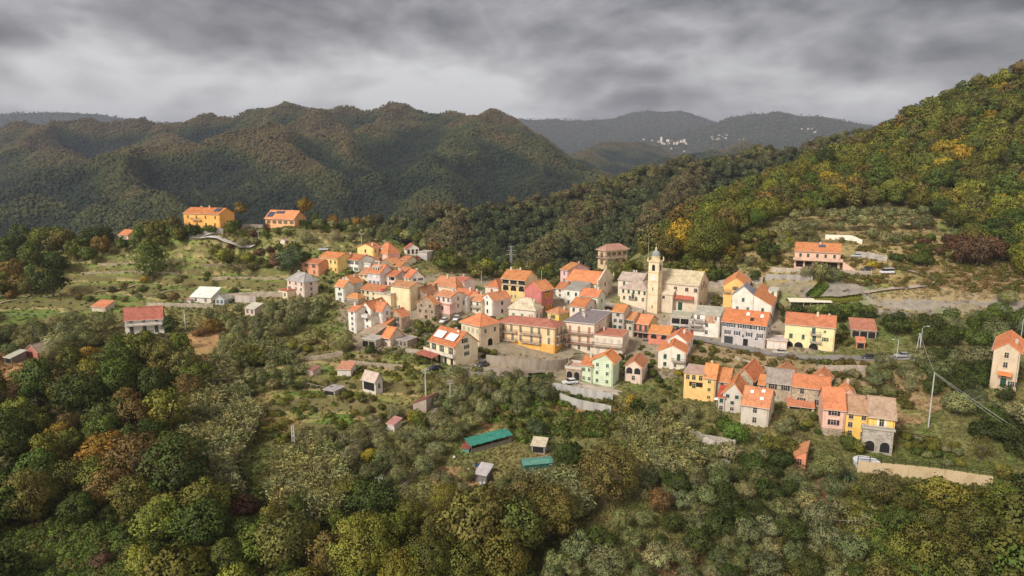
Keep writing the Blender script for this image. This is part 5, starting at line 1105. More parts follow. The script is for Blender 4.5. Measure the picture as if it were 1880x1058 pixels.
house('brick-red hut with side porch among the trees at the far left', 70, 660, 646, 47, 76, th=26, roof='gr', col=(.34, .09, .07), A='1d', Wm=5, rise=1.5, rc=(.34, .25, .2), ch=0, name='hut', cat='hut', group='sheds and huts', sh=(.25, .08, .06))
house('dark tin shed below the brick-red hut', 22, 669, 658, 8, 30, th=22, roof='sa', col=(.1, .09, .08), A='1k', Wm=4, rise=1.0, rc=(.48, .44, .4), rmat='sheet', ch=0, name='shed', cat='shed', group='sheds and huts')
house('orange roof of a house half hidden by trees left of the hilltop', 236, 440, 432, 217, 246, th=16, roof='gl', col=CREAM, A='', Wm=8, rise=2.0, rc=(.6, .2, .07), ch=0)
house('pale garden shed with orange roof among the vegetable plots', 644, 690, 679, 619, 646, th=8, roof='sa', col=(.55, .5, .44), Wm=4, rise=1.0, rc=(.5, .22, .14), rmat='sheet', ch=0, name='garden_shed', cat='shed', group='sheds and huts')
house('tumbledown grey shed with pale rusty roof above the vegetable plots', 690, 722, 700, 665, 702, th=34, roof='gl', col=(.52, .49, .44), A='1k', B='1n', rise=1.7, rc=(.5, .37, .3), rmat='sheet', ch=0, name='garden_shed', cat='shed', group='sheds and huts')
house('small rusty garden shed beside the round olive bushes', 575, 691, 682, 562, 582, th=28, roof='sa', col=(.42, .33, .28), Wm=3, rise=.6, rc=(.32, .15, .11), rmat='sheet', ch=0, name='garden_shed', cat='shed', group='sheds and huts')
house('open wooden shelter with flat grey roof among the vineyard poles', 615, 728, 719, 594, 621, th=24, roof='flat', col=(.4, .33, .25), A='1k', Wm=4, rc=(.42, .36, .33), rmat='sheet', wall='wood', ch=0, par=0, name='garden_shed', cat='shed', group='sheds and huts')
house('dark red sheet roof of a shed by the tall concrete pole', 783, 757, 745, 758, 788, th=28, roof='sc', col=(.3, .24, .2), Wm=5, rise=1.8, rc=(.26, .085, .07), rmat='sheet', ch=0, name='garden_shed', cat='shed', group='sheds and huts')
house('tiny hut with reddish roof half hidden among olive trees', 724, 793, 781, 711, 728, th=34, roof='sa', col=(.55, .5, .46), Wm=2.5, rise=.8, rc=(.46, .22, .17), rmat='sheet', ch=0, name='garden_hut', cat='hut', group='sheds and huts')
house('small grey-roofed hut with white sacks in the olive grove', 893, 891, 873, 873, 897, th=24, roof='sa', col=(.2, .18, .17), A='', Wm=3, rise=.9, rc=(.5, .48, .46), rmat='sheet', wall='wood', ch=0, name='garden_hut', cat='hut', group='sheds and huts')
house('small grey hen house with beige roof right of the turquoise sheds', 1000, 834, 820, 976, 1002, th=14, roof='sa', col=(.3, .29, .27), A='1k', Wm=3, rise=.6, rc=(.55, .46, .36), rmat='sheet', wall='wood', ch=0, name='hen_house', cat='hut', group='sheds and huts')
house('small white shrine beside the path on the upper left slope', 523, 449, 442, 514, 525, th=14, roof='gr', col=(.66, .58, .48), Wm=2, rise=.7, rc=(.5, .36, .28), ch=0, name='wayside_shrine', cat='shrine', group='sheds and huts')
# ================================================================== roads, walls, poles, cars and other things
def ground_line(pts, step=1.2):
    P = [hit(*p) for p in pts]; out = []
    for a, b in zip(P[:-1], P[1:]):
        n = max(1, int(np.hypot(*(b - a)[:2]) / step))
        for i in range(n): out.append(a[:2] + (b - a)[:2] * i / n)
    out.append(P[-1][:2]); out = np.array(out)
    k = 4                                        # round the bends
    if len(out) > 2 * k + 2:
        pad = np.concatenate([np.repeat(out[:1], k, 0), out, np.repeat(out[-1:], k, 0)]); ker = np.ones(2 * k + 1) / (2 * k + 1)
        sm = np.stack([np.convolve(pad[:, i], ker, 'valid') for i in range(2)], 1); sm[0] = out[0]; sm[-1] = out[-1]; out = sm
    return out
def ribbon(name, pts, w, mat, col, kind='structure', lift=.07, kerb=0):
    c = ground_line(pts); d = np.gradient(c, axis=0); d /= np.linalg.norm(d, axis=1)[:, None] + 1e-9; nrm = np.stack([-d[:, 1], d[:, 0]], 1)
    m = 7; offs = np.linspace(-w / 2, w / 2, m); X = c[:, 0:1] + nrm[:, 0:1] * offs; Y = c[:, 1:2] + nrm[:, 1:2] * offs
    Z = np.maximum(H(X, Y).max(1, keepdims=True) * .75 + H(X, Y) * .25, H(X, Y)) + lift
    me = mesh_np(name, np.stack([X, Y, Z], -1).reshape(-1, 3), grid_faces(*X.shape)[:, ::-1] * 1, M[mat], True)
    o = add_obj(name, me, None, col); tag(o, kind=kind)
    return c, nrm, Z[:, m // 2]
ROADC = (.25, .225, .2)
rc_, rn_, rz2 = ribbon('road', [(1180, 622), (1225, 627), (1275, 620), (1330, 632), (1400, 648), (1480, 658), (1585, 660), (1680, 655), (1760, 652), (1830, 648), (1960, 640)], 5.2, 'asphalt', ROADC)
ribbon('lane', [(893, 655), (880, 672), (862, 686), (838, 704)], 3.4, 'asphalt', (.34, .31, .28))
ribbon('lane', [(885, 688), (940, 692), (1000, 690)], 3.2, 'asphalt', (.34, .31, .28))
ribbon('footpath', [(836, 705), (808, 730), (792, 760), (795, 800), (790, 835), (770, 868), (738, 892), (712, 914)], 1.2, 'asphalt', (.3, .24, .19))
ribbon('driveway', [(340, 436), (385, 440), (420, 447), (470, 452)], 3.0, 'asphalt', (.5, .46, .42))
ribbon('driveway', [(400, 425), (385, 432), (372, 436)], 3.0, 'asphalt', (.46, .43, .4))
ribbon('track', [(1585, 540), (1650, 532), (1700, 525), (1735, 519), (1720, 510), (1690, 503), (1655, 494), (1610, 490)], 2.6, 'asphalt', (.38, .31, .25))
ribbon('piazza', [(1100, 560), (1140, 566), (1180, 574)], 8, 'asphalt', (.42, .37, .31)); ribbon('forecourt', [(1225, 592), (1262, 606), (1285, 612)], 6, 'asphalt', (.26, .25, .24))
ribbon('hill_path', [(0, 556), (60, 548), (190, 527), (330, 517)], 1.0, 'asphalt', (.34, .25, .16)); ribbon('hill_path', [(0, 546), (150, 540), (300, 535), (400, 530)], .9, 'asphalt', (.34, .25, .16))
ribbon('forecourt', [(1040, 700), (1090, 714), (1140, 722)], 4, 'asphalt', (.5, .42, .34))

def wall_along(label, pts, h, th, col, mat='stone', name='retaining_wall', cat='wall', group='walls', top=True, cop=None):
    c = ground_line(pts, 1.5); d = np.gradient(c, axis=0); d /= np.linalg.norm(d, axis=1)[:, None] + 1e-9; n = np.stack([-d[:, 1], d[:, 0]], 1)
    z = H(c[:, 0], c[:, 1]); k = 5
    if len(z) > 2 * k: z = np.convolve(np.pad(z, k, mode='edge'), np.ones(2 * k + 1) / (2 * k + 1), 'valid')
    o3 = np.array([c[0, 0], c[0, 1], z[0]]); b = MB(); V = []
    for i in range(len(c)):
        for s in (-1, 1):
            p = c[i] + n[i] * s * th / 2
            V += [(p[0] - o3[0], p[1] - o3[1], z[i] - 2.5 - o3[2]), (p[0] - o3[0], p[1] - o3[1], z[i] + h - o3[2])]
    b.v = V
    for i in range(len(c) - 1):
        a = 4 * i; e = a + 4
        for f in ((a, e, e + 1, a + 1), (a + 3, e + 3, e + 2, a + 2), (a + 1, e + 1, e + 3, a + 3)): b.f.append(f); b.m.append(0)
    b.f += [(0, 1, 3, 2), (len(V) - 4, len(V) - 2, len(V) - 1, len(V) - 3)]; b.m += [0, 0]
    o = b.build(name, M[mat], None, col, tuple(o3)); tag(o, label, cat, group)
    return c, n, z + h
wall_along('tall concrete retaining wall under the orange apartment block', [(893, 668), (915, 672), (960, 678), (1020, 682), (1042, 676)], 3.0, .5, (.34, .28, .22), 'concrete')
wall_along('lower concrete wall beside the lane below the tall retaining wall', [(888, 686), (920, 689), (965, 693), (1003, 694)], 2.0, .4, (.36, .29, .23), 'concrete')
wall_along('rough stone wall between the apartment block and the mint green house', [(1043, 672), (1060, 660), (1090, 664), (1115, 668)], 2.4, .5, (.42, .36, .28))
wall_along('pale concrete wall below the mint green house garden', [(1000, 712), (1030, 716), (1080, 728), (1125, 737)], 2.0, .4, (.46, .44, .41), 'concrete')
wall_along('lower pale wall beside the garden steps under the mint green house', [(1028, 738), (1060, 748), (1100, 756), (1122, 762)], 2.4, .4, (.42, .4, .36), 'concrete')
twc, twn, twz = wall_along('long tan plastered wall under the pool garden', [(1573, 868), (1620, 872), (1690, 876), (1750, 884), (1820, 900)], 2.5, .4, (.6, .46, .28), 'plaster')
wall_along('stone wall above the road beneath the pale yellow house', [(1350, 660), (1400, 678), (1440, 690), (1480, 700)], .9, .5, (.46, .4, .32))
wall_along('whitish masonry wall below the bend of the road', [(1500, 686), (1550, 688), (1590, 688)], 2.6, .5, (.42, .36, .3), 'stone')
wall_along('grey retaining wall behind the orange-yellow gabled house', [(1300, 530), (1330, 524), (1400, 520)], 2.5, .5, (.42, .38, .33))
wall_along('concrete wall of the gravel yard behind the banded white house', [(1405, 514), (1450, 514), (1492, 516)], 2.2, .4, (.34, .31, .28), 'concrete')
wall_along('stone wall in front of the salmon villa', [(1415, 498), (1440, 499), (1475, 503), (1560, 508), (1600, 506)], 1.8, .5, (.42, .37, .31))
wall_along('white painted wall on the slope above the salmon villa', [(1515, 437), (1545, 440), (1583, 444)], 2.0, .3, (.72, .68, .56), 'plaster')
wall_along('grey stone wall behind the silver car at the villa', [(1570, 474), (1600, 476), (1628, 480)], 2.4, .5, (.42, .4, .37))
wall_along('stone terrace wall above the vegetable plots', [(640, 665), (690, 672), (740, 676)], 1.6, .5, (.36, .31, .24))
wall_along('low stone wall beside the meadow under the cream villa', [(745, 648), (775, 652), (790, 656)], 1.4, .5, (.42, .37, .3))
wall_along('stone wall along the lane under the upper left slope', [(405, 552), (440, 548), (500, 546), (525, 547)], 2.2, .5, (.46, .4, .33))
wall_along('dry stone wall behind the white-roofed farm shed', [(270, 562), (340, 566), (392, 566)], 1.5, .5, (.42, .37, .3))
wall_along('grey masonry wall under the orange hilltop house', [(348, 440), (380, 432), (410, 430)], 2.4, .5, (.42, .39, .35))
wall_along('long grey wall left of the orange bungalow', [(430, 418), (460, 417), (486, 416)], 2.0, .5, (.36, .33, .3))
wall_along('stone terrace wall on the tan slope below the lower grey house', [(1195, 800), (1240, 804), (1300, 812), (1350, 822)], 1.8, .6, (.42, .39, .34))
wall_along('broken wall with arch at the left edge of the vegetable plots', [(560, 655), (600, 652), (630, 650)], 1.3, .5, (.38, .32, .26))
wall_along('stone wall of the church forecourt with white posts', [(1115, 592), (1160, 594), (1200, 598), (1232, 604)], 3.0, .5, (.42, .37, .31))
wall_along('grey stone wall edging the gravel terrace at the right', [(1580, 574), (1640, 580), (1700, 584)], 1.4, .5, (.34, .31, .28))
for k, (a, b_, c_, lab) in enumerate([((150, 506), (250, 502), (330, 498), 'upper'), ((180, 487), (260, 481), (330, 474), 'topmost'), ((390, 512), (470, 510), (540, 512), 'lowest'), ((370, 490), (450, 488), (520, 490), 'second')]):
    wall_along(f'low dry stone terrace wall, {lab} of the grassy left slope', [a, b_, c_], .9, .45, (.36, .31, .23))

def fence_along(label, pts, h, col, gap=2.4, rails=(.45, .95), r=.05, mat='paint', name='fence', zadd=0, cnz=None, group='fences and railings'):
    if cnz is not None: c, z = cnz
    else: c = ground_line(pts, .6); z = H(c[:, 0], c[:, 1]) + zadd
    o = empty(name, (c[0, 0], c[0, 1], z[0])); tag(o, label, 'fence', group); s = np.concatenate([[0], np.cumsum(np.hypot(*np.diff(c, axis=0).T))]); L_ = s[-1]; n = max(2, int(L_ / gap))
    q = lambda t: np.array([np.interp(t, s, c[:, 0]), np.interp(t, s, c[:, 1]), np.interp(t, s, z)])
    o0 = np.array([c[0, 0], c[0, 1], z[0]])
    pm = MB(); pm.tube([(0, 0, -.6), (0, 0, h)], r * 1.3, 5); pm = pm.mesh('post', M[mat])
    for i in range(n + 1): add_obj('post', pm, o, col, tuple(q(L_ * i / n) - o0))
    for k in rails:
        b = MB(); b.tube([tuple(q(L_ * i / n) - o0 + [0, 0, k * h]) for i in range(n + 1)], r, 5); b.build('rail', M[mat], o, col)
    return o
off = 3.0
fence_along('dark wooden rail fence on top of the tan plastered wall', None, 1.15, (.055, .04, .03), 2.2, (.5, .92), .07, 'wood', cnz=(twc, twz))
sel = slice(int(len(rc_) * .2), int(len(rc_) * .62))
fence_along('thin grey railing along the outer edge of the road', None, 1.15, (.3, .29, .28), 2.0, (.35, .65, .97), .035, cnz=(rc_[sel] - rn_[sel] * 0 + np.array([0, -2.8]), rz2[sel] - .1))
fence_along('weathered wooden fence behind the yellow hillside garden path', [(1655, 800), (1690, 806), (1725, 812)], 1.0, (.06, .045, .035), 2.0, (.5, .95), .06, 'wood')
fence_along('pale wire fence posts on the left meadow', [(0, 585), (60, 580), (140, 572), (170, 568)], 1.4, (.42, .38, .32), 3.2, (.9,), .03)
fence_along('row of thin vineyard poles above the vegetable plots', [(560, 705), (590, 716), (620, 722)], 1.7, (.5, .46, .4), 2.0, (.9,), .035)
fence_along('row of garden stakes beside the kitchen garden at lower right', [(1525, 968), (1550, 972), (1570, 970)], 1.6, (.42, .36, .27), 1.2, (.95,), .03)
fence_along('tall mesh fence round the gravel terrace', [(1720, 556), (1790, 552), (1880, 550)], 2.2, (.36, .35, .34), 2.6, (.98,), .03)

def pole(label, px, by, ty, r=.14, col=(.5, .47, .43), arm=True, cat='utility pole', name='utility_pole', group='poles carrying wires', arms=1):
    P = hit(px, by); z0 = h1(P[0], P[1]); h = z_at(ty, P[1]) - z0; o = empty(name, (P[0], P[1], z0)); tag(o, label, cat, group)
    b = MB(); b.tube([(0, 0, -.8), (0, 0, h)], [r * 1.25, r * .75], 8); b.build('mast', M['concrete'], o, col)
    if arm:
        for k in range(arms):
            z = h - .35 - k * .75; b = MB(); b.box(-.75, .75, -.05, .05, z - .06, z + .06); a = b.build('crossarm', M['wood'], o, (.32, .28, .24))
            for x in (-.68, -.3, .3, .68): q = MB(); q.lathe([(.03, z + .06), (.07, z + .1), (.07, z + .22), (.03, z + .26)], 6, (x, 0)); q.build('insulator', M['paint'], a, (.6, .58, .52))
    return np.array([P[0], P[1], z0 + h]), o
pA, _ = pole('concrete utility pole beside the dark red shed roof', 782, 736, 677, .2, arms=2)
pB, _ = pole('wooden pole with crossarms left of the lane in the olive grove', 827, 748, 697, .14, (.5, .44, .36), arms=2)
pD, _ = pole('pole among the reeds and olives near the bottom footpath', 697, 918, 876, .11, (.5, .46, .4))
pE, _ = pole('pole standing in the dark wood at the bottom edge', 607, 1050, 1008, .1, (.5, .48, .44))
pF, _ = pole('tall tapered concrete pole on the bare slope right of the yellow houses', 1704, 786, 684, .15, (.48, .46, .43), arm=False)
pG, _ = pole('slim white mast right of the lone white house', 341, 607, 570, .13, (.7, .68, .64), arm=False)
pH, _ = pole('pole left of the driveway on the upper slope', 398, 473, 446, .14, (.56, .52, .46))
pI, _ = pole('pole beside the orange hilltop house', 436, 424, 409, .12, (.5, .47, .43)); pJ, _ = pole('pole below the orange bungalow', 475, 441, 424, .12, (.56, .52, .46))
pK, _ = pole('pole above the terracotta-red annex', 541, 463, 441, .12, (.56, .52, .46)); pL, _ = pole('pole behind the topmost yellow house', 664, 456, 428, .12, (.56, .52, .46))
pM, _ = pole('pole beside the salmon hipped house', 706, 462, 442, .12, (.5, .46, .42)); pN, _ = pole('thin pole behind the dark red house', 994, 520, 497, .1, (.56, .54, .5), arm=False)
pO, _ = pole('tall thin mast behind the bell tower', 1190, 476, 438, .1, (.5, .47, .4), arm=False); pP, _ = pole('pole on the wooded slope above the olive rows', 1339, 396, 376, .14, (.56, .54, .5))
pQ, _ = pole('pole left of the open-fronted barn with a lamp arm', 1647, 656, 622, .1, (.5, .46, .42), arm=False)
pR, _ = pole('white pole behind the wide hipped roof', 884, 520, 498, .08, (.6, .58, .54), arm=False)
pS, _ = pole('small pole high on the right hillside', 1558, 312, 280, .14, (.6, .56, .5))
def lattice_pole():
    P = hit(540, 832); z0 = h1(P[0], P[1]); h = z_at(781, P[1]) - z0; o = empty('utility_pole', (P[0], P[1], z0)); tag(o, 'square concrete pole with holes on the grassy bank above the reeds', 'utility pole', 'poles carrying wires')
    b = MB()
    for s in (-1, 1): b.hexa([(s * .32 - .1, -.14, -.6), (s * .32 + .1, -.14, -.6), (s * .32 + .1, .14, -.6), (s * .32 - .1, .14, -.6), (s * .2 - .1, -.12, h), (s * .2 + .1, -.12, h), (s * .2 + .1, .12, h), (s * .2 - .1, .12, h)])
    b.build('mast', M['concrete'], o, (.52, .48, .42))
    for k in range(7): q = MB(); z = h * (k + .5) / 7; q.box(-.2, .2, -.1, .1, z - .12, z + .12); q.build('web', M['concrete'], o, (.5, .46, .4))
    return np.array([P[0], P[1], z0 + h])
pC = lattice_pole()
def street_lamp(label, px, by, ty, side=1):
    P = hit(px, by); z0 = h1(P[0], P[1]); h = z_at(ty, P[1]) - z0; o = empty('street_lamp', (P[0], P[1], z0)); tag(o, label, 'street lamp', 'street lamps along the road')
    b = MB(); b.tube([(0, 0, -.5), (0, 0, h - .7), (side * .25, 0, h - .2), (side * .9, 0, h), (side * 1.5, 0, h)], [.1, .07, .06, .05, .05], 7); b.build('post', M['paint'], o, (.5, .5, .48))
    q = MB(); q.hexa([(side * 1.3, -.14, h - .1), (side * 2.1, -.1, h - .05), (side * 2.1, .1, h - .05), (side * 1.3, .14, h - .1), (side * 1.3, -.12, h + .06), (side * 2.1, -.08, h + .04), (side * 2.1, .08, h + .04), (side * 1.3, .12, h + .06)]); l = q.build('lamp_head', M['paint'], o, (.6, .6, .58))
    q = MB(); q.box(min(side * 1.4, side * 2.0), max(side * 1.4, side * 2.0), -.08, .08, h - .13, h - .1); q.build('lens', M['lens'], l)
street_lamp('tall street lamp beside the A-shaped mast on the road', 1688, 655, 599, 1); street_lamp('street lamp rising behind the tall beige house', 1871, 645, 583, 1); street_lamp('street lamp beside the kiosk, arm over the road', 1646, 658, 623, -1)
street_lamp('short street lamp at the garages under the church', 1222, 622, 596, -1)
def a_mast():
    P = hit(1684, 662); z0 = h1(P[0], P[1]); h = z_at(612, P[1]) - z0; o = empty('wire_mast', (P[0], P[1], z0)); tag(o, 'A-shaped steel mast at the roadside where the cables cross', 'utility pole', 'poles carrying wires')
    for s in (-1, 1): b = MB(); b.tube([(s * .9, 0, -.6), (s * .1, 0, h)], .09, 6); b.build('leg', M['paint'], o, (.55, .55, .53))
    b = MB(); b.tube([(-.8, 0, h * .35), (.8, 0, h * .35)], .05, 5); b.build('brace', M['paint'], o, (.55, .55, .53)); return np.array([P[0], P[1], z0 + h])
pT = a_mast()
def pylon():
    P = hit(936, 505); Y = 330; b3 = at(938, 494, Y); z0 = b3[2]; h = z_at(452, Y) - z0; o = empty('pylon', tuple(b3)); tag(o, 'grey lattice pylon against the wooded valley behind the village', 'pylon')
    b = MB()
    for sx in (-1, 1):
        for sy in (-1, 1): b.tube([(sx * 1.3, sy * 1.3, -14), (sx * .25, sy * .25, h)], .07, 4)
    for k in range(8):
        z = h * k / 8; w = 1.3 - 1.05 * (z + 14) / (h + 14)
        for s in (-1, 1): b.tube([(-w, s * w, z), (w * .9, s * w * .9, z + h / 8)], .045, 4); b.tube([(w, s * w, z), (-w * .9, s * w * .9, z + h / 8)], .045, 4)
    b.build('tower_frame', M['paint'], o, (.42, .42, .42))
    for z, w in ((h * .62, 2.6), (h * .8, 2.1), (h * .97, 1.6)): q = MB(); q.tube([(-w, 0, z), (0, 0, z + .3), (w, 0, z)], .08, 4); q.build('crossarm', M['paint'], o, (.42, .42, .42))
pylon()
def cable(label, pts, sag, r=.03, col=(.3, .3, .3), name='cable'):
    pts = [np.array(p, float) for p in pts]; o3 = pts[0]; q = []
    for a, b in zip(pts[:-1], pts[1:]):
        for i in range(14): t = i / 14; p = a + (b - a) * t; p = p - [0, 0, 4 * sag * t * (1 - t)]; q.append(tuple(p - o3))
    q.append(tuple(pts[-1] - o3)); b = MB(); b.tube(q, r, 4); o = b.build(name, M['paint'], None, col, tuple(o3)); tag(o, label, 'cable', 'overhead wires')
up = np.array([0, 0, -.2]); wend = at(1990, 868, 138)
cable('upper thick cable from the A-shaped mast down to the right edge', [pT, pF, wend + [0, 0, .35]], .5, .035, (.5, .48, .45)); cable('lower thick cable just under the upper one, falling to the right edge', [pF + up, wend - [0, 0, .25]], .9, .032, (.42, .4, .38))
cable('thin wire from the kiosk lamp to the A-shaped mast', [pQ, pT], .5, .02)
cable('thin wire between the two bottom poles', [pE, pD], .8, .02, (.36, .35, .32)); cable('thin wire from the footpath pole up to the crossarm pole', [pD, pB], 1.2, .02, (.36, .35, .32)); cable('thin wire between the concrete pole and the holed pole', [pA, pC], 1.0, .02, (.36, .35, .32))
cable('thin wire along the poles below the hilltop', [pI, pJ], .5, .018); cable('thin wire from the hilltop house to its pole', [pI, at(408, 398, pI[1])], .3, .018); cable('thin wire over the upper village to the left', [pK, pL], .6, .018, (.42, .4, .36)); cable('thin wire from the upper village pole to the right', [pL, pM], .4, .018, (.42, .4, .36))
cable('long dark wire across the wood at lower left', [at(-60, 985, 118), at(250, 885, 132)], .6, .03, (.3, .3, .26))

def car(label, px, by, ang, col, kind='car'):
    P = hit(px, by); z = h1(P[0], P[1]) + .1
    if kind == 'road':
        i = int(np.argmin(np.hypot(rc_[:, 0] - P[0], rc_[:, 1] - P[1]))); z = rz2[i] + .02; P[:2] = rc_[i]
    o = empty('parked_car' if kind != 'van' else 'parked_van', (P[0], P[1], z), R(ang)); tag(o, label, 'car' if kind != 'van' else 'van', 'cars parked in the village')
    l, w = (4.2, 1.72) if kind != 'van' else (4.9, 1.9); b = MB()
    prof = [(-l / 2, .35), (-l / 2 + .05, .75), (-l / 2 + .9, .92), (-l * .18, .98), (l / 2 - .25, 1.0), (l / 2, .8), (l / 2, .35)] if kind != 'van' else [(-l / 2, .35), (-l / 2 + .05, .9), (-l / 2 + .6, 1.1), (l / 2 - .05, 1.15), (l / 2, .35)]
    for s0, s1, ins in ((-w / 2, w / 2, 0),): b.poly([(x, s0, z_) for x, z_ in prof], (0, s1 - s0, 0))
    body = b.build('body', M['car'], o, col); md = body.modifiers.new('soft', 'BEVEL'); md.width = .09; md.segments = 2
    top = 1.5 if kind != 'van' else 2.05
    cab = [(-l * .2, .95), (-l * .06, top - .06), (l * .12, top), (l * .34, top - .08), (l * .45, .97)] if kind != 'van' else [(-l * .36, 1.08), (-l * .26, top - .05), (l * .47, top), (l * .49, 1.1)]
    c = MB(); c.poly([(x, -w / 2 + .12, z_) for x, z_ in cab], (0, w - .24, 0)); c.build('windows', M['glass'], o)
    rf = MB(); xs = [p for p in cab if p[1] > top - .15]; rf.box(xs[0][0], xs[-1][0], -w / 2 + .1, w / 2 - .1, top - .05, top + .03); rf.build('roof', M['car'], o, col)
    for x in (-l * .31, l * .31):
        for s in (-1, 1):
            q = MB(); q.tube([(x, s * (w / 2 - .18), .32), (x, s * (w / 2 + .02), .32)], .33, 12); wh = q.build('wheel', M['rubber'], o)
            q = MB(); q.tube([(x, s * (w / 2 + .0), .32), (x, s * (w / 2 + .035), .32)], .2, 10); q.build('rim', M['paint'], wh, (.5, .5, .5))
    for s in (-1, 1):
        q = MB(); q.box(-l / 2 - .015, -l / 2 + .06, s * .6 - .16, s * .6 + .16, .62, .76); q.build('headlight', M['lens'], o)
        q = MB(); q.box(l / 2 - .05, l / 2 + .015, s * .66 - .1, s * .66 + .1, .6, .78); q.build('tail_light', M['paint'], o, (.3, .03, .03))
    HRECT.append((px - 12, by - 10, px + 12, by + 2)); return o
car('black car driving on the road right of the pale yellow house', 1586, 656, -4, (.025, .028, .034), 'road'); car('white car parked under the church garages, nearest the derelict house', 1271, 613, -30, (.7, .7, .7)); car('black car parked at the garages under the church', 1246, 610, -20, (.03, .03, .035)); car('white car half hidden at the left end of the garages', 1236, 611, 60, (.68, .68, .68))
car('white small car left below the bright pink extension', 815, 592, 70, (.72, .72, .72)); car('white car right of the bright pink extension', 838, 588, 80, (.7, .7, .7)); car('silver car behind the salmon villa', 1573, 474, 10, (.5, .54, .58)); car('dark car under the salmon villa stairs', 1591, 497, 8, (.05, .05, .06)); car('white boxy van on the track below the villa', 1628, 503, 5, (.68, .68, .66), 'van'); car('small red car beside the grey concrete garage', 764, 478, 20, (.4, .05, .05)); car('dark car under the porch canopy of the cream villa', 798, 681, 30, (.03, .03, .035)); car('silver-white car on the upper lane above the long yellow building', 594, 461, 10, (.6, .62, .66))

car('dark grey car on the lane beside the tall retaining wall', 884, 672, 60, (.06, .06, .065)); car('white car on the gravel forecourt left of the mint green house', 1046, 706, 15, (.66, .67, .68)); car('silver car at the far end of the road near the A-shaped mast', 1652, 655, 2, (.42, .43, .45), 'road'); car('beige car in front of the low garage annex', 1428, 651, -8, (.5, .45, .36), 'road')
# ---- turquoise sheds, tent, pool, barrels
def long_shed(label, L0, L1, back, hgt, roofc, sidec, name='poultry_shed', round_=False):
    A = hit(*L0); B = hit(*L1); d = (B - A)[:2]; ln = float(np.hypot(*d)); ang = math.atan2(d[1], d[0]); z = h1(A[0], A[1]); sl = (h1(B[0], B[1]) - z) / ln
    o = empty(name, (A[0], A[1], z), ang); tag(o, label, 'shed', 'sheds and huts'); b = MB(); w = back
    for x in np.linspace(0, ln, max(3, int(ln / 2.5))):
        for y in (0, w): b.box(x - .06, x + .06, y - .06, y + .06, -1 + sl * x, hgt * (1 if y == 0 else 1.18) + sl * x)
    b.build('post', M['wood'], o, (.2, .16, .12))
    s = MB(); s.hexa([(0, -.03, -.5), (ln, -.03, -.5 + sl * ln), (ln, .03, -.5 + sl * ln), (0, .03, -.5), (0, -.03, hgt * (.55 if not round_ else 1)), (ln, -.03, hgt * (.55 if not round_ else 1) + sl * ln), (ln, .03, hgt * (.55 if not round_ else 1) + sl * ln), (0, .03, hgt * (.55 if not round_ else 1))]); s.box(-.06, 0, 0, w, -.5, hgt)
    s.build('side_panel', M['sheet'], o, sidec)
    n = 18; r = MB()
    for i in range(n):
        x0 = -.3 + (ln + .6) * i / n; x1 = -.3 + (ln + .6) * (i + 1) / n + .02; j = random.Random(i).uniform(-.05, .05)
        ys = [(-.35, hgt - .02), (w * .45, hgt * 1.16), (w + .35, hgt * 1.16)] if not round_ else [(-.15, hgt * .98), (w * .3, hgt * 1.22), (w * .7, hgt * 1.22), (w + .15, hgt)]
        for (ya, za), (yb, zb_) in zip(ys[:-1], ys[1:]): r.poly([(x0, ya, za + j + sl * x0), (x0, yb, zb_ + j + sl * x0), (x0, yb, zb_ + j + .06 + sl * x0), (x0, ya, za + j + .06 + sl * x0)], (x1 - x0, 0, sl * (x1 - x0)))
    r.build('roof', M['sheet'], o, roofc); HRECT.append((min(L0[0], L1[0]) - 5, min(L0[1], L1[1]) - 26, max(L0[0], L1[0]) + 8, max(L0[1], L1[1]) + 2)); return o
long_shed('long low shed with bright turquoise sheet roof', (866, 833), (938, 812), 3.2, 1.9, (.045, .24, .18), (.16, .14, .11))
long_shed('short covered frame in dark turquoise sheeting beside the big trees', (962, 872), (1014, 866), 3.0, 2.2, (.11, .28, .22), (.025, .12, .1), 'covered_frame', True)
house('small green box shed with red roof at the end of the turquoise shed', 861, 833, 824, 848, 865, th=14, roof='flat', col=(.04, .2, .13), Wm=2, rc=(.34, .1, .08), rmat='sheet', A='', ch=0, par=0, name='tool_shed', cat='shed', group='sheds and huts')
def barrel(px, by, col, lab, k):
    P = hit(px, by); z = h1(P[0], P[1]); o = empty('barrel', (P[0], P[1], z)); tag(o, lab, 'barrel', 'blue barrels in the olive grove')
    b = MB(); b.lathe([(.28, 0), (.3, .05), (.33, .3), (.3, .32), (.33, .6), (.3, .85), (.28, .9)], 12); b.build('body', M['paint'], o, col); q = MB(); q.lathe([(.29, .9), (.29, .94), (.2, .95)], 12); q.build('lid', M['paint'], o, (.03, .04, .06))
for k, (x, y, l) in enumerate([(874, 858, 'leftmost dark blue barrel under the olive boughs'), (878, 860, 'second blue barrel from the left under the olive boughs'), (882, 861, 'middle blue barrel, lowest of the row'), (886, 860, 'fourth blue barrel, beside the pale end one'), (891, 858, 'pale blue barrel at the right end of the row')]): barrel(x, y, (.03, .08, .22) if k < 4 else (.2, .3, .45), l, k)
def sack(px, by, lab, col=(.62, .62, .62)):
    P = hit(px, by); b = MB(); b.lathe([(.2, -.1), (.3, .08), (.32, .3), (.26, .5), (.1, .58), (.13, .68)], 9); o = b.build('sack', M['paint'], None, col, (P[0], P[1], h1(P[0], P[1]))); tag(o, lab, 'sack', 'pale sacks and tanks in the garden plots')
for x, y, l in ((834, 843, 'big white sack left of the green box shed'), (882, 891, 'white sack leaning at the grey-roofed hut'), (889, 891, 'second white sack at the grey-roofed hut'), (861, 864, 'small pale sack left of the blue barrels'), (969, 875, 'pale canister at the corner of the covered frame'), (950, 890, 'cream sack in the reeds under the covered frame'), (712, 790, 'blue-white sack beside the tiny reddish hut')): sack(x, y, l)
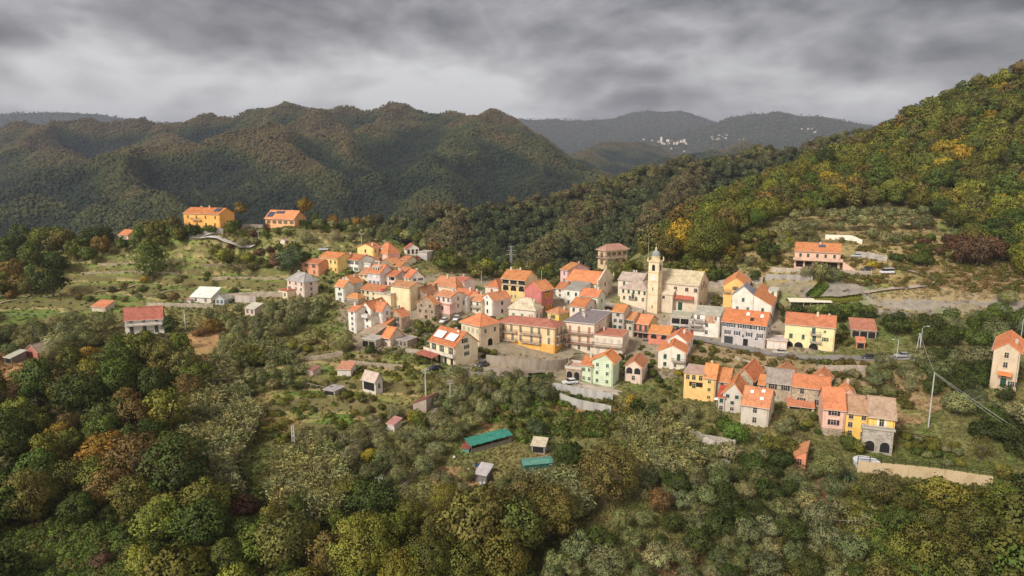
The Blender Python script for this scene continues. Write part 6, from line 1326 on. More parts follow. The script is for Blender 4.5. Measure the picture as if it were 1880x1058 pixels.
def pool():
    P = hit(1590, 856); z0 = h1(P[0], P[1]); o = empty('round_pool', (P[0], P[1], z0)); tag(o, 'round above-ground pool with pale grey cover', 'pool'); r = 2.5
    b = MB(); b.lathe([(r, -1.2), (r, 1.15)], 28); b.build('side_wall', M['paint'], o, (.42, .43, .45)); q = MB(); q.lathe([(r + .12, 1.12), (r + .12, 1.22), (r * .6, 1.16), (.02, 1.1)], 28); q.build('cover', M['paint'], o, (.66, .67, .68)); HRECT.append((1565, 834, 1613, 858))
    for k in range(10): a = 6.283 * k / 10; q = MB(); q.tube([(math.cos(a) * (r + .06), math.sin(a) * (r + .06), -1), (math.cos(a) * (r + .06), math.sin(a) * (r + .06), 1.2)], .05, 5); q.build('leg', M['paint'], o, (.7, .7, .7))
pool()
def tent():
    A = hit(1450, 566); B = hit(1526, 560); d = (B - A)[:2]; ln = float(np.hypot(*d)); o = empty('marquee', (A[0], A[1], h1(A[0], A[1])), math.atan2(d[1], d[0])); tag(o, 'long open marquee with pale cream canopy behind the pale yellow house', 'marquee'); w = 5.5
    n = 7
    for i in range(n):
        for y in (0, w): q = MB(); q.box(ln * i / (n - 1) - .06, ln * i / (n - 1) + .06, y - .06, y + .06, -2, 2.4); q.build('post', M['paint'], o, (.5, .48, .44))
    q = MB(); q.poly([(-.3, -.4, 2.35), (-.3, w * .5, 3.15), (-.3, w + .4, 2.35), (-.3, w + .4, 2.45), (-.3, w * .5, 3.27), (-.3, -.4, 2.45)], (ln + .6, 0, 0)); q.build('canopy', M['paint'], o, (.72, .66, .5)); HRECT.append((1446, 540, 1528, 566))
tent()
def parasol(px, by, lab, col, hgt=2.3, r=1.3, Yd=None, zz=None):
    P = hit(px, by); z = h1(P[0], P[1]) if zz is None else zz; o = empty('parasol', (P[0], P[1], z)); tag(o, lab, 'parasol'); b = MB(); b.tube([(0, 0, 0), (0, 0, hgt)], .04, 6); b.build('pole', M['paint'], o, (.6, .6, .58)); q = MB(); q.lathe([(r, hgt - .45), (r * .55, hgt - .15), (.03, hgt + .05)], 8); q.build('canopy', M['paint'], o, col)
parasol(1315, 748, 'closed-looking white parasol on the terrace of the lower hamlet', (.7, .68, .64), 2.6, .8)
zz_ = [h_ for h_ in HOUSES if h_[0].startswith('lower cream block with a roof terrace')][0]
parasol(703, 566, 'red parasol on the cream roof terrace', (.5, .05, .06), 2.2, 1.2, zz=zz_[7][2] + zz_[4] + .2)
def mural_wall():
    c, n, z = wall_along('pale wall panel with a blue painted mural on the left slope lane', [(432, 556), (455, 556), (470, 556)], 2.6, .3, (.5, .44, .38), 'concrete')
mural_wall()
for k, (x, y, s) in enumerate([(1243, 795, 1.6), (1275, 806, 2.0), (1300, 812, 1.5), (1332, 848, 1.0), (1240, 812, 1.4)]):
    P = hit(x, y); rng = np.random.default_rng(k + 900); bm = bmesh.new(); bmesh.ops.create_icosphere(bm, subdivisions=2, radius=s)
    for v in bm.verts: q = 1 + .35 * (rng.random() - .5); v.co = Vector((v.co.x * 1.5 * q, v.co.y * q, v.co.z * .75 * q))
    me = bpy.data.meshes.new('boulder'); bm.to_mesh(me); bm.free(); me.materials.append(M['stone']); o = add_obj('boulder', me, None, (.5, .46, .42), (P[0], P[1], h1(P[0], P[1]) + .2), k * 1.1)
    tag(o, ['long pale boulder above the reeds, leftmost of the slabs', 'largest pale rock slab below the garden trees', 'rock slab right of the largest one', 'small white boulder in the bushes on the right', 'flat pinkish rock under the leftmost slab'][k], 'rock', 'pale rock slabs')
# ---- far town on the hills at the right
def far_town():
    rng = random.Random(77); k = 0
    spots = [(1208 + i * 4.2 + rng.uniform(-1, 1), 264 + rng.uniform(-3, 3), rng.uniform(5, 9), rng.uniform(6, 11)) for i in range(13)] + [(1214, 262, 7, 26), (1226, 263, 10, 16), (1256, 262, 9, 14)] + [(rng.uniform(1305, 1335), rng.uniform(250, 258), 6, 7) for _ in range(9)] + [(rng.uniform(1460, 1500), rng.uniform(238, 246), 6, 7) for _ in range(7)] + [(rng.uniform(1180, 1380), rng.uniform(255, 280), 6, 6) for _ in range(9)]
    nm = ['tallest white tower block of the far town on the hazy hill', 'broad white block in the middle of the far town', 'white block at the right end of the far town']
    for i, (px, py, w, h) in enumerate(spots):
        Ys = np.linspace(3750, 7500, 240); x, y, z = ray(px, py); t = Ys / y; g = fhf((x * t)[None], Ys[None])[0] - (CAMZ + z * t); q = int(np.argmax(g > 0)); Y = Ys[q] if g[q] > 0 else 4400
        P = at(px, py, Y); s = Y / 4700; w *= s * 1.0; h *= s * 1.35
        b = MB(); b.box(-w, w, -w * .7, w * .7, -12, h); o = empty('distant_building', (P[0], P[1], P[2]), rng.uniform(-.5, .5)); big = i in (13, 14, 15)
        tag(o, nm[i - 13] if big else ('tiny pale house of the far town on the hazy ridge' if i < 13 else 'tiny pale house scattered over the hazy far hillside'), 'building', ('large blocks of the far town' if big else 'tiny houses of the far town' if i < 13 else 'tiny houses on the far hillside'))
        b.build('wall', M['plaster'], o, (.6, .56, .52)); r = MB(); r.poly([(-w - 1, -w * .8, h), (-w - 1, w * .8, h), (-w - 1, 0, h + w * .35)], (2 * w + 2, 0, 0)); r.build('roof', M['tile'], o, (.5, .26, .16) if not big else (.55, .5, .45))
far_town()
# ================================================================== planting plan
LANDM = [('lone white house', 260, 592), ('brick-red hut', 62, 650), ('white-roofed farm shed', 370, 546), ('orange hilltop house', 370, 402), ('orange bungalow', 516, 402), ('long yellow building', 620, 484), ('pink house with grey roof', 555, 525),
 ('mint-white house', 630, 540), ('big white house', 690, 585), ('small steep-roofed cream house', 715, 625), ('tumbledown shed', 683, 710), ('round olive bushes', 510, 690), ('cream villa', 832, 645), ('orange apartment block', 970, 625), ('mint green house', 1105, 685),
 ('white front house', 1235, 655), ('church', 1250, 545), ('bell tower', 1197, 520), ('brown hipped house', 1125, 470), ('large grey house', 1370, 615), ('pale yellow house', 1490, 615), ('marquee', 1485, 552), ('salmon villa', 1510, 470), ('white wall above the villa', 1548, 438),
 ('tall beige house', 1850, 680), ('open-fronted barn', 1588, 610), ('yellow stone-based house', 1620, 790), ('coral-orange hut', 1474, 850), ('round pool', 1590, 847), ('tan wall', 1700, 880), ('tall tapered pole', 1704, 735), ('lower grey house with skylights', 1400, 765), ('orange-yellow hamlet house', 1285, 710),
 ('turquoise shed', 900, 815), ('dark turquoise frame', 988, 860), ('grey-roofed hut', 885, 880), ('crossarm pole', 827, 722), ('holed concrete pole', 540, 806), ('footpath pole', 697, 897), ('bottom edge pole', 607, 1030), ('dark red shed roof', 772, 742), ('white van', 1628, 500), ('gravel terrace', 1700, 562),
 ('hillside pole', 1558, 296), ('slope pole', 1339, 386), ('rock slabs', 1275, 806), ('kitchen garden', 1505, 915), ('ploughed field', 395, 625), ('pylon', 936, 475), ('wide hipped roof', 822, 522), ('top left corner of the wood', 60, 430), ('bottom left corner', 20, 1040), ('bottom right corner', 1860, 1040), ('bare red-earth patch', 40, 700), ('bottom centre', 900, 1050), ('right edge hilltop', 1870, 150), ('skyline notch of the hill', 1640, 235)]
T = tree
def row(sp, tints, R_, pts, gr=None):
    for i, (x, y) in enumerate(pts):
        t = tints[i % len(tints)]; T(x, y, None, sp, t, R_ * trnd.uniform(.85, 1.15)); take(x, y, R_)
# notable single trees
for a in [(1042, 872, 38, 'round', 'dark green'), (1112, 925, 56, 'big', 'brown-green'), (1210, 945, 25, 'round', 'copper'), (280, 508, 34, 'round', 'green'), (97, 545, 28, 'round', 'dark green'), (797, 470, 13, 'round', 'copper'), (560, 396, 15, 'round', 'orange'), (443, 398, 13, 'round', 'rusty brown'),
          (438, 425, 11, 'round', 'dark green'), (1157, 503, 11, 'cypress', 'dark green'), (1122, 505, 15, 'olive', 'dark grey-green'), (1290, 520, 14, 'sparse', 'yellow'), (1310, 525, 16, 'round', 'dark green'), (1385, 520, 12, 'round', 'dark green'),
          (1790, 490, 28, 'round', 'purple-brown'), (1762, 488, 30, 'round', 'purple-brown'), (1815, 478, 30, 'round', 'purple-brown'), (1410, 478, 22, 'round', 'dark green'), (1300, 485, 48, 'big', 'olive green'), (1250, 470, 30, 'oak', 'yellow'), (535, 500, 24, 'round', 'blue-green'), (508, 496, 16, 'round', 'purple-brown'), (560, 490, 14, 'round', 'dark green'),
          (268, 635, 18, 'round', 'dark green'), (232, 760, 24, 'oak', 'rusty brown'), (215, 700, 36, 'oak', 'green'), (150, 760, 45, 'oak', 'dark green'), (90, 870, 36, 'oak', 'yellow-green'), (110, 820, 24, 'oak', 'orange'), (40, 790, 36, 'oak', 'yellow-green'), (125, 800, 20, 'round', 'copper'), (60, 960, 50, 'big', 'brown-green'),
          (190, 1040, 26, 'bush', 'purple-brown'), (450, 950, 30, 'bush', 'purple-brown'), (230, 640, 14, 'bush', 'orange'), (390, 612, 20, 'bush', 'rusty brown'), (366, 618, 14, 'bush', 'copper'), (300, 660, 18, 'olive', 'dark grey-green'), (330, 640, 16, 'olive', 'dark grey-green'), (680, 848, 18, 'bush', 'yellow'), (770, 790, 20, 'round', 'yellow-green'), (760, 780, 14, 'sparse', 'yellow'),
          (1350, 815, 26, 'round', 'bright green'), (1170, 762, 16, 'round', 'dark green'), (1160, 752, 14, 'sparse', 'yellow'), (1200, 768, 18, 'round', 'dark green'), (1840, 880, 20, 'round', 'yellow-green'), (1800, 845, 24, 'sparse', 'brown-green'), (1620, 925, 40, 'big', 'brown-green'), (1655, 945, 25, 'oak', 'olive green'), (1555, 828, 20, 'round', 'green'), (1575, 835, 14, 'round', 'yellow-green'), (1590, 822, 16, 'bush', 'green'),
          (1440, 800, 22, 'olive', 'grey-green'), (1260, 790, 22, 'olive', 'grey-green'), (1310, 775, 18, 'olive', 'grey-green'), (1520, 880, 34, 'olive', 'dark grey-green'), (680, 656, 12, 'round', 'dark green'), (630, 645, 22, 'olive', 'grey-green'), (985, 800, 24, 'olive', 'blue-green'), (950, 768, 15, 'round', 'dark grey-green'), (905, 668, 9, 'bush', 'green'), (1780, 620, 14, 'bush', 'yellow-green'),
          (1505, 520, 22, 'olive', 'grey-green'), (1485, 512, 16, 'olive', 'grey-green'), (1527, 520, 18, 'olive', 'dark grey-green'), (1600, 492, 12, 'bush', 'yellow'), (1690, 486, 22, 'bush', 'green'), (1645, 480, 14, 'bush', 'dark green'), (330, 525, 10, 'sparse', 'brown-green'), (438, 508, 18, 'sparse', 'brown-green'), (205, 530, 9, 'bush', 'dark grey-green'), (266, 516, 9, 'bush', 'yellow'), (430, 545, 11, 'bush', 'dark green'), (20, 545, 12, 'bush', 'rusty brown'),
          (320, 560, 12, 'sparse', 'rusty brown'), (313, 612, 14, 'round', 'dark green'), (308, 598, 10, 'cypress', 'dark green'), (1545, 450, 7, 'sparse', 'brown-green'), (1850, 560, 16, 'olive', 'grey-green')]:
    T(*a[:2], a[2], a[3], a[4]); take(a[0], a[1], a[2] * .17)
# olive rows and groves
row('olive', ['grey-green', 'dark grey-green'], 1.8, [(460, 693), (480, 696), (504, 697), (530, 690), (552, 690), (440, 702), (458, 705), (481, 708), (501, 709), (530, 700), (552, 705), (530, 716), (500, 684), (546, 680)])
for y, xs in ((398, range(1462, 1700, 21)), (413, range(1448, 1705, 23)), (428, range(1440, 1500, 24))): row('olive', ['grey-green', 'silvery', 'dark grey-green'], 2.9, [(x + trnd.uniform(-4, 4), y + 6 + trnd.uniform(-3, 3)) for x in xs])
row('olive', ['grey-green', 'dark grey-green'], 3.0, [(1625, 450), (1645, 452), (1600, 442), (1470, 452), (1485, 450), (1495, 455), (1440, 465)])
OL = ['grey-green', 'grey-green', 'dark grey-green', 'silvery', 'dark grey-green']
fill([(705, 770), (790, 745), (805, 705), (880, 692), (1030, 712), (1040, 735), (960, 752), (905, 745), (880, 790), (860, 815), (800, 840), (795, 872), (715, 900), (640, 870), (560, 850), (560, 815), (640, 805)], 'olive', OL, 2.5, 1.4, 1, 120)
fill([(800, 880), (960, 880), (970, 900), (900, 930), (790, 900)], 'olive', OL, 2.3, 1.5, 2, 20)
fill([(1130, 985), (1200, 880), (1330, 870), (1420, 860), (1490, 870), (1540, 900), (1490, 950), (1560, 1010), (1600, 1075), (1000, 1075), (1040, 1010)], 'olive', ['dark grey-green', 'grey-green', 'dark grey-green', 'dark green'], 2.6, 1.4, 3, 110)
fill([(420, 600), (480, 580), (560, 562), (600, 570), (580, 596), (510, 622), (470, 650), (420, 668), (410, 640)], 'olive', OL, 2.7, 1.4, 4, 50)
fill([(1600, 590), (1720, 590), (1890, 585), (1890, 630), (1800, 642), (1700, 640), (1640, 620)], 'olive', ['dark grey-green', 'grey-green', 'dark green', 'green'], 3.6, 1.4, 5, 45)
fill([(1450, 572), (1530, 572), (1600, 580), (1600, 596), (1560, 596), (1450, 588)], 'round', ['dark green', 'green', 'olive green'], 2.4, 1.3, 6, 20)
fill([(1690, 670), (1800, 662), (1820, 730), (1890, 745), (1890, 850), (1790, 815), (1740, 760), (1690, 720)], 'olive', ['dark grey-green', 'grey-green', 'dark green', 'dark green'], 3.5, 1.35, 7, 50)
fill([(1600, 680), (1690, 670), (1700, 720), (1640, 740), (1600, 715)], 'olive', OL, 2.6, 1.9, 8, 10)
fill([(0, 625), (90, 605), (210, 585), (222, 610), (160, 650), (90, 670), (0, 680)], 'olive', OL, 3.2, 1.5, 9, 26)
fill([(560, 415), (640, 415), (730, 440), (700, 455), (640, 448), (560, 445)], 'olive', OL, 2.8, 2.4, 10, 18)
fill([(420, 430), (520, 425), (560, 440), (560, 465), (470, 470), (420, 455)], ['olive', 'bush'], ['grey-green', 'olive green', 'purple-brown', 'green'], 2.6, 1.9, 11, 20)
fill([(380, 470), (470, 480), (540, 478), (540, 495), (460, 500), (390, 490)], ['round', 'bush'], ['olive green', 'yellow-green', 'green', 'brown-green'], 3.0, 1.5, 12, 20)
fill([(740, 440), (800, 450), (860, 480), (830, 505), (785, 500), (770, 470)], ['olive', 'round'], ['grey-green', 'olive green', 'green'], 3.0, 1.5, 13, 22)
fill([(860, 495), (1030, 500), (1020, 520), (990, 515), (930, 512), (870, 518)], ['round', 'sparse', 'bush'], ['olive green', 'green', 'brown-green', 'yellow-green'], 3.0, 1.5, 14, 22)
fill([(1085, 505), (1190, 495), (1180, 515), (1120, 518)], ['round', 'bush'], ['olive green', 'dark green', 'yellow-green'], 2.8, 1.6, 15, 10)
# woods at left and bottom
MIX = ['green', 'olive green', 'dark green', 'yellow-green', 'brown-green', 'rusty brown', 'olive green', 'green', 'dark green']
fill([(-40, 790), (30, 745), (120, 690), (210, 650), (330, 655), (380, 700), (330, 760), (300, 860), (360, 900), (300, 950), (180, 960), (60, 985), (-40, 985)], ['oak', 'oak', 'round', 'sparse'], MIX + ['brown-green', 'rusty brown', 'orange'], 4.6, 1.25, 20, 60)
fill([(300, 950), (420, 920), (520, 960), (640, 930), (700, 960), (640, 1075), (260, 1085), (230, 1000)], ['oak', 'round', 'bush'], ['dark green', 'green', 'olive green', 'yellow-green', 'brown-green', 'dark green'], 3.8, 1.3, 21, 52)
fill([(690, 985), (760, 950), (840, 945), (960, 950), (1040, 985), (1030, 1100), (640, 1100)], ['big', 'oak'], ['olive green', 'olive green', 'yellow-green', 'brown-green'], 4.9, 1.15, 22, 34)
fill([(-40, 475), (20, 452), (110, 446), (205, 450), (215, 475), (120, 495), (60, 545), (-40, 560)], ['oak', 'round'], ['dark green', 'green', 'rusty brown', 'olive green', 'brown-green'], 4.6, 1.25, 23, 34)
fill([(215, 440), (335, 425), (345, 445), (300, 460), (215, 465)], ['oak', 'round'], ['green', 'olive green', 'brown-green'], 3.6, 1.3, 24, 14)
fill([(300, 425), (335, 418), (400, 428), (385, 440), (310, 445)], 'round', ['dark green', 'green'], 2.6, 1.2, 25, 10)
fill([(570, 410), (640, 412), (720, 425), (800, 445), (780, 455), (700, 425), (600, 416)], ['round', 'oak'], ['green', 'orange', 'olive green', 'brown-green', 'dark green'], 3.2, 1.6, 26, 22)
fill([(1640, 960), (1720, 938), (1890, 930), (1890, 1090), (1590, 1090), (1620, 1010)], ['oak', 'bush', 'round', 'bush'], ['brown-green', 'olive green', 'yellow-green', 'olive green', 'olive green', 'green'], 3.0, 1.35, 27, 55)
fill([(1380, 790), (1480, 800), (1480, 830), (1440, 860), (1380, 860), (1330, 850)], ['olive', 'bush'], ['grey-green', 'olive green', 'purple-brown'], 2.6, 1.5, 28, 18)
fill([(1130, 770), (1250, 755), (1330, 790), (1330, 810), (1230, 800), (1150, 790)], ['bush', 'olive'], ['green', 'grey-green', 'olive green'], 2.2, 1.5, 29, 16)
fill([(1210, 655), (1275, 660), (1340, 690), (1300, 690), (1220, 690)], 'bush', ['green', 'brown-green', 'olive green', 'yellow'], 1.8, 1.4, 30, 14)
fill([(1480, 690), (1600, 695), (1600, 730), (1560, 720), (1490, 705)], 'bush', ['olive green', 'grey-green', 'dark green'], 1.9, 1.6, 31, 14)
fill([(1650, 800), (1760, 825), (1800, 855), (1750, 860), (1660, 830)], 'bush', ['green', 'yellow-green', 'grey-green', 'olive green'], 1.6, 1.5, 32, 18)
fill([(880, 700), (1000, 760), (1000, 790), (900, 800)], 'olive', OL, 2.0, 2.6, 33, 8)
fill([(380, 590), (440, 575), (540, 570), (440, 600)], ['olive', 'bush'], OL, 2.4, 1.5, 34, 10)
fill([(1340, 440), (1450, 430), (1460, 470), (1400, 500), (1350, 490)], ['olive', 'bush', 'round'], ['olive green', 'grey-green', 'brown-green', 'yellow-green'], 2.8, 1.6, 35, 18)
fill([(1640, 440), (1760, 440), (1790, 500), (1700, 480)], ['bush', 'sparse'], ['brown-green', 'olive green', 'green', 'purple-brown'], 2.2, 1.8, 36, 14)
fill([(60, 560), (400, 500), (560, 490), (420, 520), (200, 560)], ['bush', 'sparse'], ['dark grey-green', 'brown-green', 'green'], 1.6, 3.5, 37, 12)
fill([(480, 620), (640, 600), (640, 650), (560, 665), (440, 675)], ['bush', 'olive'], ['olive green', 'grey-green', 'brown-green', 'yellow-green'], 1.6, 1.6, 38, 12)
fill([(560, 700), (700, 740), (760, 770), (700, 780), (640, 735)], 'bush', ['olive green', 'yellow-green', 'brown-green'], 1.3, 1.9, 39, 22)
fill([(800, 590), (880, 590), (860, 640), (800, 620), (750, 610)], ['bush', 'olive'], ['green', 'grey-green', 'olive green'], 2.0, 1.5, 40, 14)
fill([(1040, 660), (1240, 660), (1200, 700), (1140, 690)], 'bush', ['green', 'olive green', 'dark green'], 1.5, 1.6, 41, 16)
for k_, poly in enumerate([[(780, 590), (850, 590), (850, 630), (780, 625)], [(640, 505), (680, 505), (690, 520), (650, 530)], [(585, 505), (640, 510), (610, 560), (585, 540)], [(880, 585), (930, 590), (920, 610), (885, 605)], [(720, 600), (770, 610), (780, 640), (730, 640)], [(1100, 640), (1210, 640), (1200, 690), (1140, 690)], [(1240, 620), (1330, 640), (1300, 665), (1265, 660)], [(1300, 545), (1330, 550), (1320, 575), (1300, 575)], [(1010, 520), (1040, 520), (1040, 540), (1010, 540)], [(1430, 560), (1460, 580), (1440, 600), (1430, 600)], [(1540, 600), (1565, 600), (1560, 640), (1542, 640)], [(1200, 700), (1260, 700), (1250, 740), (1190, 740)], [(1455, 740), (1520, 760), (1510, 800), (1440, 790)], [(860, 640), (915, 650), (900, 665), (880, 660)]]):
    fill(poly, 'bush', ['green', 'olive green', 'dark green', 'brown-green', 'yellow-green'], 1.15, 1.5, 60 + k_, 9)
# the wooded hillside at the right, then its far side as one wood
HM = ['olive green', 'yellow-green', 'olive green', 'yellow-green', 'yellow-green', 'brown-green', 'green', 'yellow-green', 'olive green', 'green', 'green', 'dark green', 'brown-green', 'olive green', 'yellow', 'yellow-green', 'rusty brown']
fill([(1205, 470), (1290, 405), (1400, 372), (1480, 360), (1720, 385), (1760, 430), (1900, 470), (1900, 520), (1850, 500), (1780, 465), (1725, 400), (1640, 382), (1450, 395), (1380, 430), (1330, 480), (1230, 488)], ['oak', 'oak', 'round'], HM, 5.2, 1.15, 50, 90, free=True)
fill([(1330, 385), (1500, 310), (1590, 270), (1660, 220), (1780, 165), (1920, 125), (1920, 470), (1760, 425), (1715, 385), (1480, 362), (1400, 372)], ['oak', 'oak', 'round', 'oak', 'sparse'], HM, 5.4, 1.12, 51, 260, free=True)
fill([(1205, 492), (1340, 482), (1345, 520), (1300, 512), (1215, 506)], ['bush', 'round'], ['olive green', 'brown-green', 'green', 'yellow-green'], 2.6, 1.25, 90, 26)
fill([(1205, 470), (1340, 465), (1340, 490), (1205, 494)], ['oak', 'round'], ['olive green', 'yellow-green', 'yellow', 'brown-green'], 4.0, 1.2, 91, 20, free=True)
T(1466, 884, 22, 'olive', 'dark grey-green'); T(1492, 876, 16, 'olive', 'grey-green')
for q_, (x_, y_) in enumerate([(1600, 884), (1622, 888), (1668, 888), (1700, 890), (1738, 896), (1775, 902), (1800, 908), (900, 684), (948, 690), (1010, 694), (1062, 740), (1098, 748), (1046, 764), (1110, 770)]): T(x_, y_, 8 + (q_ * 5) % 5, 'bush', ['olive green', 'green', 'brown-green', 'dark green'][q_ % 4])
# cycad beside the hut
def cycad():
    P = hit(1556, 884); z = h1(P[0], P[1]); o = empty('palm', (P[0], P[1], z)); tag(o, 'spiky blue-green palm left of the tan wall', 'palm'); b = MB(); b.tube([(0, 0, -.3), (0, 0, 1.3)], [.3, .24], 8); b.build('trunk', M['bark'], o, (.16, .12, .09)); rng = random.Random(4); q = MB()
    for k in range(46):
        a = rng.uniform(0, 6.283); e = rng.uniform(-.3, 1.2); l = rng.uniform(1.6, 2.4); d = Vector((math.cos(a) * math.cos(e), math.sin(a) * math.cos(e), math.sin(e))); s = Vector((-math.sin(a), math.cos(a), 0)); p0 = Vector((0, 0, 1.3)); p1 = p0 + d * l * .55; p2 = p0 + d * l - Vector((0, 0, .5 * l * .5))
        q.quad(p0 - s * .05, p0 + s * .05, p1 + s * .22, p1 - s * .22); q.quad(p1 - s * .22, p1 + s * .22, p2 + s * .05, p2 - s * .05)
    me = q.mesh('fronds', M['leaf']); vcol(me, 'leaf', np.random.default_rng(3).uniform(.7, 1.3, (len(me.vertices), 1)) * np.ones(3)); add_obj('fronds', me, o, TINT['blue-green'])
cycad()
def hedge(label, pts, h, w, tint, name='hedge'):
    c = ground_line(pts, .5); rng = np.random.default_rng(int(pts[0][0])); n = min(int(len(c) * 200), 20000); i = rng.integers(0, len(c), n); d = np.gradient(c, axis=0); d /= np.linalg.norm(d, axis=1)[:, None]; nr = np.stack([-d[:, 1], d[:, 0]], 1)
    o = rng.uniform(-1, 1, n); z = rng.uniform(0, 1, n); sh = rng.random(n) < .5; o = np.where(sh, np.sign(o) * (1 - .08 * rng.random(n)), o); z = np.where(sh, z, 1 - .08 * rng.random(n))
    xy = c[i] + nr[i] * (o * w / 2)[:, None] + rng.normal(0, .18, (n, 2)); zz = H(xy[:, 0], xy[:, 1]); C = np.stack([xy[:, 0], xy[:, 1], zz + z * h], -1); Nn = np.stack([nr[i, 0] * o, nr[i, 1] * o, z], -1)
    o0 = C[0].copy(); me = mesh_leaf('hedge', cards(rng, C - o0, Nn, .24, .6, mid=np.array([0, 0, -50.])), M['leaf']); ob = add_obj(name, me, None, TINT[tint], tuple(o0)); tag(ob, label, 'hedge', 'clipped hedges')
hedge('tall clipped dark green hedge right of the orange bungalow', [(552, 412), (590, 411), (622, 414), (640, 419)], 3.4, 2.0, 'dark green'); hedge('low clipped hedge in front of the orange bungalow', [(565, 420), (600, 420), (625, 422)], 1.6, 1.4, 'green'); hedge('green hedge strip between the two gravel yards', [(1488, 548), (1500, 538), (1512, 526)], 1.6, 3.0, 'bright green'); hedge('ochre hedge beside the gravel yards', [(1490, 555), (1540, 553), (1580, 550)], 1.3, 1.6, 'yellow-green'); hedge('dark clipped hedge under the low lane wall', [(975, 700), (1000, 700)], 1.8, 2.0, 'dark green')
rest = build_trees(300)

# ---------------------------------------------------------------- stuff
rng = np.random.default_rng(11)
def tints(pal, n, j=.18):
    p = np.array([TINT[k] for k in pal])[rng.integers(0, len(pal), n)]; return p * rng.uniform(1 - j, 1 + j, (n, 1)) * rng.uniform(.92, 1.08, (n, 3))
def in_pic(poly, n, spread=0):
    xs = [p[0] for p in poly]; ys = [p[1] for p in poly]; px = rng.uniform(min(xs), max(xs), n * 2); py = rng.uniform(min(ys), max(ys), n * 2); k = inpoly(px, py, poly); return px[k][:n], py[k][:n]
# a coarse lookup of the ground so thousands of points can be dropped quickly
_gx = np.arange(-40, 1961, 20.0); _gy = np.arange(120, 1121, 10.0)
_GY = np.array([[hit(a, b)[1] for a in _gx] for b in _gy])
def drop(px, py):
    fx = np.clip((px + 40) / 20, 0, len(_gx) - 1.001); fy = np.clip((py - 120) / 10, 0, len(_gy) - 1.001); i = fx.astype(int); j = fy.astype(int); u = fx - i; v = fy - j
    Y = (_GY[j, i] * (1 - u) + _GY[j, i + 1] * u) * (1 - v) + (_GY[j + 1, i] * (1 - u) + _GY[j + 1, i + 1] * u) * v
    x, y, z = ray(px, py); X = x * Y / y; return np.stack([X, Y, H(X, Y)], -1)
# reeds
RP = [([(330, 690), (420, 675), (475, 780), (440, 850), (400, 880), (300, 905), (280, 880), (330, 810)], 900, ['silvery', 'straw', 'silvery']), ([(515, 850), (560, 820), (600, 830), (640, 900), (620, 960), (540, 975), (500, 920)], 520, ['straw', 'straw', 'silvery']), ([(1140, 800), (1215, 775), (1290, 850), (1270, 900), (1180, 880)], 260, ['straw', 'silvery']), ([(955, 895), (1040, 885), (1080, 950), (1050, 960), (980, 930)], 330, ['silvery', 'grey-green']), ([(420, 650), (520, 640), (540, 665), (440, 672)], 150, ['silvery', 'olive green']), ([(300, 880), (420, 860), (440, 920), (340, 930)], 200, ['grey-green', 'silvery'])]
P_, T_, S_ = [], [], []
for poly, n, pal in RP: a, b = in_pic(poly, int(n * .62)); P_.append(drop(a, b)); T_.append(tints(pal, len(a), .3)); S_.append(rng.uniform(.9, 1.75, len(a)))
scatter('reeds', np.concatenate(P_), np.concatenate(T_), np.concatenate(S_), REED, .12)
# low tufts and weeds over all open ground, coloured by what grows there
a = rng.uniform(-30, 1910, 100000); b = 380 + 690 * rng.uniform(0, 1, 100000) ** .8; G = drop(a, b); keepm = (G[:, 1] < 420)
hr = np.array(HRECT); G = G[keepm]; a = a[keepm]; b = b[keepm]
bl = np.zeros(len(a), bool)
for poly in ([(640, 560), (760, 510), (1050, 530), (1110, 480), (1320, 530), (1440, 540), (1540, 640), (1280, 640), (1200, 660), (1040, 690), (900, 690), (850, 600), (760, 600), (660, 640)], [(1500, 550), (1880, 548), (1880, 575), (1700, 574)], [(1405, 515), (1600, 518), (1590, 548), (1410, 545)], [(1120, 588), (1300, 590), (1310, 625), (1220, 628)], [(1300, 622), (1500, 655), (1890, 640), (1890, 654), (1590, 668), (1480, 664), (1300, 636)], [(640, 735), (690, 735), (700, 765), (670, 775)], [(340, 610), (440, 610), (420, 650), (340, 650)], [(870, 670), (1010, 685), (960, 702), (830, 712)], [(1000, 690), (1130, 700), (1140, 730), (1000, 715)]): bl |= inpoly(a, b, poly)
for poly in ([(-60, 470), (330, 430), (570, 470), (560, 540), (200, 575), (-60, 605)], [(400, 670), (640, 640), (780, 690), (720, 790), (560, 830), (400, 800)], [(560, 405), (730, 425), (640, 460), (540, 450)], [(1400, 390), (1730, 390), (1760, 470), (1400, 470)], [(880, 700), (1040, 720), (1130, 745), (1130, 790), (900, 810)], [(1270, 620), (1620, 665), (1700, 740), (1260, 690)]): bl |= inpoly(a, b, poly) & (rng.random(len(a)) < .72)
bl &= rng.random(len(a)) < .93; G = G[~bl]
cc = cover(G[:, 0], G[:, 1], G[:, 2]) * rng.uniform(.9, 1.4, (len(G), 1)) * np.array([1.0, 1.0, .85])
scatter('undergrowth', G, cc, rng.uniform(.14, .55, len(G)) * np.clip(G[:, 1] / 190, .8, 1.6), TUFT, .15)
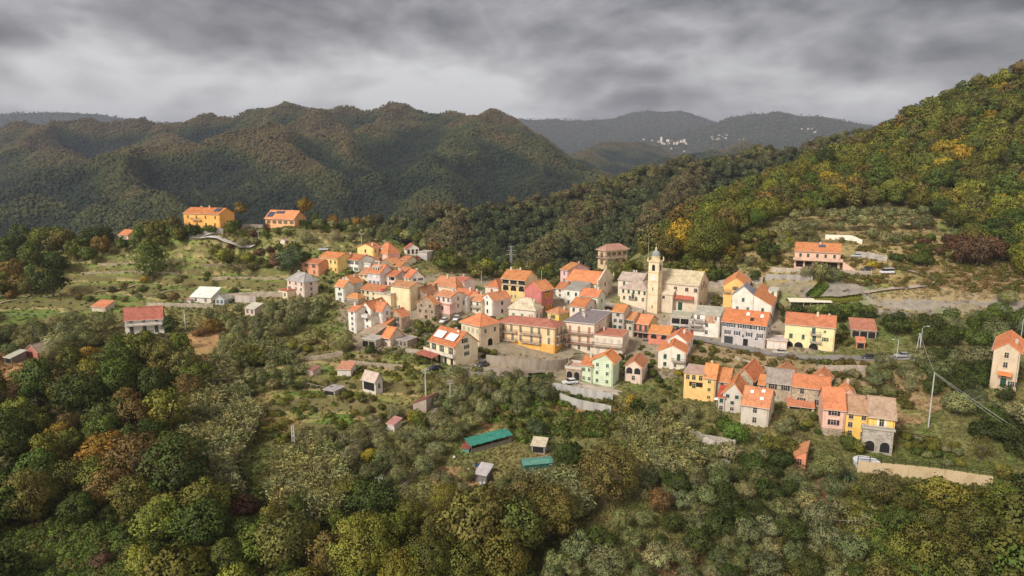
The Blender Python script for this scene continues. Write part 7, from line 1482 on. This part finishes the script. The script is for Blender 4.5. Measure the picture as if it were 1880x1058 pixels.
# brambles
P_, T_, S_ = [], [], []
for poly, n, pal in [([(-30, 1000), (150, 960), (270, 1010), (240, 1075), (-30, 1085)], 700, ['green', 'bright green', 'green']), ([(1600, 960), (1700, 945), (1740, 1070), (1600, 1070)], 420, ['bright green', 'green']), ([(1560, 900), (1890, 900), (1890, 1075), (1560, 1075)], 900, ['olive green', 'brown-green', 'yellow-green', 'green']), ([(270, 900), (460, 890), (540, 960), (420, 1000), (250, 960)], 700, ['green', 'olive green', 'dark green']), ([(1380, 940), (1600, 930), (1600, 1070), (1380, 1070)], 260, ['olive green', 'grey-green', 'brown-green']), ([(0, 760), (340, 660), (460, 900), (560, 1070), (0, 1070)], 1500, ['green', 'dark green', 'brown-green', 'olive green']), ([(640, 930), (1080, 930), (1080, 1090), (600, 1090)], 500, ['olive green', 'green', 'brown-green']),
                     ([(640, 640), (900, 640), (880, 740), (800, 730), (640, 690)], 130, ['olive green', 'brown-green', 'yellow-green']), ([(880, 700), (1130, 740), (1130, 800), (900, 820)], 260, ['green', 'bright green', 'olive green']), ([(1380, 480), (1800, 430), (1880, 540), (1600, 530)], 420, ['brown-green', 'olive green', 'rusty brown']), ([(1270, 640), (1620, 665), (1700, 760), (1560, 740), (1330, 700)], 140, ['brown-green', 'olive green', 'rusty brown']), ([(420, 700), (680, 660), (700, 800), (560, 830), (420, 800)], 130, ['olive green', 'yellow-green', 'green']), ([(1200, 480), (1900, 380), (1900, 540), (1700, 480), (1440, 400)], 300, ['olive green', 'brown-green'])]:
    a, b = in_pic(poly, n); k = ~np.any([(a > h[0] - 3) & (a < h[2] + 3) & (b > h[1]) & (b < h[3] + 2) for h in HRECT], axis=0); a, b = a[k], b[k]; P_.append(drop(a, b)); T_.append(tints(pal, len(a))); S_.append(rng.uniform(.7, 1.7, len(a)))
scatter('brambles', np.concatenate(P_), np.concatenate(T_), np.concatenate(S_), BRAM, .15)
# trees beyond the individual ones on the hillside, and behind its skyline
P_ = [np.array([[t['P'][0], t['P'][1], t['P'][2]] for t in rest])] if rest else []; T_ = [np.array([TINT[t['tint']] for t in rest]) * rng.uniform(.8, 1.2, (len(rest), 1))] if rest else []; S_ = [np.array([t['R'] for t in rest])] if rest else []
n = 2600; Y = rng.uniform(330, 640, n); pxx = rng.uniform(1180, 2300, n); X = (pxx - CX) / F * Y * 1.02; Z = H(X, Y); qx, qy = proj(X, Y, Z)
vis = np.array([abs(hit(u, v)[1] - y) > 6 if -50 < u < 2100 and v < 1000 else True for u, v, y in zip(qx, qy, Y)])      # only where the near slope hides the foot
P_.append(np.stack([X, Y, Z], -1)[vis]); T_.append(tints(['olive green', 'brown-green', 'green', 'rusty brown'], vis.sum())); S_.append(rng.uniform(3.8, 6, vis.sum()))
n = 500; qx = rng.uniform(1330, 1900, n); qy = rng.uniform(130, 420, n); k = inpoly(qx, qy, [(1300, 405), (1500, 315), (1600, 262), (1660, 222), (1780, 168), (1910, 130), (1910, 460), (1770, 430), (1715, 384), (1480, 360), (1400, 372)]); P_.append(drop(qx[k], qy[k])); T_.append(tints(HM, k.sum())); S_.append(rng.uniform(2.5, 4.4, k.sum()))
for lo_, hi_ in ((-620, -45), (1925, 2700)):
    n = 420; Y = rng.uniform(85, 330, n); X = (rng.uniform(lo_, hi_, n) - CX) / F * Y * 1.02; P_.append(np.stack([X, Y, H(X, Y)], -1)); T_.append(tints(['olive green', 'green', 'dark green', 'grey-green'], n)); S_.append(rng.uniform(2.6, 4.8, n))
scatter('hillside_wood', np.concatenate(P_), np.concatenate(T_), np.concatenate(S_), MIDP)
# the wooded valley side behind the village
def on_grid(xx, yy, zz, n, mask, smin, smax, pal, jit=1.0):
    idx = np.flatnonzero(mask); wt = yy.ravel()[idx]; nx = yy.shape[1]; i = rng.choice(idx, n, p=wt ** 1.5 / (wt ** 1.5).sum())
    return np.stack([xx.ravel()[i], yy.ravel()[i], zz.ravel()[i]], -1)
def hill_stuff(name, xx, yy, zz, hf, n, s0, s1, pal, seed, nsc, protos, zmin, facing=True, tj=.3):
    
    qx, qy = proj(xx, yy, zz); d0 = np.gradient(zz, axis=0) / np.gradient(yy, axis=0); mask = ((zz > zmin) & (qx > -80) & (qx < 1960) & (d0 - (zz - CAMZ) / yy > -.06)).ravel()
    g = on_grid(xx, yy, zz, n, mask, s0, s1, pal); g[:, 0] += rng.normal(0, 1, n) * g[:, 1] * .004; g[:, 1] += rng.normal(0, 1, n) * g[:, 1] * .006; g[:, 2] = hf(g[:, 0], g[:, 1])
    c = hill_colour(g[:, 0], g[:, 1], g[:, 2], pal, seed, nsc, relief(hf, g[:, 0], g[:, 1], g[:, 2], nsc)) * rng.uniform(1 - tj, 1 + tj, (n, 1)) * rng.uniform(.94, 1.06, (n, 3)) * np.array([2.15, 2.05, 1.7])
    return scatter(name, g, c, rng.uniform(s0, s1, n), protos)
hill_stuff('valley_wood', rx_, ry_, rz_, rhf, 9000, 3.2, 5.6, RPAL, 23, 120, MIDP[:4] + FARP[:2], -85, tj=.4)
hill_stuff('mountain_forest', mx_, my_, mz_, mhf, 200000, 2.0, 3.7, MPAL, 7, 340, FARP, -110, tj=.22)
hill_stuff('distant_forest', fx_, fy_, fz_, fhf, 22000, 4, 8, FPAL, 51, 1100, FARP, -60)
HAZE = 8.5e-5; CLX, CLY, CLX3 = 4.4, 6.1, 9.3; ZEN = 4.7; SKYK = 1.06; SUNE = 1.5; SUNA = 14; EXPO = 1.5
# ================================================================== air, sky, sun, camera
SUN_EL, SUN_AZ = R(38), R(225)      # azimuth clockwise from +Y (north); the sun is behind the camera, a little left
HAZETOP = 500 if "fz_" not in globals() else max(float(fz_.max()), float(mz_.max())) + 30
hz = MB(); hz.box(-8900, 8900, -800, 9700, -129.5, HAZETOP); hzo = hz.build('haze', None); hzo.data.materials.clear(); tag(hzo, kind='stuff')
m, nt = new_mat('air'); o = N(nt, 'ShaderNodeOutputMaterial'); v = N(nt, 'ShaderNodeVolumePrincipled'); v.inputs['Color'].default_value = (.5, .56, .72, 1); v.inputs['Density'].default_value = HAZE; v.inputs['Anisotropy'].default_value = 0.0
L(nt, v.outputs[0], o.inputs['Volume']); hzo.data.materials.append(m); m.cycles.homogeneous_volume = True if hasattr(m.cycles, 'homogeneous_volume') else None
w = bpy.data.worlds.new('World'); scene.world = w; w.use_nodes = True; nt = w.node_tree; nt.nodes.clear()
out = N(nt, 'ShaderNodeOutputWorld'); bg = N(nt, 'ShaderNodeBackground'); bg.inputs['Strength'].default_value = 1.0
sky = N(nt, 'ShaderNodeTexSky'); sky.sky_type = 'NISHITA'; sky.sun_disc = False; sky.sun_elevation = SUN_EL; sky.sun_rotation = SUN_AZ; sky.air_density = 1.5; sky.dust_density = 3
tc = N(nt, 'ShaderNodeTexCoord'); sx = N(nt, 'ShaderNodeSeparateXYZ'); L(nt, tc.outputs['Generated'], sx.inputs[0])
def mth(op, a, b=None, c=None):
    n = nt.nodes.new('ShaderNodeMath'); n.operation = op
    for i, q in enumerate((a, b, c)):
        if q is None: continue
        if hasattr(q, 'is_output'): L(nt, q, n.inputs[i])
        else: n.inputs[i].default_value = q
    return n.outputs[0]
zc = mth('MAXIMUM', sx.outputs[2], 0.0); den = mth('ADD', zc, .17)
cx = mth('DIVIDE', sx.outputs[0], den); cy = mth('DIVIDE', sx.outputs[1], den)
cb = N(nt, 'ShaderNodeCombineXYZ'); L(nt, cx, cb.inputs[0]); L(nt, cy, cb.inputs[1])
def cloud(scale, loc, detail, rough, dist):
    mp = N(nt, 'ShaderNodeMapping'); mp.inputs['Scale'].default_value = scale; mp.inputs['Location'].default_value = loc; mp.inputs['Rotation'].default_value = (0, R(4), 0); L(nt, tc.outputs['Generated'], mp.inputs[0])
    t = N(nt, 'ShaderNodeTexNoise'); t.inputs['Scale'].default_value = 1.0; t.inputs['Detail'].default_value = detail; t.inputs['Roughness'].default_value = rough; t.inputs['Distortion'].default_value = dist; L(nt, mp.outputs[0], t.inputs['Vector']); return t.outputs[0]
n1 = cloud((3.3, 3.3, 8.0), (CLX, CLY, 0), 7, .5, .15); n1b = cloud((3.3, 3.3, 8.0), (CLX, CLY, .2), 7, .5, .15); n2 = cloud((7, 7, 14), (1.7, 4.2, 0), 5, .5, .2); n2b = cloud((7, 7, 14), (1.7, 4.2, .22), 5, .5, .2); n3 = cloud((1.2, 1.2, 4.0), (CLX3, 2.2, 0), 2, .5, .3)
puff = mth('ABSOLUTE', mth('SUBTRACT', n2, .5)); puffb = mth('ABSOLUTE', mth('SUBTRACT', n2b, .5))
s = mth('ADD', mth('MULTIPLY', n1, .58), mth('ADD', mth('MULTIPLY', mth('SUBTRACT', .16, puff), .3), mth('MULTIPLY', n3, .5)))
s = mth('ADD', s, mth('MULTIPLY', mth('SUBTRACT', n1b, n1), .75))       # bases darker than the lit upper edges
s = mth('ADD', s, mth('MULTIPLY', mth('SUBTRACT', puff, puffb), .3))
# towards the horizon the decks merge into an even veil; overhead and behind the camera, out of view, brightness is added to light the facades
s = mth('SUBTRACT', s, mth('MULTIPLY', zc, .26))
col = ramp(nt, s, [(.40, (.034, .0305, .032)), (.46, (.062, .058, .06)), (.52, (.112, .107, .11)), (.585, (.185, .181, .181)), (.65, (.25, .246, .244))])
hv = nt.nodes.new('ShaderNodeMapRange'); hv.interpolation_type = 'SMOOTHSTEP'; L(nt, zc, hv.inputs[0]); hv.inputs[1].default_value = 0.0; hv.inputs[2].default_value = .10; hv.inputs[3].default_value = .3; hv.inputs[4].default_value = 0.0
col = mixc(nt, 'MIX', hv.outputs[0], col, (.13, .125, .132))
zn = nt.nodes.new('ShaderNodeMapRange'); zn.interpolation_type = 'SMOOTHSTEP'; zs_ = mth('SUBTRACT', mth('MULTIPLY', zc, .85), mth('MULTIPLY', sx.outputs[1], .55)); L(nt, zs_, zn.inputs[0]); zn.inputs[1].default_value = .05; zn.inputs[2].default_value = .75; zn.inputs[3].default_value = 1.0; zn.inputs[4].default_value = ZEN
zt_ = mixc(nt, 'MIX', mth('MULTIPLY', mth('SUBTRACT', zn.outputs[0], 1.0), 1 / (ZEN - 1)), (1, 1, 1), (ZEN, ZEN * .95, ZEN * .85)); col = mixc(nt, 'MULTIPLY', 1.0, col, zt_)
skys = mixc(nt, 'MULTIPLY', 1.0, sky.outputs[0], (.1, .1, .1))
fin = mixc(nt, 'MIX', .96, skys, col)
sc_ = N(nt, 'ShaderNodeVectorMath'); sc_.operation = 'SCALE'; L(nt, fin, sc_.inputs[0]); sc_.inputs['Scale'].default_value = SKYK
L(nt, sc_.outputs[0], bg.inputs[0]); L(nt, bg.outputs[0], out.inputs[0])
ld = bpy.data.lights.new('Sun', 'SUN'); ld.energy = SUNE; ld.angle = R(SUNA); ld.color = (1.0, .95, .88)
lo = bpy.data.objects.new('Sun', ld); COL.objects.link(lo); lo.location = (0, 0, 300)
d = Vector((math.sin(SUN_AZ) * math.cos(SUN_EL), math.cos(SUN_AZ) * math.cos(SUN_EL), math.sin(SUN_EL))); lo.rotation_euler = d.to_track_quat('Z', 'Y').to_euler()
cd = bpy.data.cameras.new('Camera'); co = bpy.data.objects.new('Camera', cd); COL.objects.link(co); scene.camera = co
cd.sensor_width = 36.0; cd.lens = 36.0 * F / 1880.0; cd.clip_start = .5; cd.clip_end = 40000
co.location = (0, 0, CAMZ); co.rotation_euler = (math.pi / 2 - PITCH, 0, 0)
scene.view_settings.view_transform = 'Standard'; scene.view_settings.look = 'None'; scene.view_settings.exposure = EXPO; scene.view_settings.gamma = 1.0
scene.render.engine = 'CYCLES'; cy_ = scene.cycles; cy_.max_bounces = 6; cy_.diffuse_bounces = 3; cy_.transmission_bounces = 4; cy_.transparent_max_bounces = 8; cy_.volume_bounces = 0; cy_.use_denoising = True
try: cy_.denoiser = 'OPENIMAGEDENOISE'
except Exception: pass
